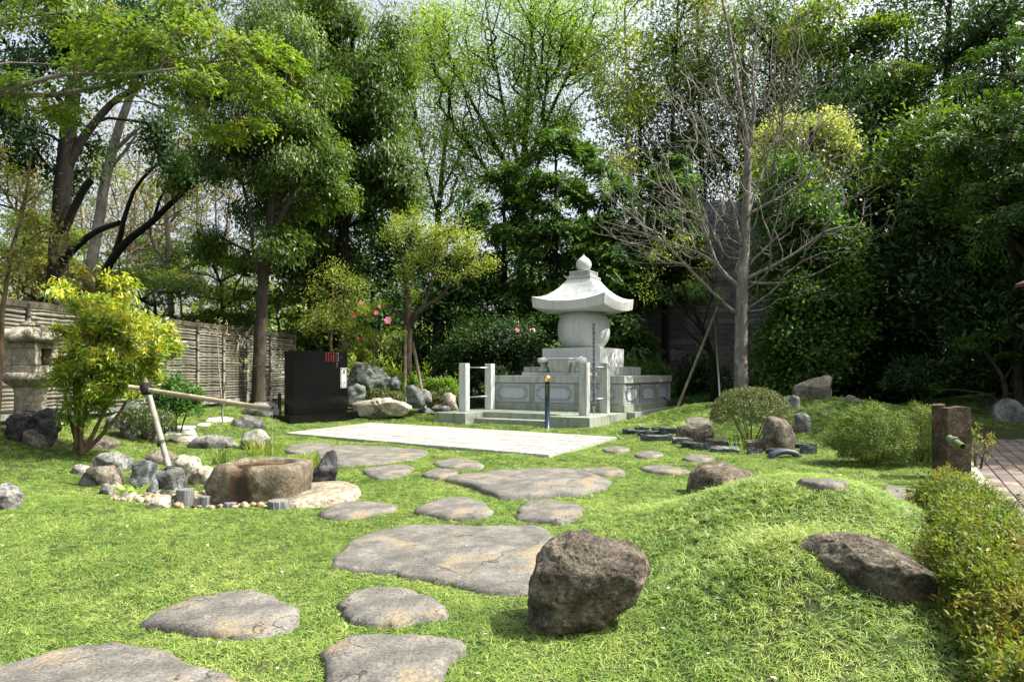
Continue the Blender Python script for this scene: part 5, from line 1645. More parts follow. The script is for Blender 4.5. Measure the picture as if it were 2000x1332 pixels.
# ------------------------------------------------------------------ retaining wall
def wall():
    Y0 = 25.5; x0, x1 = 0.2, 9.9; zb = 0.1; zt = 7.7
    R = empty("retaining_wall", ((x0 + x1) / 2, Y0 + 0.3, 0.15), "tall dark grey stone block wall behind the stupa and the bare tree", "wall")
    o = R.location
    prof = [(x0 + (x1 - x0) * i / 24) for i in range(25)]
    tops = [min(zt - 0.06, 2.2 + 5.6 * float(sm((xx - 1.0) / 4.2)) - 0.25) - o.z for xx in prof]
    bv = [(xx - o.x, 0.0, -0.3) for xx in prof] + [(xx - o.x, 0.0, tt) for xx, tt in zip(prof, tops)] + [(xx - o.x, 0.35, -0.3) for xx in prof] + [(xx - o.x, 0.35, tt) for xx, tt in zip(prof, tops)]
    bf = []
    for i in range(24):
        bf += [(i, i + 1, 26 + i, 25 + i), (50 + i, 75 + i, 76 + i, 51 + i), (25 + i, 26 + i, 76 + i, 75 + i)]
    new_mesh_obj("backing", bv, bf, M['slate'], R)
    mats = []
    for k, col in enumerate([(0.085, 0.088, 0.095), (0.11, 0.112, 0.118), (0.135, 0.132, 0.130), (0.075, 0.080, 0.088)]):
        bb = NB("wall_block_%d" % k); v = bb.coord("Object"); n = bb.noise(v, 6, 6, 0.7); n2 = bb.noise(v, 30, 4, 0.7)
        c = bb.mix(1.0, col, bb.ramp(n, [(0.3, 0.65), (0.7, 1.35)]), 'MULTIPLY')
        mats.append(bb.set(c, 0.88, bb.bump(n2, 0.4, 0.01)))
    rng = np.random.default_rng(9)
    rh = 0.2
    rows = int((zt - zb) / rh)
    stuffV, stuffF = [], []
    variants = {}
    cnt = 0
    wtop = lambda xx: 2.2 + 5.6 * float(sm((xx - 1.0) / 4.2))
    for r in range(rows):
        x = x0
        z = zb + r * rh
        first = True
        while x < x1 - 0.02:
            w = 1.15 if not first else (0.6 if r % 2 else 1.15)
            first = False
            w = min(w, x1 - x)
            pr = rng.uniform(0.0, 0.016)
            if z + rh > wtop(x + w / 2): x += w; continue
            vis = (x > 3.6) or (z < 3.2)
            if vis and cnt < 298:
                kk = (round(w, 2), int(rng.integers(0, 4)))
                if kk not in variants:
                    bm = bmesh.new(); bm_box(bm, -w / 2 + 0.005, w / 2 - 0.005, -0.05, 0.03, 0.005, rh - 0.005, 0.006)
                    me = bpy.data.meshes.new("block"); bm.to_mesh(me); bm.free(); me.materials.append(mats[kk[1]]); variants[kk] = me
                ob = bpy.data.objects.new("block", variants[kk]); link(ob, R)
                ob.location = (x + w / 2 - o.x, -0.31 + 0.3 - pr, z - o.z); cnt += 1
            else:
                b0 = len(stuffV); y = -0.06 - pr
                a, c_ = x + 0.005 - o.x, x + w - 0.005 - o.x; zz0, zz1 = z + 0.005 - o.z, z + rh - 0.005 - o.z
                stuffV += [(a, y, zz0), (c_, y, zz0), (c_, y, zz1), (a, y, zz1), (a, 0.01, zz0), (c_, 0.01, zz0), (c_, 0.01, zz1), (a, 0.01, zz1)]
                stuffF += [(b0, b0 + 1, b0 + 2, b0 + 3), (b0, b0 + 4, b0 + 5, b0 + 1), (b0 + 1, b0 + 5, b0 + 6, b0 + 2), (b0 + 2, b0 + 6, b0 + 7, b0 + 3), (b0 + 3, b0 + 7, b0 + 4, b0)]
            x += w
    if stuffV:
        ob = new_mesh_obj("block_courses", stuffV, stuffF, mats[1], R); ob["kind"] = "stuff"
    for px, py in ((1262, 694), (1373, 697), (1314, 587), (1460, 640)):
        p = P(px, py, Y0 + 0.22)
        tube("weep_hole_shade_disc", [(p.x - o.x, -0.10, p.z - o.z), (p.x - o.x, -0.03, p.z - o.z)], 0.05, M['rope'], R, 14)  # solid disc, its black colour stands in for the shade in the hole
wall()

# wooden stake beside the memorial
g = Vector(P(546, 806, 16.9)); g.z = Tz(g.x, g.y)
o = tube("wooden_stake", [(0, 0, -0.2), (0, 0, 0.30), (0.004, 0, 0.62)], [0.045, 0.044, 0.04], M['bark_mid'], None, 12); o.location = g
tag(o, "short brown wooden stake left of the black memorial", "stake")
# eave corner showing at the right edge
def eave():
    Y = 9.0
    a = P(2024, 556, Y)
    R = empty("shelter", (a.x + 1.4, Y + 1.0, Tz(a.x + 1.4, Y + 1.0)), "corner of a small shelter's eave at the right edge of the photo", "shelter")
    o = R.location
    M['eave'] = plain_mat("cream_eave_board", (0.42, 0.40, 0.25), 0.7)
    roofm = plain_mat("brown_roof_edge", (0.07, 0.03, 0.025), 0.6)
    x0 = a.x - o.x; zt = a.z - o.z
    vs = [(x0, -1.0, zt), (x0 + 1.2, -1.0, zt + 0.55), (x0 + 2.4, -1.0, zt)]
    def prism(name, pts, y0, y1, mt):
        n = len(pts); V = [(x, y0, z) for x, _, z in pts] + [(x, y1, z) for x, _, z in pts]
        fs = [tuple(range(n)), tuple(range(n, 2 * n))[::-1]] + [(i, (i + 1) % n, n + (i + 1) % n, n + i) for i in range(n)]
        new_mesh_obj(name, V, fs, mt, R)
    prism("gable", [(x0 + 0.04, 0, zt - 0.03), (x0 + 1.2, 0, zt - 0.03), (x0 + 1.2, 0, zt + 0.52)], -0.97, -0.70, M['eave'])
    prism("roof_board", [(x0 - 0.03, 0, zt), (x0 + 1.2, 0, zt + 0.58), (x0 + 1.2, 0, zt + 0.62), (x0 - 0.03, 0, zt + 0.045)], -1.0, -0.66, roofm)
    box("post", x0 + 0.9, x0 + 1.0, -0.9, -0.8, 0, zt - 0.031, M['wood_grey'], R, 0.005)
eave()

# ------------------------------------------------------------------ trees and shrubs
def LS(mat, k, L, W, spread, mode='broad', **kw):
    d = dict(mat=M[mat], k=k, L=L, W=W, spread=spread, mode=mode); d.update(kw); return d

# --- left side
tree("cherry_tree", "tree outside the left edge reaching long bright green sprays across the top left", "tree",
     [(-230, 860, 8.2, 0.16), (-210, 600, 8.2, 0.14), (-190, 350, 8.2, 0.12), (-150, 150, 8.3, 0.09), (-120, -150, 8.4, 0.05)],
     [[(-190, 300, 8.2, 0.055), (0, 182, 8.3, 0.040), (90, 190, 8.4, 0.034), (210, 168, 8.5, 0.028), (310, 130, 8.6, 0.02), (420, 84, 8.8, 0.010)],
      [(-180, 260, 8.2, 0.045), (20, 175, 8.0, 0.032), (120, 145, 8.0, 0.024), (260, 146, 8.1, 0.016), (360, 132, 8.2, 0.008)],
      [(-190, 240, 8.2, 0.03), (0, 122, 8.9, 0.018), (150, 130, 9.0, 0.014), (300, 205, 9.0, 0.008), (430, 232, 9.0, 0.005)],
      [(-140, 80, 8.3, 0.04), (60, 30, 8.6, 0.02), (230, 20, 8.8, 0.01)]],
     [(330, 90, 8.6, 150, 45, 0.7, 190), (470, 125, 8.8, 110, 60, 0.6, 150), (200, 60, 8.7, 130, 45, 0.7, 100), (80, 25, 8.6, 110, 50, 0.7, 70), (150, 190, 8.4, 130, 30, 0.5, 60), (430, 235, 9.0, 100, 28, 0.4, 60), (300, 150, 8.3, 160, 25, 0.5, 90), (60, 200, 8.4, 80, 50, 0.5, 40), (350, 15, 8.6, 70, 40, 0.5, 60)],
     [LS('lf_cherry', 26, 0.062, 0.030, 0.15, 'spray', droop=0.45)], M['bark_grey'], 31, step=0.18, tip=0.003, clump=0.35)

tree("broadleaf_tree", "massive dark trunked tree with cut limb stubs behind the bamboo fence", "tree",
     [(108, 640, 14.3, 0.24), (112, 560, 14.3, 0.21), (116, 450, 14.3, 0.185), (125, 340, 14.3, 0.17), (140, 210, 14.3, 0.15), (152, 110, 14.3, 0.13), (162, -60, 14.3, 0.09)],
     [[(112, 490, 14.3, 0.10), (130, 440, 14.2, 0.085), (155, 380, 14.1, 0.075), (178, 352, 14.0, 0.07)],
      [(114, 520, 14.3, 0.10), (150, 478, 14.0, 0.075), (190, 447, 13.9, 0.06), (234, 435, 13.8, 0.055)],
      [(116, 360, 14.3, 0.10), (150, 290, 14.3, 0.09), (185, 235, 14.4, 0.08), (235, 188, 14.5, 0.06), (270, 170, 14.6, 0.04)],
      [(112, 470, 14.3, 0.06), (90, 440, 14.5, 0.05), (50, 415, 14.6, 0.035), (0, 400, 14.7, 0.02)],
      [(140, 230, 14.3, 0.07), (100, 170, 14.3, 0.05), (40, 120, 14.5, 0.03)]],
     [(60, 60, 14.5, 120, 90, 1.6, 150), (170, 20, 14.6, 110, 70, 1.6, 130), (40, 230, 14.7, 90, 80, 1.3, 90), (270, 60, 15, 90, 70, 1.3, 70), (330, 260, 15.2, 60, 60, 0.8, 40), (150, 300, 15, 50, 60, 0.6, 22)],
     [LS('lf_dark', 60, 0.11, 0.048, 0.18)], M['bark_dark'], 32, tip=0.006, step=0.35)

tree("leaning_tree", "slender pale grey trunked tree leaning right behind the dark trunk", "tree",
     [(160, 640, 17.5, 0.17), (172, 545, 17.5, 0.145), (190, 450, 17.5, 0.13), (207, 340, 17.5, 0.12), (234, 245, 17.5, 0.105), (262, 170, 17.5, 0.09), (300, 60, 17.6, 0.07), (330, -60, 17.8, 0.05)],
     [[(217, 300, 17.5, 0.06), (250, 272, 17.4, 0.05), (285, 240, 17.3, 0.035)], [(205, 345, 17.5, 0.05), (240, 300, 17.6, 0.04), (268, 262, 17.6, 0.03)]],
     [(330, 60, 17.8, 120, 90, 1.5, 60), (250, 90, 17.8, 80, 60, 1.2, 30)],
     [LS('lf_spring', 30, 0.09, 0.04, 0.22)], M['bark_grey'], 33, tip=0.006)
tree("crooked_tree", "dark crooked tree forking low to the right behind the yellow shrub", "tree",
     [(180, 650, 19.5, 0.15), (186, 560, 19.3, 0.12), (215, 510, 19.1, 0.11), (250, 465, 19.0, 0.10), (300, 430, 19.0, 0.085), (350, 385, 19.0, 0.07), (400, 330, 19.0, 0.05), (430, 260, 19.0, 0.03)],
     [[(225, 490, 19.1, 0.08), (245, 430, 19.1, 0.065), (255, 370, 19.1, 0.05), (300, 330, 19.1, 0.045), (340, 290, 19.0, 0.03)],
      [(300, 432, 19, 0.05), (320, 350, 19.2, 0.03), (370, 345, 19.2, 0.02)]],
     [(400, 280, 19.2, 70, 60, 1.0, 30)], [LS('lf_oak', 30, 0.12, 0.05, 0.22)], M['bark_dark'], 34, tip=0.008)

# twiggy bare trees on the left, beyond the fence
for i, (x, y, Y, lean, h, n, lb) in enumerate(((60, 300, 24, 10, 260, 150, "bare twiggy tree at far left beyond the fence, behind the lantern"), (250, 330, 26, 30, 200, 190, "bare twiggy tree beyond the fence, right of the leaning grey trunk"),
        (330, 380, 23, -10, 190, 160, "bare pale tree beyond the fence, left of the thick garden tree"), (440, 430, 27, 15, 170, 120, "bare grey tree far beyond the fence, just left of the thick garden tree"), (170, 420, 29, -20, 170, 130, "bare tree farthest behind the fork of the dark crooked tree"),
        (290, 250, 31, 10, 170, 90, "bare twiggy tree far behind, rising beside the leaning grey trunk's top"), (390, 290, 33, -10, 170, 90, "bare twiggy tree far behind the crooked tree's upper limbs"), (130, 200, 34, 10, 200, 80, "bare twiggy tree far behind the massive dark trunk"))):
    tree("bare_tree", lb, "tree", [(x - lean, 660, Y, 0.13), (x, 520, Y, 0.10), (x + lean * 0.5, 400, Y, 0.07), (x + lean, y - 80, Y, 0.04)], [],
         [(x + lean, y, Y, 120, h * 0.75, 2.2, int(n * 1.8)), (x, 470, Y, 100, 90, 1.6, n // 2)],
         [LS('lf_olive', 9, 0.11, 0.055, 0.30, frac=0.7)], M['twig'], 40 + i, tip=0.0065, group="bare trees beyond the bamboo fence", clump=0.5)
# light undergrowth trees beyond the fence
for i, (x, y, Y, rx, ry, n, mt, lb) in enumerate(((70, 560, 16.5, 100, 60, 110, 'lf_olive', "low light green tree just over the fence behind the lantern"), (300, 560, 21, 120, 45, 110, 'lf_cherry', "spreading light green tree over the fence, behind the yellow shrub"),
        (60, 480, 20, 80, 60, 80, 'lf_cherry', "light green tree beyond the fence between the left edge and the dark trunk"), (430, 540, 24, 110, 60, 150, 'lf_cherry', "fine leaved green tree over the fence, left of the thick garden tree"), (400, 640, 22.5, 90, 35, 110, 'lf_oak', "dark bush peeking over the bamboo fence's middle"), (540, 610, 25, 60, 60, 80, 'lf_lime', "light green tree over the fence's right end"),
        (130, 610, 19, 60, 40, 60, 'lf_cherry', "bright bush over the fence between the two trunks"), (600, 660, 26, 70, 45, 90, 'lf_spring', "bright green bush far behind the black memorial"),
        (230, 400, 31, 150, 110, 190, 'lf_lime', "loose light green tree far behind the leaning grey trunk"), (420, 330, 32, 120, 90, 130, 'lf_olive', "loose olive tree far behind, left of the camphor's crown"), (30, 420, 27, 100, 110, 120, 'lf_oak', "green tree far beyond the fence at the left edge"),
        (350, 500, 29, 110, 60, 130, 'lf_oak', "mid green tree far behind the crooked tree's low fork"), (470, 590, 28, 70, 60, 90, 'lf_cherry', "bright green tree far behind, just left of the thick garden trunk"))):
    tree("understorey_tree", lb, "tree", [(x, 690, Y, 0.07), (x + 6, 630, Y, 0.05), (x, y + 10, Y, 0.03)], [],
         [(x, y, Y, rx, ry, 1.8, int(n * 1.5))], [LS(mt, 44, 0.12, 0.055, 0.38, 'spray')], M['bark_mid'], 60 + i, tip=0.007)
# young trees at the left edge, in front of the fence
tree("young_tree", "young reddish stemmed tree with sparse bronze leaves at the left edge before the fence", "tree",
     [(-8, 800, 8.9, 0.035), (5, 600, 8.9, 0.03), (25, 480, 8.9, 0.026), (50, 400, 8.9, 0.02), (60, 300, 8.9, 0.012)],
     [[(20, 500, 8.9, 0.015), (80, 450, 8.8, 0.010), (135, 440, 8.7, 0.006)], [(40, 430, 8.9, 0.012), (0, 360, 8.9, 0.008)]],
     [(40, 410, 8.9, 80, 70, 0.6, 80), (100, 440, 8.7, 60, 40, 0.5, 45), (10, 320, 8.9, 50, 50, 0.5, 45), (60, 520, 8.8, 60, 50, 0.5, 36)],
     [LS('lf_olive', 13, 0.055, 0.02, 0.08, 'whorl')], M['stem_brown'], 70, tip=0.003, step=0.2)
tree("red_berry_shrub", "drooping yellow green shrub with red flowers over the fence above the yellow shrub", "shrub",
     [(100, 860, 10.2, 0.02), (150, 700, 10.2, 0.018), (170, 620, 10.2, 0.015)],
     [[(165, 640, 10.2, 0.01), (130, 585, 10.2, 0.007), (95, 560, 10.2, 0.005)], [(168, 640, 10.2, 0.01), (225, 600, 10.1, 0.008), (250, 565, 10.1, 0.005)]],
     [(115, 567, 10.2, 50, 22, 0.25, 26), (225, 560, 10.1, 42, 22, 0.25, 24), (170, 590, 10.2, 50, 20, 0.25, 24)],
     [LS('lf_yellow', 12, 0.10, 0.034, 0.07, 'willow', cvar=None, vlo=0.2, vhi=0.9)], M['stem_brown'], 71, tip=0.003, step=0.15)

# thick garden tree before the fence
tree("camphor_tree", "thick smooth trunked evergreen in front of the bamboo fence, left of the memorial", "tree",
     [(505, 800, 18.6, 0.234), (505, 765, 18.6, 0.183), (506, 700, 18.6, 0.168), (510, 620, 18.6, 0.156), (515, 540, 18.6, 0.144), (528, 440, 18.6, 0.117), (536, 360, 18.6, 0.094), (548, 270, 18.6, 0.070), (560, 120, 18.6, 0.039)],
     [[(512, 560, 18.6, 0.085), (497, 500, 18.5, 0.06), (490, 430, 18.4, 0.05), (470, 340, 18.4, 0.035)],
      [(522, 470, 18.6, 0.09), (555, 420, 18.5, 0.075), (575, 360, 18.4, 0.06), (620, 300, 18.4, 0.04)],
      [(530, 420, 18.6, 0.06), (580, 345, 18.8, 0.05), (630, 320, 18.9, 0.03)],
      [(545, 290, 18.6, 0.06), (480, 200, 18.3, 0.04), (430, 150, 18.2, 0.025)]],
     [(470, 210, 18.2, 110, 80, 1.5, 190), (560, 120, 18.2, 100, 90, 1.6, 190), (440, 300, 18.6, 80, 50, 1.2, 70), (560, 290, 18.2, 90, 70, 1.4, 120), (470, 50, 18.6, 110, 70, 1.6, 130), (600, 380, 18.6, 70, 40, 1.0, 55), (540, 470, 18.2, 55, 34, 0.6, 50), (380, 340, 18.6, 50, 40, 0.8, 36), (500, 370, 19.2, 100, 60, 1.2, 90), (620, 300, 18.8, 60, 60, 1.0, 60), (450, 470, 19.6, 60, 45, 0.8, 50)],
     [LS('lf_oak', 66, 0.125, 0.040, 0.20, 'willow')], M['bark_mid'], 35, tip=0.007, step=0.45)
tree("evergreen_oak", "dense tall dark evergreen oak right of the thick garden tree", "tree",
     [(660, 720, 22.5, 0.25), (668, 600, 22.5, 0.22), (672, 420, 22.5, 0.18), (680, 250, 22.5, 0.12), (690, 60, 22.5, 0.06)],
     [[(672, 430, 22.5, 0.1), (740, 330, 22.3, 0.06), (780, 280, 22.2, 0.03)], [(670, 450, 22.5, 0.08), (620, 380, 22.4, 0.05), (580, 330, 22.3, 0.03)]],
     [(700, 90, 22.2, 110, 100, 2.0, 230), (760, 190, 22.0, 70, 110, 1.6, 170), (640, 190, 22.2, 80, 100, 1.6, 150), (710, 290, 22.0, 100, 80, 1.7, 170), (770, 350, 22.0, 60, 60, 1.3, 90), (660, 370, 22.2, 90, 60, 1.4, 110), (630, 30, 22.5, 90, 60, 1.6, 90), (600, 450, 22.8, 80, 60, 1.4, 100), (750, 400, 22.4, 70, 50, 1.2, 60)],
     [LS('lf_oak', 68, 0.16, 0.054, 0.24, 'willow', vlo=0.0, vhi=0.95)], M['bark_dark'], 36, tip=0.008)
# dark evergreen screen between memorial and stupa
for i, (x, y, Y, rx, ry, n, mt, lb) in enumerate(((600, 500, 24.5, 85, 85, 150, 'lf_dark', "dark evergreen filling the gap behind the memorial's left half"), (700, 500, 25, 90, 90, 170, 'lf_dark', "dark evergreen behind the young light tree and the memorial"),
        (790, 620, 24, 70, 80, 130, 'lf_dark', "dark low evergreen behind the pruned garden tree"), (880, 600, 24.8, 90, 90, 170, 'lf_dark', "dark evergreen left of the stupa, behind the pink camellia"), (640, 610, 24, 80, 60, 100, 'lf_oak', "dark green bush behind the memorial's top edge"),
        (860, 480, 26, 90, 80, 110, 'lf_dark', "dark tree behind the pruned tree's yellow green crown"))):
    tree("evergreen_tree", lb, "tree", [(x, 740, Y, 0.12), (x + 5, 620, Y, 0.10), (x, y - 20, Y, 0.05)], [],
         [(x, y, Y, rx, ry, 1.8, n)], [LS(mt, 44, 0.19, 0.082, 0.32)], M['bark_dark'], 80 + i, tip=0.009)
tree("sapling", "young slim tree with fresh light leaves directly behind the memorial", "tree",
     [(645, 760, 19.6, 0.045), (646, 690, 19.6, 0.04), (648, 600, 19.6, 0.03), (652, 540, 19.6, 0.015)],
     [[(646, 660, 19.6, 0.018), (670, 625, 19.6, 0.012), (690, 590, 19.6, 0.008)], [(646, 650, 19.6, 0.018), (615, 620, 19.6, 0.012), (600, 600, 19.6, 0.008)]],
     [(655, 560, 19.6, 60, 60, 0.9, 110), (625, 620, 19.6, 45, 40, 0.7, 45), (690, 610, 19.6, 40, 40, 0.6, 40)],
     [LS('lf_lime', 24, 0.065, 0.028, 0.13)], M['stem_brown'], 90, tip=0.004, step=0.25)
rt, C_, O_ = tree("rhododendron", "tall loose shrub with drooping leaves and bright pink flowers right of the memorial", "shrub",
     [(725, 760, 19.9, 0.03), (728, 700, 19.9, 0.025), (735, 640, 19.9, 0.015)], [[(727, 720, 19.9, 0.02), (700, 670, 19.9, 0.015), (695, 630, 19.9, 0.01)]],
     [(725, 630, 19.9, 42, 50, 0.6, 60), (700, 680, 19.9, 35, 40, 0.6, 36), (750, 660, 19.9, 35, 50, 0.6, 36)],
     [LS('lf_lime', 18, 0.13, 0.036, 0.09, 'willow', vlo=0.0, vhi=0.8)], M['stem_brown'], 91, tip=0.004, step=0.25)
for (x, y, mt, s) in ((706, 593, 'petal_pink', 0.075), (735, 612, 'petal_pink', 0.07), (758, 627, 'petal_pink', 0.085), (691, 616, 'petal_red', 0.05), (700, 661, 'petal_red', 0.045), (742, 600, 'petal_pink', 0.04)):
    p = P(x, y, 19.35)
    flowers(rt, np.array([tuple(p)]), np.array([[0, -1.0, 0.1]]), 1, M[mt], s, int(x))

tree("pruned_tree", "knobbly pruned garden tree with yellow green crown, propped by poles left of the stupa", "tree",
     [(797, 790, 20.0, 0.15), (795, 710, 20.0, 0.135), (797, 640, 20.0, 0.12), (796, 612, 20.0, 0.12), (796, 585, 20.0, 0.09), (793, 545, 20.0, 0.06), (785, 500, 20.0, 0.04)],
     [[(800, 640, 20.0, 0.09), (815, 608, 19.9, 0.085), (840, 592, 19.8, 0.07), (866, 582, 19.7, 0.05), (880, 545, 19.7, 0.03)],
      [(800, 615, 20.0, 0.06), (830, 600, 20.1, 0.045), (838, 560, 20.1, 0.03), (850, 520, 20.1, 0.02)],
      [(790, 625, 20.0, 0.06), (778, 615, 20.0, 0.05), (764, 600, 20.0, 0.045), (757, 596, 20.0, 0.04)],
      [(793, 560, 20.0, 0.04), (775, 510, 20.0, 0.03), (765, 470, 20.0, 0.015), (750, 445, 20, 0.01)],
      [(842, 592, 19.8, 0.03), (900, 545, 19.7, 0.018), (950, 512, 19.6, 0.010)]],
     [(895, 468, 19.8, 50, 36, 0.8, 110), (845, 478, 19.8, 36, 34, 0.6, 60), (772, 450, 20.0, 34, 34, 0.6, 50), (805, 430, 20.0, 26, 34, 0.5, 36), (830, 520, 19.9, 50, 30, 0.7, 36), (955, 508, 19.6, 18, 12, 0.2, 14), (900, 520, 19.7, 40, 30, 0.5, 30), (800, 560, 20, 18, 25, 0.2, 14)],
     [LS('lf_lime', 24, 0.07, 0.034, 0.13, vlo=0.15, vhi=1.0)], M['bark_mid'], 92, tip=0.0055, step=0.25, clump=0.3)
for (x0, y0, x1, y1, lb) in ((792, 636, 791, 745, "upright support pole strapped under the pruned tree's fork"), (806, 668, 833, 745, "slanting support pole right of the pruned tree")):
    a = P(x0, y0, 19.75); b = P(x1, y1 + 20, 19.5); b.z = Tz(b.x, b.y) - 0.1
    o = tube("support_pole", [(0, 0, 0), tuple(a - b)], 0.045, M['wood_pole'], None, 10); o.location = b
    tag(o, lb, "support pole", "poles propping the pruned tree")

# pink camellia left of the stupa
rt, C_, O_ = tree("camellia_bush", "dark glossy camellia bush dotted with pale pink flowers left of the stupa", "shrub",
     [(960, 790, 22.6, 0.06), (962, 740, 22.6, 0.05), (965, 680, 22.6, 0.03)], [],
     [(960, 670, 22.6, 95, 55, 1.1, 260), (1010, 700, 22.6, 60, 60, 0.9, 120), (900, 700, 22.8, 60, 50, 0.9, 110), (960, 740, 22.5, 90, 30, 0.9, 100)],
     [LS('lf_dark', 46, 0.105, 0.055, 0.20, 'whorl')], M['bark_mid'], 93, tip=0.005, step=0.35)
flowers(rt, C_, O_, 24, M['petal_pale'], 0.075, 5)
flowers(rt, C_[::-1], O_[::-1], 10, M['petal_pink'], 0.065, 6)

# hinoki conifers in the centre
for i, (x, yt, yb, Y, rx, n, lb) in enumerate(((985, 330, 700, 24.3, 75, 300, "conifer left of the stupa, the nearer edge of the dark conifer row"), (1085, 262, 720, 23.9, 88, 460, "tallest feathery conifer straight behind the stupa's finial"),
        (1195, 325, 700, 24.0, 88, 400, "broad conifer right behind the stupa roof's right tip"), (1300, 300, 585, 24.2, 85, 330, "conifer hanging over the stone wall left of the bare tree"), (915, 370, 700, 26, 60, 170, "slim loose conifer behind the pruned tree, against the sky"), (1142, 300, 640, 25.1, 60, 240, "narrow conifer between the tallest one and the broad one, seen above the stupa roof"), (1040, 330, 640, 25.2, 60, 220, "narrow conifer just left of the tallest one"))):
    mid = (yt + yb) / 2; hh = (yb - yt) / 2
    bl = []
    m = 6
    for q in range(m):
        t = (q + 0.5) / m
        bl.append((x, yt + (yb - yt) * t, Y, rx * (0.34 + 0.8 * t ** 0.7), hh / m * 1.3, (0.4 + 1.5 * t ** 0.8), int(1.5 * n * (0.5 + 1.0 * t) / m)))
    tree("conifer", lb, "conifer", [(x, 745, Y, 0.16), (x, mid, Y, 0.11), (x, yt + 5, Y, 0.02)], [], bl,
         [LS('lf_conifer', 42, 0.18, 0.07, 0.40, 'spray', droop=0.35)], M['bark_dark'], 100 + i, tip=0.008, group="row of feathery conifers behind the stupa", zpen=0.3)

# light spring trees against the sky
tree("spring_tree", "many stemmed tree fanning fresh yellow green leaves against the sky at top centre", "tree",
     [(1020, 640, 31, 0.26), (1018, 420, 31, 0.2), (1022, 330, 31, 0.17), (1030, 200, 31, 0.10), (1040, 60, 31, 0.06), (1048, -60, 31, 0.03)],
     [[(1018, 380, 31, 0.12), (960, 270, 31, 0.09), (900, 160, 31, 0.06), (860, 60, 31, 0.03)], [(1020, 350, 31, 0.12), (985, 220, 31, 0.08), (960, 80, 31, 0.05), (945, -20, 31, 0.03)],
      [(1024, 330, 31, 0.12), (1075, 220, 31, 0.08), (1120, 120, 31, 0.06), (1165, 20, 31, 0.03)], [(1020, 400, 31, 0.10), (1060, 300, 30.5, 0.08), (1065, 180, 30.5, 0.05), (1075, 60, 30.5, 0.03)],
      [(1018, 420, 31, 0.10), (950, 330, 31, 0.07), (890, 250, 31, 0.05), (850, 200, 31, 0.03)]],
     [(1000, 60, 31, 160, 90, 3.0, 360), (1080, 130, 31, 90, 110, 2.4, 290), (930, 220, 31, 90, 90, 2.2, 220), (1040, 250, 30.6, 80, 70, 1.8, 210), (1150, 60, 31, 70, 90, 2, 150), (880, 90, 31, 70, 90, 2, 120), (960, 320, 31, 80, 60, 2, 110)],
     [LS('lf_spring', 34, 0.125, 0.066, 0.32)], M['bark_dark'], 110, tip=0.011, clump=0.42)
tree("spring_tree", "slim tree with olive yellow leaves against the sky between the oak and the fanning tree", "tree",
     [(850, 640, 33, 0.2), (855, 420, 33, 0.14), (868, 300, 33, 0.1), (880, 180, 33, 0.05)],
     [[(855, 420, 33, 0.08), (820, 280, 33, 0.05), (800, 120, 33, 0.03)], [(860, 380, 33, 0.07), (920, 260, 33, 0.04)]],
     [(830, 180, 33, 80, 120, 2.2, 230), (880, 340, 33, 80, 100, 2.0, 230), (800, 50, 33, 90, 80, 2, 170)],
     [LS('lf_lime', 30, 0.13, 0.06, 0.42, vlo=0, vhi=0.85)], M['bark_dark'], 111, tip=0.010, clump=0.42)

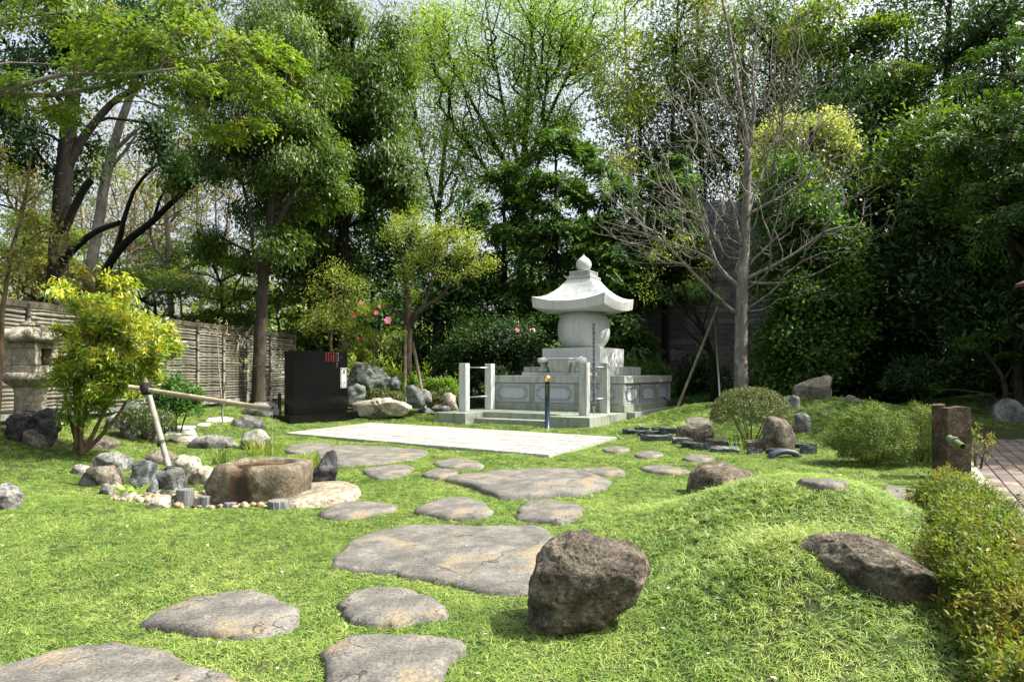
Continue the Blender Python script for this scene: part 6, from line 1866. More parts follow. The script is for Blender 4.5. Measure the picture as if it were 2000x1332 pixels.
# the bare tree
rng_ = np.random.default_rng(5)
BT = 18.2
tree("bare_tree", "tall leafless grey tree with spreading twiggy branches beside the dome shaped bush", "tree",
     [(1447, 780, BT, 0.208), (1447, 700, BT, 0.172), (1448, 620, BT, 0.160), (1450, 552, BT, 0.152), (1455, 470, BT, 0.120), (1459, 380, BT, 0.108), (1461, 290, BT, 0.088), (1445, 190, BT, 0.060), (1428, 80, BT, 0.040), (1405, -30, BT, 0.024)],
     [[(1452, 548, BT, 0.0615), (1510, 520, 18.0, 0.0483), (1560, 492, 17.8, 0.0395), (1620, 445, 17.6, 0.0281), (1690, 445, 17.4, 0.0123)],
      [(1452, 552, BT, 0.0527), (1520, 556, 18.3, 0.0395), (1585, 540, 18.4, 0.0307), (1640, 510, 18.4, 0.0176), (1690, 488, 18.4, 0.0088)],
      [(1446, 620, BT, 0.0483), (1400, 580, 18.1, 0.0395), (1350, 530, 18.0, 0.0334), (1300, 475, 17.9, 0.0264), (1240, 425, 17.8, 0.0176), (1178, 372, 17.7, 0.0088)],
      [(1446, 565, BT, 0.0527), (1400, 520, 18.0, 0.0422), (1375, 440, 17.9, 0.0316), (1320, 385, 17.8, 0.0228), (1250, 340, 17.8, 0.0105)],
      [(1446, 560, BT, 0.0439), (1380, 500, 18.4, 0.0307), (1300, 470, 18.5, 0.0176), (1170, 430, 18.5, 0.0071)],
      [(1458, 420, BT, 0.0527), (1500, 400, 18.1, 0.0422), (1560, 365, 18.0, 0.0281), (1620, 310, 17.9, 0.0176), (1690, 290, 17.8, 0.0071)],
      [(1452, 500, BT, 0.0439), (1430, 400, 18.0, 0.0351), (1390, 300, 17.9, 0.0264), (1340, 220, 17.8, 0.0159), (1290, 170, 17.8, 0.0071)],
      [(1461, 300, BT, 0.0615), (1475, 210, 18.2, 0.0483), (1468, 140, 18.2, 0.0307), (1480, 40, 18.2, 0.0132)],
      [(1456, 430, BT, 0.0439), (1490, 330, 18.4, 0.0351), (1530, 230, 18.5, 0.0220), (1560, 150, 18.5, 0.0088)],
      [(1459, 300, BT, 0.0439), (1420, 210, 18.2, 0.0307), (1400, 110, 18.2, 0.0159), (1360, 30, 18.2, 0.0071)],
      [(1450, 530, BT, 0.0351), (1510, 470, 18.3, 0.0307), (1590, 400, 18.4, 0.0220), (1660, 330, 18.4, 0.0088)]],
     [(1440, 330, BT, 230, 190, 3.0, 900), (1440, 110, BT, 150, 130, 2.2, 480), (1600, 420, BT, 110, 100, 1.8, 280), (1290, 430, BT, 120, 90, 1.8, 280), (1560, 590, BT, 120, 60, 1.0, 70), (1550, 180, BT, 80, 90, 1.4, 190)],
     [], M['bark_bare'], 120, tip=0.0052, step=0.3, power=0.42, clump=0.5, bf=0.42)

# sparse plum against the wall with its poles
tree("plum_tree", "sparse plum with a few yellowish leaves before the stone wall, left of the bare tree", "tree",
     [(1395, 790, 19.8, 0.10), (1392, 700, 19.8, 0.085), (1372, 640, 19.8, 0.07), (1350, 600, 19.8, 0.055), (1330, 550, 19.8, 0.03)],
     [[(1375, 650, 19.8, 0.04), (1330, 600, 19.7, 0.03), (1290, 560, 19.6, 0.018), (1255, 540, 19.6, 0.01)], [(1390, 690, 19.8, 0.045), (1350, 655, 19.7, 0.03), (1325, 630, 19.6, 0.015)], [(1372, 640, 19.8, 0.03), (1390, 580, 19.9, 0.02), (1400, 530, 19.9, 0.01)]],
     [(1310, 500, 19.6, 65, 40, 0.8, 80), (1270, 560, 19.6, 35, 30, 0.5, 30), (1370, 540, 19.8, 50, 60, 0.8, 40)],
     [LS('lf_yellow', 9, 0.065, 0.035, 0.10, frac=0.8, vlo=0.15, vhi=0.75)], M['bark_dark'], 121, tip=0.005, step=0.25)
for (x0, y0, x1, y1, lb) in ((1402, 600, 1312, 790, "slanting pole propping the plum, its foot near the stupa's corner"), (1397, 620, 1408, 768, "nearly upright grey pole propping the plum before the wall")):
    a = P(x0, y0, 19.6); b = P(x1, y1, 19.3 if x1 < 1350 else 19.9); b.z = Tz(b.x, b.y) - 0.1
    o = tube("support_pole", [(0, 0, 0), tuple(a - b)], 0.04, M['wood_pole'] if x1 < 1350 else M['steel'], None, 10); o.location = b
    tag(o, lb, "support pole", "poles propping the plum")

# ivy mass, cream topped shrub and dark wood on the right
tree("ivy_covered_tree", "tall tree clothed to the ground in bright green ivy right of the bare tree", "tree",
     [(1580, 790, 19.6, 0.2), (1580, 600, 19.6, 0.17), (1585, 400, 19.6, 0.13), (1585, 250, 19.6, 0.06)], [],
     [(1560, 690, 19.4, 85, 75, 1.2, 330), (1610, 600, 19.4, 80, 90, 1.2, 330), (1550, 520, 19.4, 75, 90, 1.2, 300), (1630, 480, 19.6, 60, 90, 1.2, 170), (1560, 400, 19.5, 80, 80, 1.2, 230)],
     [LS('lf_ivy', 40, 0.105, 0.085, 0.22)], M['bark_dark'], 130, tip=0.007, step=0.5)
tree("variegated_shrub", "cream and yellow leaved crown lit by the sun behind the bare tree", "tree",
     [(1570, 780, 21.8, 0.15), (1570, 500, 21.8, 0.12), (1570, 330, 21.8, 0.06)], [],
     [(1560, 290, 21.4, 85, 55, 1.1, 260), (1620, 270, 21.4, 30, 60, 0.7, 70), (1540, 340, 21.4, 70, 45, 1.0, 120)],
     [LS('lf_cream', 38, 0.105, 0.07, 0.2)], M['bark_dark'], 131, tip=0.007, step=0.5)
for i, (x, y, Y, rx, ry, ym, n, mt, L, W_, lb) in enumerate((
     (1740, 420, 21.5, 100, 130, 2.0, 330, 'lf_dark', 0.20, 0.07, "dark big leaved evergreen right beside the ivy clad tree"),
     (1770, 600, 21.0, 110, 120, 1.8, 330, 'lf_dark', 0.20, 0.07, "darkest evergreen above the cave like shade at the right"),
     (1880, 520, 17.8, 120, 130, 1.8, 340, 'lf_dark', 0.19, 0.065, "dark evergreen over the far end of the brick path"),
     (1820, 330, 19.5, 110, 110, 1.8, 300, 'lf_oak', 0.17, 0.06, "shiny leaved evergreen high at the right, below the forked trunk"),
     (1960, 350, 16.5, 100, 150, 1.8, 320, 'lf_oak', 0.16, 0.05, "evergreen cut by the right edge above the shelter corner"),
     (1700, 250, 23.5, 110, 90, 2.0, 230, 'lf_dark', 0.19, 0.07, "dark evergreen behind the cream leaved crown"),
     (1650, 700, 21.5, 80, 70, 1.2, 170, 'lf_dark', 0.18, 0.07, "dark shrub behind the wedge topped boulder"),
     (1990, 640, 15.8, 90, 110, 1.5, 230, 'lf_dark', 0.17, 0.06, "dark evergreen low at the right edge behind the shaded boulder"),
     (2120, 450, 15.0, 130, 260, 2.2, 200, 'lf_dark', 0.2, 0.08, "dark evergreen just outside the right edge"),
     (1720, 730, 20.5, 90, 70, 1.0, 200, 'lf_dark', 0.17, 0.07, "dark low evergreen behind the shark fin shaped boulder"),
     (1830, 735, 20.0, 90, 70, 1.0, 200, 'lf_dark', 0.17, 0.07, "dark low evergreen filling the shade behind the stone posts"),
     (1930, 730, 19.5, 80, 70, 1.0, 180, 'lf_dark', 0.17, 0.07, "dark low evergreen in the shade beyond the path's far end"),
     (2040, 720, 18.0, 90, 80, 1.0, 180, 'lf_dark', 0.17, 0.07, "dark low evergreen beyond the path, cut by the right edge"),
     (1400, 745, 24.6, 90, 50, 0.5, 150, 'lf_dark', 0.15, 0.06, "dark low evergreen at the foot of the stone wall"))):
    tree("evergreen_tree", lb, "tree", [(x, 760, Y, 0.18), (x + 5, (760 + y) / 2, Y, 0.14), (x, y - 40, Y, 0.06)], [],
         [(x, y, Y, rx, ry, ym, n)], [LS(mt, 27, L * 1.14, W_ * 1.18, 0.30, 'whorl')], M['bark_dark'], 140 + i, tip=0.009, step=0.5)
# feathery light sprays on the right
for i, (x, y, Y, rx, ry, n, mt, lb) in enumerate(((1900, 260, 15.5, 110, 60, 150, 'lf_conifer', "feathery conifer sprays hanging high at the right"), (1940, 420, 15.0, 70, 90, 120, 'lf_conifer', "feathery conifer sprays at the right edge above the shade"), (1740, 170, 24.5, 110, 34, 150, 'lf_cherry', "layered bright maple branch high right of the bare tree"),
        (1640, 60, 26, 110, 50, 190, 'lf_cherry', "bright maple sprays along the top edge right of the bare tree"), (1960, 130, 16.0, 80, 60, 90, 'lf_conifer', "dark green sprays in the top right corner"))):
    tree("conifer" if mt == 'lf_conifer' else "maple_tree", lb, "tree", [(x + 90, 660 if Y > 20 else 770, Y, 0.10), (x + 80, 500, Y, 0.09), (x + 30, y + 60, Y, 0.06), (x, y - 30, Y, 0.02)], [],
         [(x, y, Y, rx, ry, 1.4, n)], [LS(mt, 46, 0.10 if Y < 20 else 0.14, 0.042 if Y < 20 else 0.06, 0.30, 'spray', droop=0.4)], M['bark_mid'], 150 + i, tip=0.006, step=0.4)
# small crooked tree in the shade at right
tree("young_pine", "small crooked tree with layered leaf pads in the shade behind the dark boulder", "tree",
     [(1960, 800, 15.2, 0.06), (1965, 750, 15.2, 0.05), (1950, 720, 15.2, 0.04), (1925, 690, 15.2, 0.025)], [[(1962, 740, 15.2, 0.03), (1985, 700, 15.2, 0.02), (1998, 680, 15.2, 0.012)]],
     [(1940, 650, 15.2, 35, 10, 0.4, 30), (1895, 672, 15.2, 22, 10, 0.3, 22), (1965, 690, 15.2, 30, 9, 0.4, 24), (1800, 750, 16.5, 30, 25, 0.5, 40)],
     [LS('lf_ivy', 26, 0.06, 0.035, 0.12, 'spray')], M['bark_mid'], 160, tip=0.004, step=0.2)
# tall trunks and crowns on the bank above the wall
for i, (x, Y, w, y0, y1, lean, rx, ry, n, mt, lb) in enumerate((
     (1230, 29, 0.13, 560, 20, -10, 90, 120, 120, 'lf_lime', "slim tree left of the bare tree's top, with light green leaves"), (1310, 30, 0.14, 540, 0, 15, 80, 110, 130, 'lf_oak', "thin leaved tree above the wall's left part"),
     (1370, 31, 0.16, 520, -20, -10, 90, 110, 100, 'lf_olive', "bronze twigged tree above the wall behind the bare tree"), (1500, 30, 0.16, 520, -20, 10, 90, 100, 130, 'lf_oak', "dark leaved tree behind the bare tree's crown"),
     (1600, 29, 0.18, 520, -30, 0, 90, 90, 130, 'lf_oak', "green tree rising behind the maple sprays"), (1690, 27, 0.22, 480, 60, 20, 100, 90, 140, 'lf_dark', "pale forked tree on the bank at upper right"),
     (1845, 24, 0.22, 520, -40, 10, 110, 90, 150, 'lf_dark', "thick trunked tree high on the bank at upper right"), (1250, 33, 0.2, 560, 150, 0, 110, 110, 190, 'lf_dark', "dark evergreen on the bank left of the bare tree"),
     (1350, 34, 0.2, 560, 220, 0, 110, 110, 170, 'lf_dark', "dark evergreen on the bank straight behind the bare tree's left branches"), (1960, 24, 0.2, 520, 0, 0, 100, 110, 150, 'lf_dark', "dark tree on the bank in the top right corner"),
     (1770, 30, 0.2, 520, 0, 0, 120, 100, 150, 'lf_dark', "dark tree far up the bank between the two pale trunks"),
     (1450, 33, 0.2, 560, 70, 0, 110, 100, 200, 'lf_oak', "mid green tree on the bank straight behind the bare tree's trunk"), (1550, 33, 0.2, 560, 170, 0, 100, 100, 190, 'lf_dark', "dark evergreen on the bank above the cream leaved crown"))):
    tree("bank_tree", lb, "tree", [(x - lean, y0, Y, w), (x, (y0 + y1) / 2 + 60, Y, w * 0.7), (x + lean, y1, Y, w * 0.3)], [],
         [(x + lean, y1 + ry * 0.8, Y, rx, ry, 2.2, n), (x, y1 + ry * 2.2, Y, rx * 0.9, ry * 0.8, 2.0, n // 2)],
         [LS(mt, 28, 0.19, 0.085, 0.32)], M['bark_grey'] if i in (0, 5) else M['bark_dark'], 170 + i, tip=0.010, group="trees on the bank above the wall", clump=0.4)
# trees outside the frame on the right, casting the shade over the path
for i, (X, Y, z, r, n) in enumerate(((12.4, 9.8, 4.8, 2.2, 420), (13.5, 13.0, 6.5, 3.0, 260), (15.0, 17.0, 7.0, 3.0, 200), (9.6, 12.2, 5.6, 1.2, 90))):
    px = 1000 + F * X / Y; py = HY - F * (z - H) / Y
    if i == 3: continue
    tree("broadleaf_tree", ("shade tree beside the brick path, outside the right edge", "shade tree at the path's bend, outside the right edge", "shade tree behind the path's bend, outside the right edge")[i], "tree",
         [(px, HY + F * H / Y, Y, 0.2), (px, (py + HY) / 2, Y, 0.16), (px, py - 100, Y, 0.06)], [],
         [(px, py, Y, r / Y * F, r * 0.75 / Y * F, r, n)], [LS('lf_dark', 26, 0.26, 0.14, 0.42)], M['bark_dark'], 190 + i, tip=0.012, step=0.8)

# far wood behind everything on the left, one mass
def far_wood():
    rng = np.random.default_rng(77)
    n = 1100
    X = rng.uniform(-48, 2, n); Y = rng.uniform(40, 52, n); z = rng.uniform(0, 1, n) ** 1.2 * (6.5 + 2.5 * np.sin(X * 0.35) + 1.5 * np.sin(X * 1.1))
    C = np.c_[X, Y, z + 0.3]
    o = leaves("far_wood", C, rng.normal(0, 1, (n, 3)), 26, 0.75, 0.44, 0.22, 'broad', M['lf_lime'], None, rng)
    tag(o, "light green wood glimpsed far beyond the bamboo fence", "woodland", None, "stuff")
far_wood()
def far_house():
    R = empty("house", (-23.5, 58, 0.3), "pale house glimpsed far away through the trees left of the thick trunk", "house")
    wm = plain_mat("pale_house_wall", (0.62, 0.62, 0.60), 0.8); rm = plain_mat("grey_house_roof", (0.12, 0.12, 0.13), 0.7); gm = plain_mat("dark_window_glass", (0.03, 0.035, 0.04), 0.1)
    box("wall", -4, 4, -3, 3, 0, 5.2, wm, R, 0.0)
    vs = [(-4.4, -3.4, 5.21), (4.4, -3.4, 5.21), (4.4, 3.4, 5.21), (-4.4, 3.4, 5.21), (-4.4, 0, 7.2), (4.4, 0, 7.2)]
    new_mesh_obj("roof", vs, [(0, 1, 5, 4), (2, 3, 4, 5), (0, 4, 3), (1, 2, 5), (0, 3, 2, 1)], rm, R)
    for x in (-2.4, 0.4, 2.6):
        w = box("window", x - 0.5, x + 0.5, -3.05, -2.99, 3.2, 4.4, gm, R, 0.0)
        w2 = box("window", x - 0.5, x + 0.5, -3.05, -2.99, 0.9, 2.2, gm, R, 0.0)
far_house()

# --- garden shrubs
rt, C_, O_ = tree("pieris_shrub", "rounded shrub with glowing yellow new leaves on several bare stems at left", "shrub",
     [(150, 890, 9.75, 0.06), (152, 840, 9.75, 0.05), (150, 780, 9.75, 0.035), (160, 700, 9.75, 0.02)],
     [[(160, 885, 9.7, 0.035), (158, 840, 9.65, 0.03), (175, 770, 9.6, 0.022), (205, 700, 9.6, 0.012)],
      [(165, 880, 9.7, 0.035), (185, 845, 9.7, 0.03), (205, 800, 9.7, 0.022), (240, 740, 9.7, 0.014)],
      [(168, 880, 9.7, 0.035), (200, 850, 9.6, 0.03), (228, 815, 9.6, 0.024), (262, 760, 9.6, 0.014), (285, 720, 9.6, 0.01)],
      [(155, 880, 9.8, 0.03), (140, 830, 9.8, 0.025), (125, 760, 9.8, 0.015)],
      [(150, 880, 9.7, 0.03), (148, 830, 9.6, 0.024), (145, 740, 9.5, 0.013)]],
     [(240, 670, 9.7, 90, 70, 0.6, 330), (190, 638, 9.7, 52, 56, 0.5, 140), (178, 735, 9.7, 58, 50, 0.5, 180), (280, 680, 9.7, 55, 55, 0.45, 140), (112, 715, 9.7, 20, 14, 0.2, 18), (160, 795, 9.7, 42, 36, 0.4, 70), (240, 750, 9.6, 60, 35, 0.45, 90), (118, 640, 9.6, 10, 10, 0.1, 6), (180, 590, 9.7, 25, 20, 0.2, 20)],
     [LS('lf_yellow', 17, 0.070, 0.021, 0.012, 'whorl', vlo=0.55, vhi=1.1, top=0.22, frac=0.95), LS('lf_yellow', 24, 0.075, 0.024, 0.05, 'broad', vlo=0.05, vhi=0.6)], M['stem_brown'], 200, tip=0.0028, step=0.12, clump=0.26)

def dome(name, label, px, pyb, Y, w, h, d, n, leafs, seed, cat='shrub', group=None, full=-0.35, zc=0.55, lumps=0.06, stems=6, tip=0.003, wood=None):
    """clipped bush: clusters over a dome shell plus inner twigs"""
    rng = np.random.default_rng(seed)
    X = (px - 1000) / F * Y
    gz = Tz(X, Y)
    R = empty(name, (X, Y, gz), label, cat, group)
    dr = unit(rng.normal(0, 1, (n, 3)) * np.array([1, 1, 0.9])); 
    dr[:, 2] = np.where(dr[:, 2] < full, -dr[:, 2], dr[:, 2])
    lump = 1 + lumps * np.array([mnoise.noise(Vector(q) * 3.0 + Vector((seed, 0, 0))) for q in dr]) * 2
    rr = np.where(rng.random(n) < 0.78, rng.uniform(0.88, 1.02, n), rng.uniform(0.45, 0.9, n)) * lump
    C = dr * rr[:, None] * np.array([w / 2, d / 2, h * (1 - zc) ]) + np.array([0, 0, h * zc])
    C[:, 2] = np.where(dr[:, 2] < 0, h * zc + dr[:, 2] * rr * h * zc * 0.9, C[:, 2])
    sub = C[rng.permutation(n)[:min(n, 150)]]
    limbs = []
    for k in range(stems):
        a = 2 * math.pi * k / stems + rng.uniform(-0.3, 0.3)
        limbs.append([((0.05 * math.cos(a), 0.05 * math.sin(a), -0.05), 0.014), ((w * 0.18 * math.cos(a), d * 0.18 * math.sin(a), h * 0.3), 0.009), ((w * 0.3 * math.cos(a), d * 0.3 * math.sin(a), h * 0.6), 0.005)])
    tubes = grow([((0, 0, -0.08), 0.018), ((0.01, 0, h * 0.25), 0.014), ((0, 0.01, h * 0.6), 0.006)], limbs, sub, rng, 0.12, tip, 0.45, 1.0, 0.3)
    V, Q = tube_arrays(tubes, sides)
    quad_obj("stems", V, Q, wood or M['stem_brown'], R, True)
    for s in leafs:
        s = dict(s); fr = s.pop('frac', 1.0); sel = rng.random(n) < fr
        leaves("foliage", C[sel], unit(dr[sel]), s.pop('k'), s.pop('spread'), s.pop('L'), s.pop('W'), s.pop('mode', 'whorl'), s.pop('mat'), R, rng, **s)
    return R, C, dr

dome("azalea_bush", "clipped dome shaped olive bush in front of the bare tree", 1466, 868, 11.9, 1.38, 0.98, 1.2, 2600, [LS('lf_azalea', 9, 0.026, 0.012, 0.014, 'whorl', vhi=0.95)], 301, zc=0.50, stems=9, lumps=0.03)
dome("azalea_bush", "loose green bush just left of the two stone posts", 1698, 912, 9.3, 1.02, 0.80, 0.9, 2500, [LS('lf_azalea_green', 9, 0.028, 0.013, 0.02, 'whorl', vhi=0.85)], 302, zc=0.45, lumps=0.2, full=-0.95)
dome("azalea_bush", "brighter bush with reddish tips pressed against the stone posts", 1800, 905, 9.6, 0.85, 0.78, 0.8, 1300, [LS('lf_azalea_green', 9, 0.028, 0.013, 0.02, 'whorl', vlo=0.2, vhi=1.0)], 303, zc=0.45, lumps=0.2, full=-0.95)
dome("azalea_bush", "low rounded olive bush right of the memorial, above the long cream rock", 745, 790, 19.3, 1.30, 0.55, 0.9, 700, [LS('lf_azalea', 10, 0.05, 0.025, 0.03, 'whorl', vlo=0.15, vhi=0.9)], 304, zc=0.45)
dome("azalea_bush", "low olive bush behind the rocks left of the stupa railing", 865, 780, 20.4, 1.5, 0.6, 0.9, 500, [LS('lf_azalea', 10, 0.055, 0.028, 0.03, 'whorl')], 305, zc=0.45)
dome("leafy_shrub", "bright leafy shrub at the foot of the pruned tree", 782, 760, 19.9, 1.1, 0.95, 0.8, 420, [LS('lf_spring', 12, 0.07, 0.032, 0.04, 'whorl', vhi=0.5)], 306, lumps=0.2)
dome("leafy_shrub", "bright leafy shrub just left of the stupa's railing", 862, 755, 20.8, 1.1, 0.95, 0.8, 420, [LS('lf_spring', 12, 0.08, 0.034, 0.04, 'whorl', vhi=0.5)], 307, lumps=0.2)
dome("leafy_shrub", "dark green shrub by the fence, behind the bamboo spout", 345, 830, 12.6, 0.85, 0.95, 0.7, 520, [LS('lf_ivy', 14, 0.06, 0.028, 0.05, 'whorl', vhi=0.8)], 308, lumps=0.25)
dome("azalea_bush", "clipped dark bush between the lantern's rocks and the spout support", 285, 838, 11.6, 0.95, 0.55, 0.7, 650, [LS('lf_azalea', 9, 0.035, 0.018, 0.02, 'whorl', vhi=0.6)], 309, zc=0.5)
dome("leafy_shrub", "dark low shrub behind the stupa's right corner", 1240, 790, 21.9, 2.3, 1.5, 0.9, 520, [LS('lf_ivy', 14, 0.08, 0.04, 0.06, 'whorl', vhi=0.6)], 310, lumps=0.25)
dome("leafy_shrub", "low shaded shrub at the foot of the wall between stupa and bare tree", 1370, 800, 20.6, 1.9, 0.5, 0.8, 300, [LS('lf_ivy', 14, 0.07, 0.035, 0.06, 'whorl', vhi=0.6)], 311, lumps=0.3)
dome("leafy_shrub", "dark shrub in the shade behind the shark fin shaped boulder", 1800, 800, 16.8, 1.6, 1.0, 1.0, 420, [LS('lf_dark', 14, 0.09, 0.045, 0.06, 'whorl')], 312, lumps=0.3)
dome("leafy_shrub", "small bright shrub growing behind the front stone post by the path", 1905, 905, 8.4, 0.42, 0.62, 0.3, 60, [LS('lf_bronze', 10, 0.035, 0.016, 0.02, 'whorl', vlo=0.3)], 313, lumps=0.3)
# the long azalea hedge along the kerb, in the right foreground
def hedge():
    rng = np.random.default_rng(400)
    R0 = path_pt(0, -0.5)
    R = empty("azalea_hedge", (R0.x, R0.y, Tz(R0.x, R0.y)), "long low azalea hedge with reddish brown tips along the kerb in the right foreground", "hedge")
    o = np.array(tuple(R.location))
    n = 8000
    s = rng.uniform(-3.2, 2.0, n)            # along the path
    wd = (0.235 + 0.04 * np.sin(s * 2.3) + 0.03 * np.sin(s * 6.1)) * (1 - 0.45 * sm((-1.9 - s) / 1.0))
    hh = 0.26 + 0.03 * np.sin(s * 3.1 + 1) + 0.025 * np.sin(s * 7.3)
    hh = hh * (1 - 0.2 * sm((s - 1.7) / 0.9))
    th = rng.uniform(-0.15, math.pi + 0.15, n)
    q = np.where(rng.random(n) < 0.8, rng.uniform(0.86, 1.05, n), rng.uniform(0.3, 0.9, n))
    q = np.where(rng.random(n) < 0.07, rng.uniform(1.05, 1.32, n), q)
    t = -0.35 + np.cos(th) * wd * q * 1.15
    z = np.sin(th) ** 0.8 * 1.0 if False else np.sign(np.sin(th)) * np.abs(np.sin(th)) ** 0.95
    X = PE0.x + GRID_V.x * s + GRID_U.x * t; Y = PE0.y + GRID_V.y * s + GRID_U.y * t
    gz = T(X, Y)
    Z = gz + 0.04 + np.maximum(z, -0.1) * hh * q + np.array([mnoise.noise(Vector((a * 3, b_ * 3, 0))) for a, b_ in zip(X, Y)]) * 0.09 + np.array([mnoise.noise(Vector((a * 9, b_ * 9, 3))) for a, b_ in zip(X, Y)]) * 0.05
    C = np.c_[X, Y, Z] - o
    O = np.c_[GRID_U.x * np.cos(th), GRID_U.y * np.cos(th), np.maximum(z, 0) + 0.3]
    hue = np.clip(0.43 + 0.5 * np.array([mnoise.noise(Vector((a * 1.6 + 4, b_ * 1.6, c * 2))) for a, b_, c in C]) + 0.3 * rng.normal(0, 0.5, n), 0, 1)
    hue = np.clip(hue + 0.25 * sm((1.3 - np.abs(s - 2.0)) / 1.0), 0, 1)
    leaves("foliage", C, O, 9, 0.014, 0.027, 0.012, 'whorl', M['lf_bronze'], R, rng, cvar=hue)
    polys = []
    for k in range(900):
        i = rng.integers(0, n); tip_ = C[i]
        sx = s[i] + rng.uniform(-0.15, 0.15)
        bx_ = np.array([PE0.x + GRID_V.x * sx - 0.38 * GRID_U.x, PE0.y + GRID_V.y * sx - 0.38 * GRID_U.y, 0]); bx_[2] = Tz(bx_[0], bx_[1])
        b0 = bx_ - o + rng.normal(0, 0.06, 3) * np.array([1, 1, 0])
        md = (b0 + tip_) / 2 + rng.normal(0, 0.02, 3)
        polys.append((np.array([b0, md, tip_]), np.array([0.005, 0.0035, 0.002])))
    V, Q = tube_arrays(polys, lambda r: 3)
    quad_obj("stems", V, Q, M['stem_brown'], R, True)
hedge()

# --- blades: iris clumps, hosta, flowers in the lawn
def blade_clump(name, label, px, py, n, h, w, spread, mat, seed, cat='plant', lean=0.35):
    g = G(px, py)
    R = np.random.default_rng(seed)
    V, Q, var = [], [], []
    for i in range(n):
        a = R.uniform(0, 2 * math.pi); r = spread * math.sqrt(R.random())
        b0 = np.array([r * math.cos(a), r * math.sin(a), -0.02]); d = np.array([math.cos(a), math.sin(a), 0]) * R.uniform(0.1, 1) * lean + R.normal(0, 0.1, 3)
        hh = h * R.uniform(0.6, 1.1); sdv = np.array([math.sin(a + R.uniform(-1, 1)), -math.cos(a + R.uniform(-1, 1)), 0]); sdv /= np.linalg.norm(sdv)
        base = len(V)
        for k in range(5):
            t = k / 4
            c = b0 + np.array([0, 0, hh * t * (1 - 0.25 * t * lean)]) + d * hh * t * t
            ww = w * (1 - t ** 2) * 0.5 + 0.0004
            V += [c - sdv * ww, c + sdv * ww]
        for k in range(4): Q.append((base + 2 * k, base + 2 * k + 1, base + 2 * k + 3, base + 2 * k + 2)); var.append(np.clip(R.uniform(0, 1), 0, 1))
    o = quad_obj(name, np.array(V), np.array(Q), mat, None, False, np.array(var)); o.location = g
    tag(o, label, cat)
blade_clump("iris_clump", "dark green iris clump between the ring rocks and the basin", 430, 908, 60, 0.30, 0.014, 0.10, M['lf_azalea_green'], 1)
blade_clump("iris_clump", "tall yellowish grass clump behind the basin", 515, 886, 130, 0.34, 0.010, 0.26, M['lf_lime'], 2, lean=0.6)
blade_clump("iris_clump", "yellow green grass tuft between the basin and the jagged black rock", 612, 912, 60, 0.26, 0.010, 0.12, M['lf_lime'], 3, lean=0.7)
blade_clump("iris_clump", "fresh green shoots among the slates by the bush stems", 1445, 878, 26, 0.26, 0.018, 0.16, M['lf_spring'], 4, lean=0.2)
blade_clump("iris_clump", "thin shoots at the right end of the slate edging", 1515, 876, 16, 0.30, 0.014, 0.14, M['lf_olive'], 5, lean=0.1)
blade_clump("hosta", "pale green broad leaved hosta among the left ring rocks", 258, 972, 13, 0.24, 0.09, 0.10, M['lf_spring'], 6, lean=1.1)
def white_flower():
    g = G(116, 862)
    R = empty("white_flower", g, "single white flower on a thin stalk right of the reddish boulder", "flower")
    tube("stalk", [(0, 0, 0), (0.02, 0, 0.12), (0.03, 0, 0.22)], 0.004, M['bamboo_green'], R, 6)
    flowers(R, np.array([tuple(g + Vector((0.03, 0, 0.22)))]), np.array([[0, -0.3, 1.0]]), 1, M['petal_white'], 0.045, 3, "blossom")
white_flower()
# thin magnolia sapling before the fence
tree("magnolia_sapling", "leafless sapling with cream buds in front of the fence, left of the thick trunk", "tree",
     [(436, 830, 14.6, 0.022), (432, 780, 14.6, 0.02), (426, 700, 14.6, 0.015), (424, 640, 14.6, 0.008)],
     [[(434, 800, 14.6, 0.014), (442, 740, 14.5, 0.012), (460, 690, 14.5, 0.008), (495, 635, 14.5, 0.005)], [(430, 760, 14.6, 0.01), (470, 725, 14.5, 0.006), (510, 710, 14.5, 0.004)]],
     [(450, 660, 14.5, 45, 40, 0.4, 30), (490, 715, 14.5, 30, 20, 0.3, 22), (425, 650, 14.6, 30, 30, 0.3, 16)],
     [LS('lf_cream', 2, 0.035, 0.022, 0.02, vlo=0.7, vhi=1.0)], M['twig'], 210, tip=0.004, step=0.2)

# ------------------------------------------------------------------ ground cover
def in_poly(X, Y, poly):
    inside = np.zeros(len(X), bool)
    n = len(poly); j = n - 1
    bx0, by0 = poly.min(0); bx1, by1 = poly.max(0)
    idx = np.where((X > bx0) & (X < bx1) & (Y > by0) & (Y < by1))[0]
    if len(idx) == 0: return inside
    x, y = X[idx], Y[idx]; ins = np.zeros(len(idx), bool)
    for i in range(n):
        xi, yi = poly[i]; xj, yj = poly[j]
        c = ((yi > y) != (yj > y)) & (x < (xj - xi) * (y - yi) / (yj - yi + 1e-12) + xi)
        ins ^= c; j = i
    inside[idx] = ins
    return inside

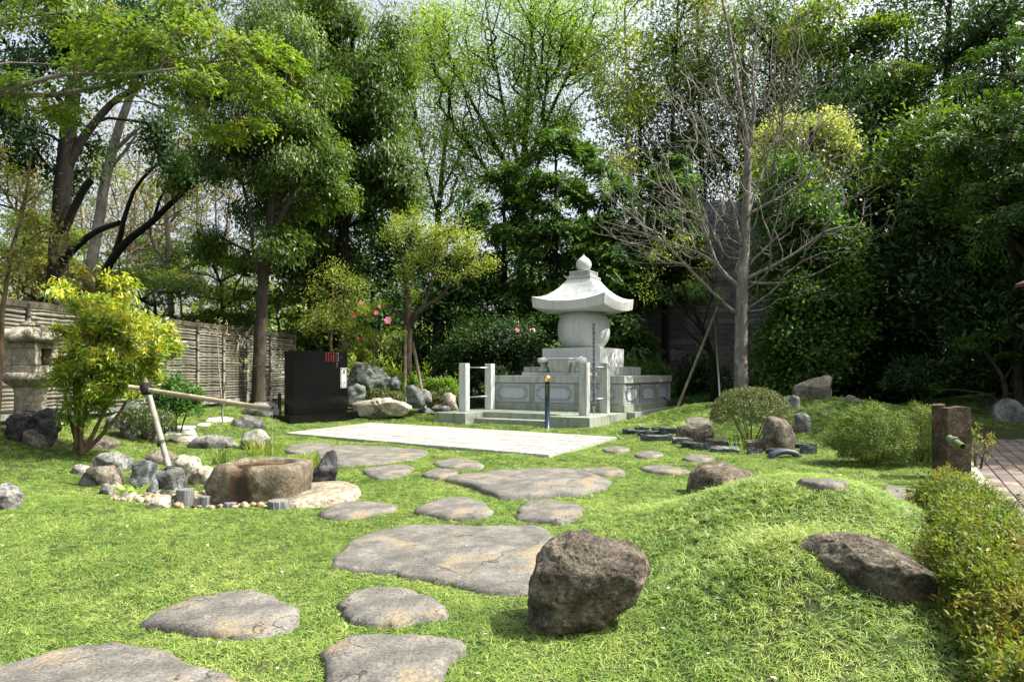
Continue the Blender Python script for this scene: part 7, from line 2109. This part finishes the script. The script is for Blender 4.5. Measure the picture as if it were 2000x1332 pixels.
def grass():
    rng = np.random.default_rng(55)
    pts = []; sc = []
    for (y0, y1, dens, s) in ((1.6, 3.6, 1800, 1.1), (3.6, 5.5, 1400, 1.15), (5.5, 8.0, 850, 1.35), (8.0, 13.0, 400, 1.75), (13.0, 21.5, 170, 2.4)):
        m0 = 0.85 * y1 + 0.5
        n = int(dens * 2 * m0 * (y1 - y0))
        X = rng.uniform(-m0, m0, n); Y = rng.uniform(y0, y1, n)
        k = np.abs(X) < 0.82 * Y + 0.6
        X, Y = X[k], Y[k]
        k = X > fence_x(Y) + 0.35
        k &= ~((Y > 20.3) & (X < 4)) & ~((X > 1.5) & (Y > 19.0 + 0.0 * X))
        # shaded strip under the left bushes and the back edge
        k &= ~((Y > 18.6 + 0.25 * (X + 7)) & (X < -1))
        k &= ~((X > 8.0) & (Y > 18.5))
        X, Y = X[k], Y[k]
        for p in EXCL:
            m = ~in_poly(X, Y, np.asarray(p)); X, Y = X[m], Y[m]
        pts.append(np.c_[X, Y]); sc.append(s * rng.uniform(0.7, 1.2, len(X)))
    XY = np.concatenate(pts); S = np.concatenate(sc)
    Z = T(XY[:, 0], XY[:, 1])
    # thin, clumpy relief
    cl = 0.5 + 0.5 * np.sin(XY[:, 0] * 9.1 + 2 * np.sin(XY[:, 1] * 5.7)) * np.sin(XY[:, 1] * 8.3 + 2 * np.sin(XY[:, 0] * 6.1))
    S = S * (0.78 + 0.4 * cl)
    me = bpy.data.meshes.new("ground_cover"); n = len(XY)
    me.vertices.add(n); me.vertices.foreach_set("co", np.c_[XY, Z].astype(np.float32).ravel())
    a = me.attributes.new("scl", 'FLOAT', 'POINT'); a.data.foreach_set("value", S.astype(np.float32))
    e = 0.05
    gx = (T(XY[:, 0] + e, XY[:, 1]) - T(XY[:, 0] - e, XY[:, 1])) / (2 * e); gy = (T(XY[:, 0], XY[:, 1] + e) - T(XY[:, 0], XY[:, 1] - e)) / (2 * e)
    rot = np.c_[np.arctan(gy) + rng.normal(0, 0.12, n), -np.arctan(gx) + rng.normal(0, 0.12, n), rng.uniform(0, 6.28, n)]
    a = me.attributes.new("rot", 'FLOAT_VECTOR', 'POINT'); a.data.foreach_set("vector", rot.astype(np.float32).ravel())
    a = me.attributes.new("pick", 'INT', 'POINT'); a.data.foreach_set("value", rng.integers(0, 6, n).astype(np.int32))
    # material
    b = NB("mondo_grass")
    at = b.n("ShaderNodeAttribute"); at.attribute_name = "var"
    oi = b.n("ShaderNodeObjectInfo")
    geo = b.n("ShaderNodeNewGeometry")
    nz = b.noise(geo.outputs["Position"], 0.9, 4, 0.6); nz2 = b.noise(geo.outputs["Position"], 5.0, 3, 0.6)
    f = b.math('ADD', b.math('MULTIPLY', at.outputs["Fac"], 0.55), b.math('ADD', b.math('MULTIPLY', oi.outputs["Random"], 0.25), b.math('MULTIPLY', b.math('SUBTRACT', nz, 0.5), 0.85)))
    f = b.math('ADD', f, b.math('SUBTRACT', b.math('MULTIPLY', b.math('SUBTRACT', nz2, 0.5), 0.45), 0.0))
    c = b.ramp(f, [(0.02, (0.050, 0.125, 0.026)), (0.26, (0.125, 0.225, 0.042)), (0.50, (0.25, 0.345, 0.070)), (0.76, (0.42, 0.47, 0.15)), (1.0, (0.48, 0.43, 0.22))])
    b.set(c, 0.45, Specular_IOR_Level=0.4)
    tr = b.n("ShaderNodeBsdfTranslucent"); b.l(b.mix(1.0, c, (1.2, 1.35, 0.7), 'MULTIPLY'), tr.inputs[0])
    mx = b.n("ShaderNodeMixShader"); mx.inputs[0].default_value = 0.35
    b.l(b.b.outputs[0], mx.inputs[1]); b.l(tr.outputs[0], mx.inputs[2]); b.l(mx.outputs[0], b.out.inputs[0])
    coll = bpy.data.collections.new("tuft_variants")
    for k in range(6):
        r = np.random.default_rng(700 + k)
        V, Q, var = [], [], []
        for i in range(20):
            an = r.uniform(0, 2 * math.pi); el = r.uniform(0.1, 0.95)
            rad = 0.022 * math.sqrt(r.random()); ph = r.uniform(0, 6.28)
            b0 = np.array([rad * math.cos(ph), rad * math.sin(ph), -0.006])
            dh = np.array([math.cos(an), math.sin(an), 0]); sd_ = np.array([-math.sin(an), math.cos(an), 0])
            L = r.uniform(0.038, 0.070); w = r.uniform(0.0028, 0.0044)
            base = len(V); c = b0.copy(); th = el
            nseg = 3
            for q in range(nseg + 1):
                t = q / nseg
                ww = w * (1.0 - 0.85 * t ** 1.5) * 0.5
                V += [c - sd_ * ww, c + sd_ * ww]
                th -= 0.55
                c = c + (dh * math.cos(th + 0.3) + np.array([0, 0, math.sin(th + 0.3)])) * L / nseg
            vv = r.random()
            for q in range(nseg): Q.append((base + 2 * q, base + 2 * q + 1, base + 2 * q + 3, base + 2 * q + 2)); var.append(np.clip(vv + 0.12 * q, 0, 1))
        V = np.array(V)
        me2 = bpy.data.meshes.new("tuft"); nv, nq = len(V), len(Q)
        me2.vertices.add(nv); me2.loops.add(nq * 4); me2.polygons.add(nq)
        me2.vertices.foreach_set("co", V.astype(np.float32).ravel()); me2.loops.foreach_set("vertex_index", np.array(Q, np.int32).ravel())
        me2.polygons.foreach_set("loop_start", np.arange(nq, dtype=np.int32) * 4); me2.polygons.foreach_set("loop_total", np.full(nq, 4, np.int32))
        me2.materials.append(b.m); me2.update(calc_edges=True)
        a2 = me2.attributes.new("var", 'FLOAT', 'FACE'); a2.data.foreach_set("value", np.array(var, np.float32))
        coll.objects.link(bpy.data.objects.new("tuft", me2))
    ob = link(bpy.data.objects.new("ground_cover", me))
    tag(ob, "bright green dwarf mondo grass carpeting the garden", "ground cover", None, "stuff")
    ng = bpy.data.node_groups.new("scatter_tufts", 'GeometryNodeTree')
    ng.interface.new_socket("Geometry", in_out='INPUT', socket_type='NodeSocketGeometry'); ng.interface.new_socket("Geometry", in_out='OUTPUT', socket_type='NodeSocketGeometry')
    N = ng.nodes; Lk = ng.links
    gi = N.new("NodeGroupInput"); go = N.new("NodeGroupOutput"); ip = N.new("GeometryNodeInstanceOnPoints"); ci = N.new("GeometryNodeCollectionInfo")
    ci.inputs["Collection"].default_value = coll; ci.inputs["Separate Children"].default_value = True; ci.inputs["Reset Children"].default_value = True
    def na(nm, ty):
        x = N.new("GeometryNodeInputNamedAttribute"); x.data_type = ty; x.inputs["Name"].default_value = nm; return x.outputs["Attribute"]
    Lk.new(gi.outputs[0], ip.inputs["Points"]); Lk.new(ci.outputs[0], ip.inputs["Instance"]); ip.inputs["Pick Instance"].default_value = True
    Lk.new(na("pick", 'INT'), ip.inputs["Instance Index"]); Lk.new(na("rot", 'FLOAT_VECTOR'), ip.inputs["Rotation"]); Lk.new(na("scl", 'FLOAT'), ip.inputs["Scale"])
    Lk.new(ip.outputs[0], go.inputs[0])
    md = ob.modifiers.new("scatter", 'NODES'); md.node_group = ng
    print("tufts", n)
grass()
def litter():
    rng = np.random.default_rng(91)
    n = 170
    V, Q = [], []
    for i in range(n):
        y = 2.6 + 9 * rng.random() ** 1.6; x = rng.uniform(-0.75, 0.7) * y
        if any(in_poly(np.array([x]), np.array([y]), np.asarray(p))[0] for p in EXCL[:3]) and rng.random() < 0.5: continue
        z = Tz(x, y) + rng.uniform(0.035, 0.055); a = rng.uniform(0, 6.28); L = rng.uniform(0.006, 0.016); w = L * rng.uniform(0.5, 0.9)
        d = np.array([math.cos(a), math.sin(a), rng.uniform(-0.3, 0.3)]); e = np.array([-math.sin(a), math.cos(a), rng.uniform(-0.3, 0.3)])
        c = np.array([x, y, z]); b0 = len(V)
        V += [c - d * L, c + e * w + [0, 0, 0.003], c + d * L, c - e * w + [0, 0, 0.003]]; Q.append((b0, b0 + 1, b0 + 2, b0 + 3))
    b = NB("fallen_petal"); oi = b.n("ShaderNodeAttribute"); oi.attribute_name = "var"
    b.set(b.ramp(oi.outputs["Fac"], [(0.0, (0.10, 0.05, 0.03)), (0.45, (0.16, 0.09, 0.05)), (0.5, (0.50, 0.42, 0.38)), (1.0, (0.62, 0.56, 0.54))]), 0.7)
    o = quad_obj("fallen_petals", np.array(V), np.array(Q), b.m, None, False, rng.random(len(Q)))
    tag(o, "tiny fallen petals and dry leaves scattered over the ground cover", "petals", None, "stuff")
litter()
print("triangles", sum(len(o.data.polygons) * 2 for o in bpy.data.objects if o.type == 'MESH'))
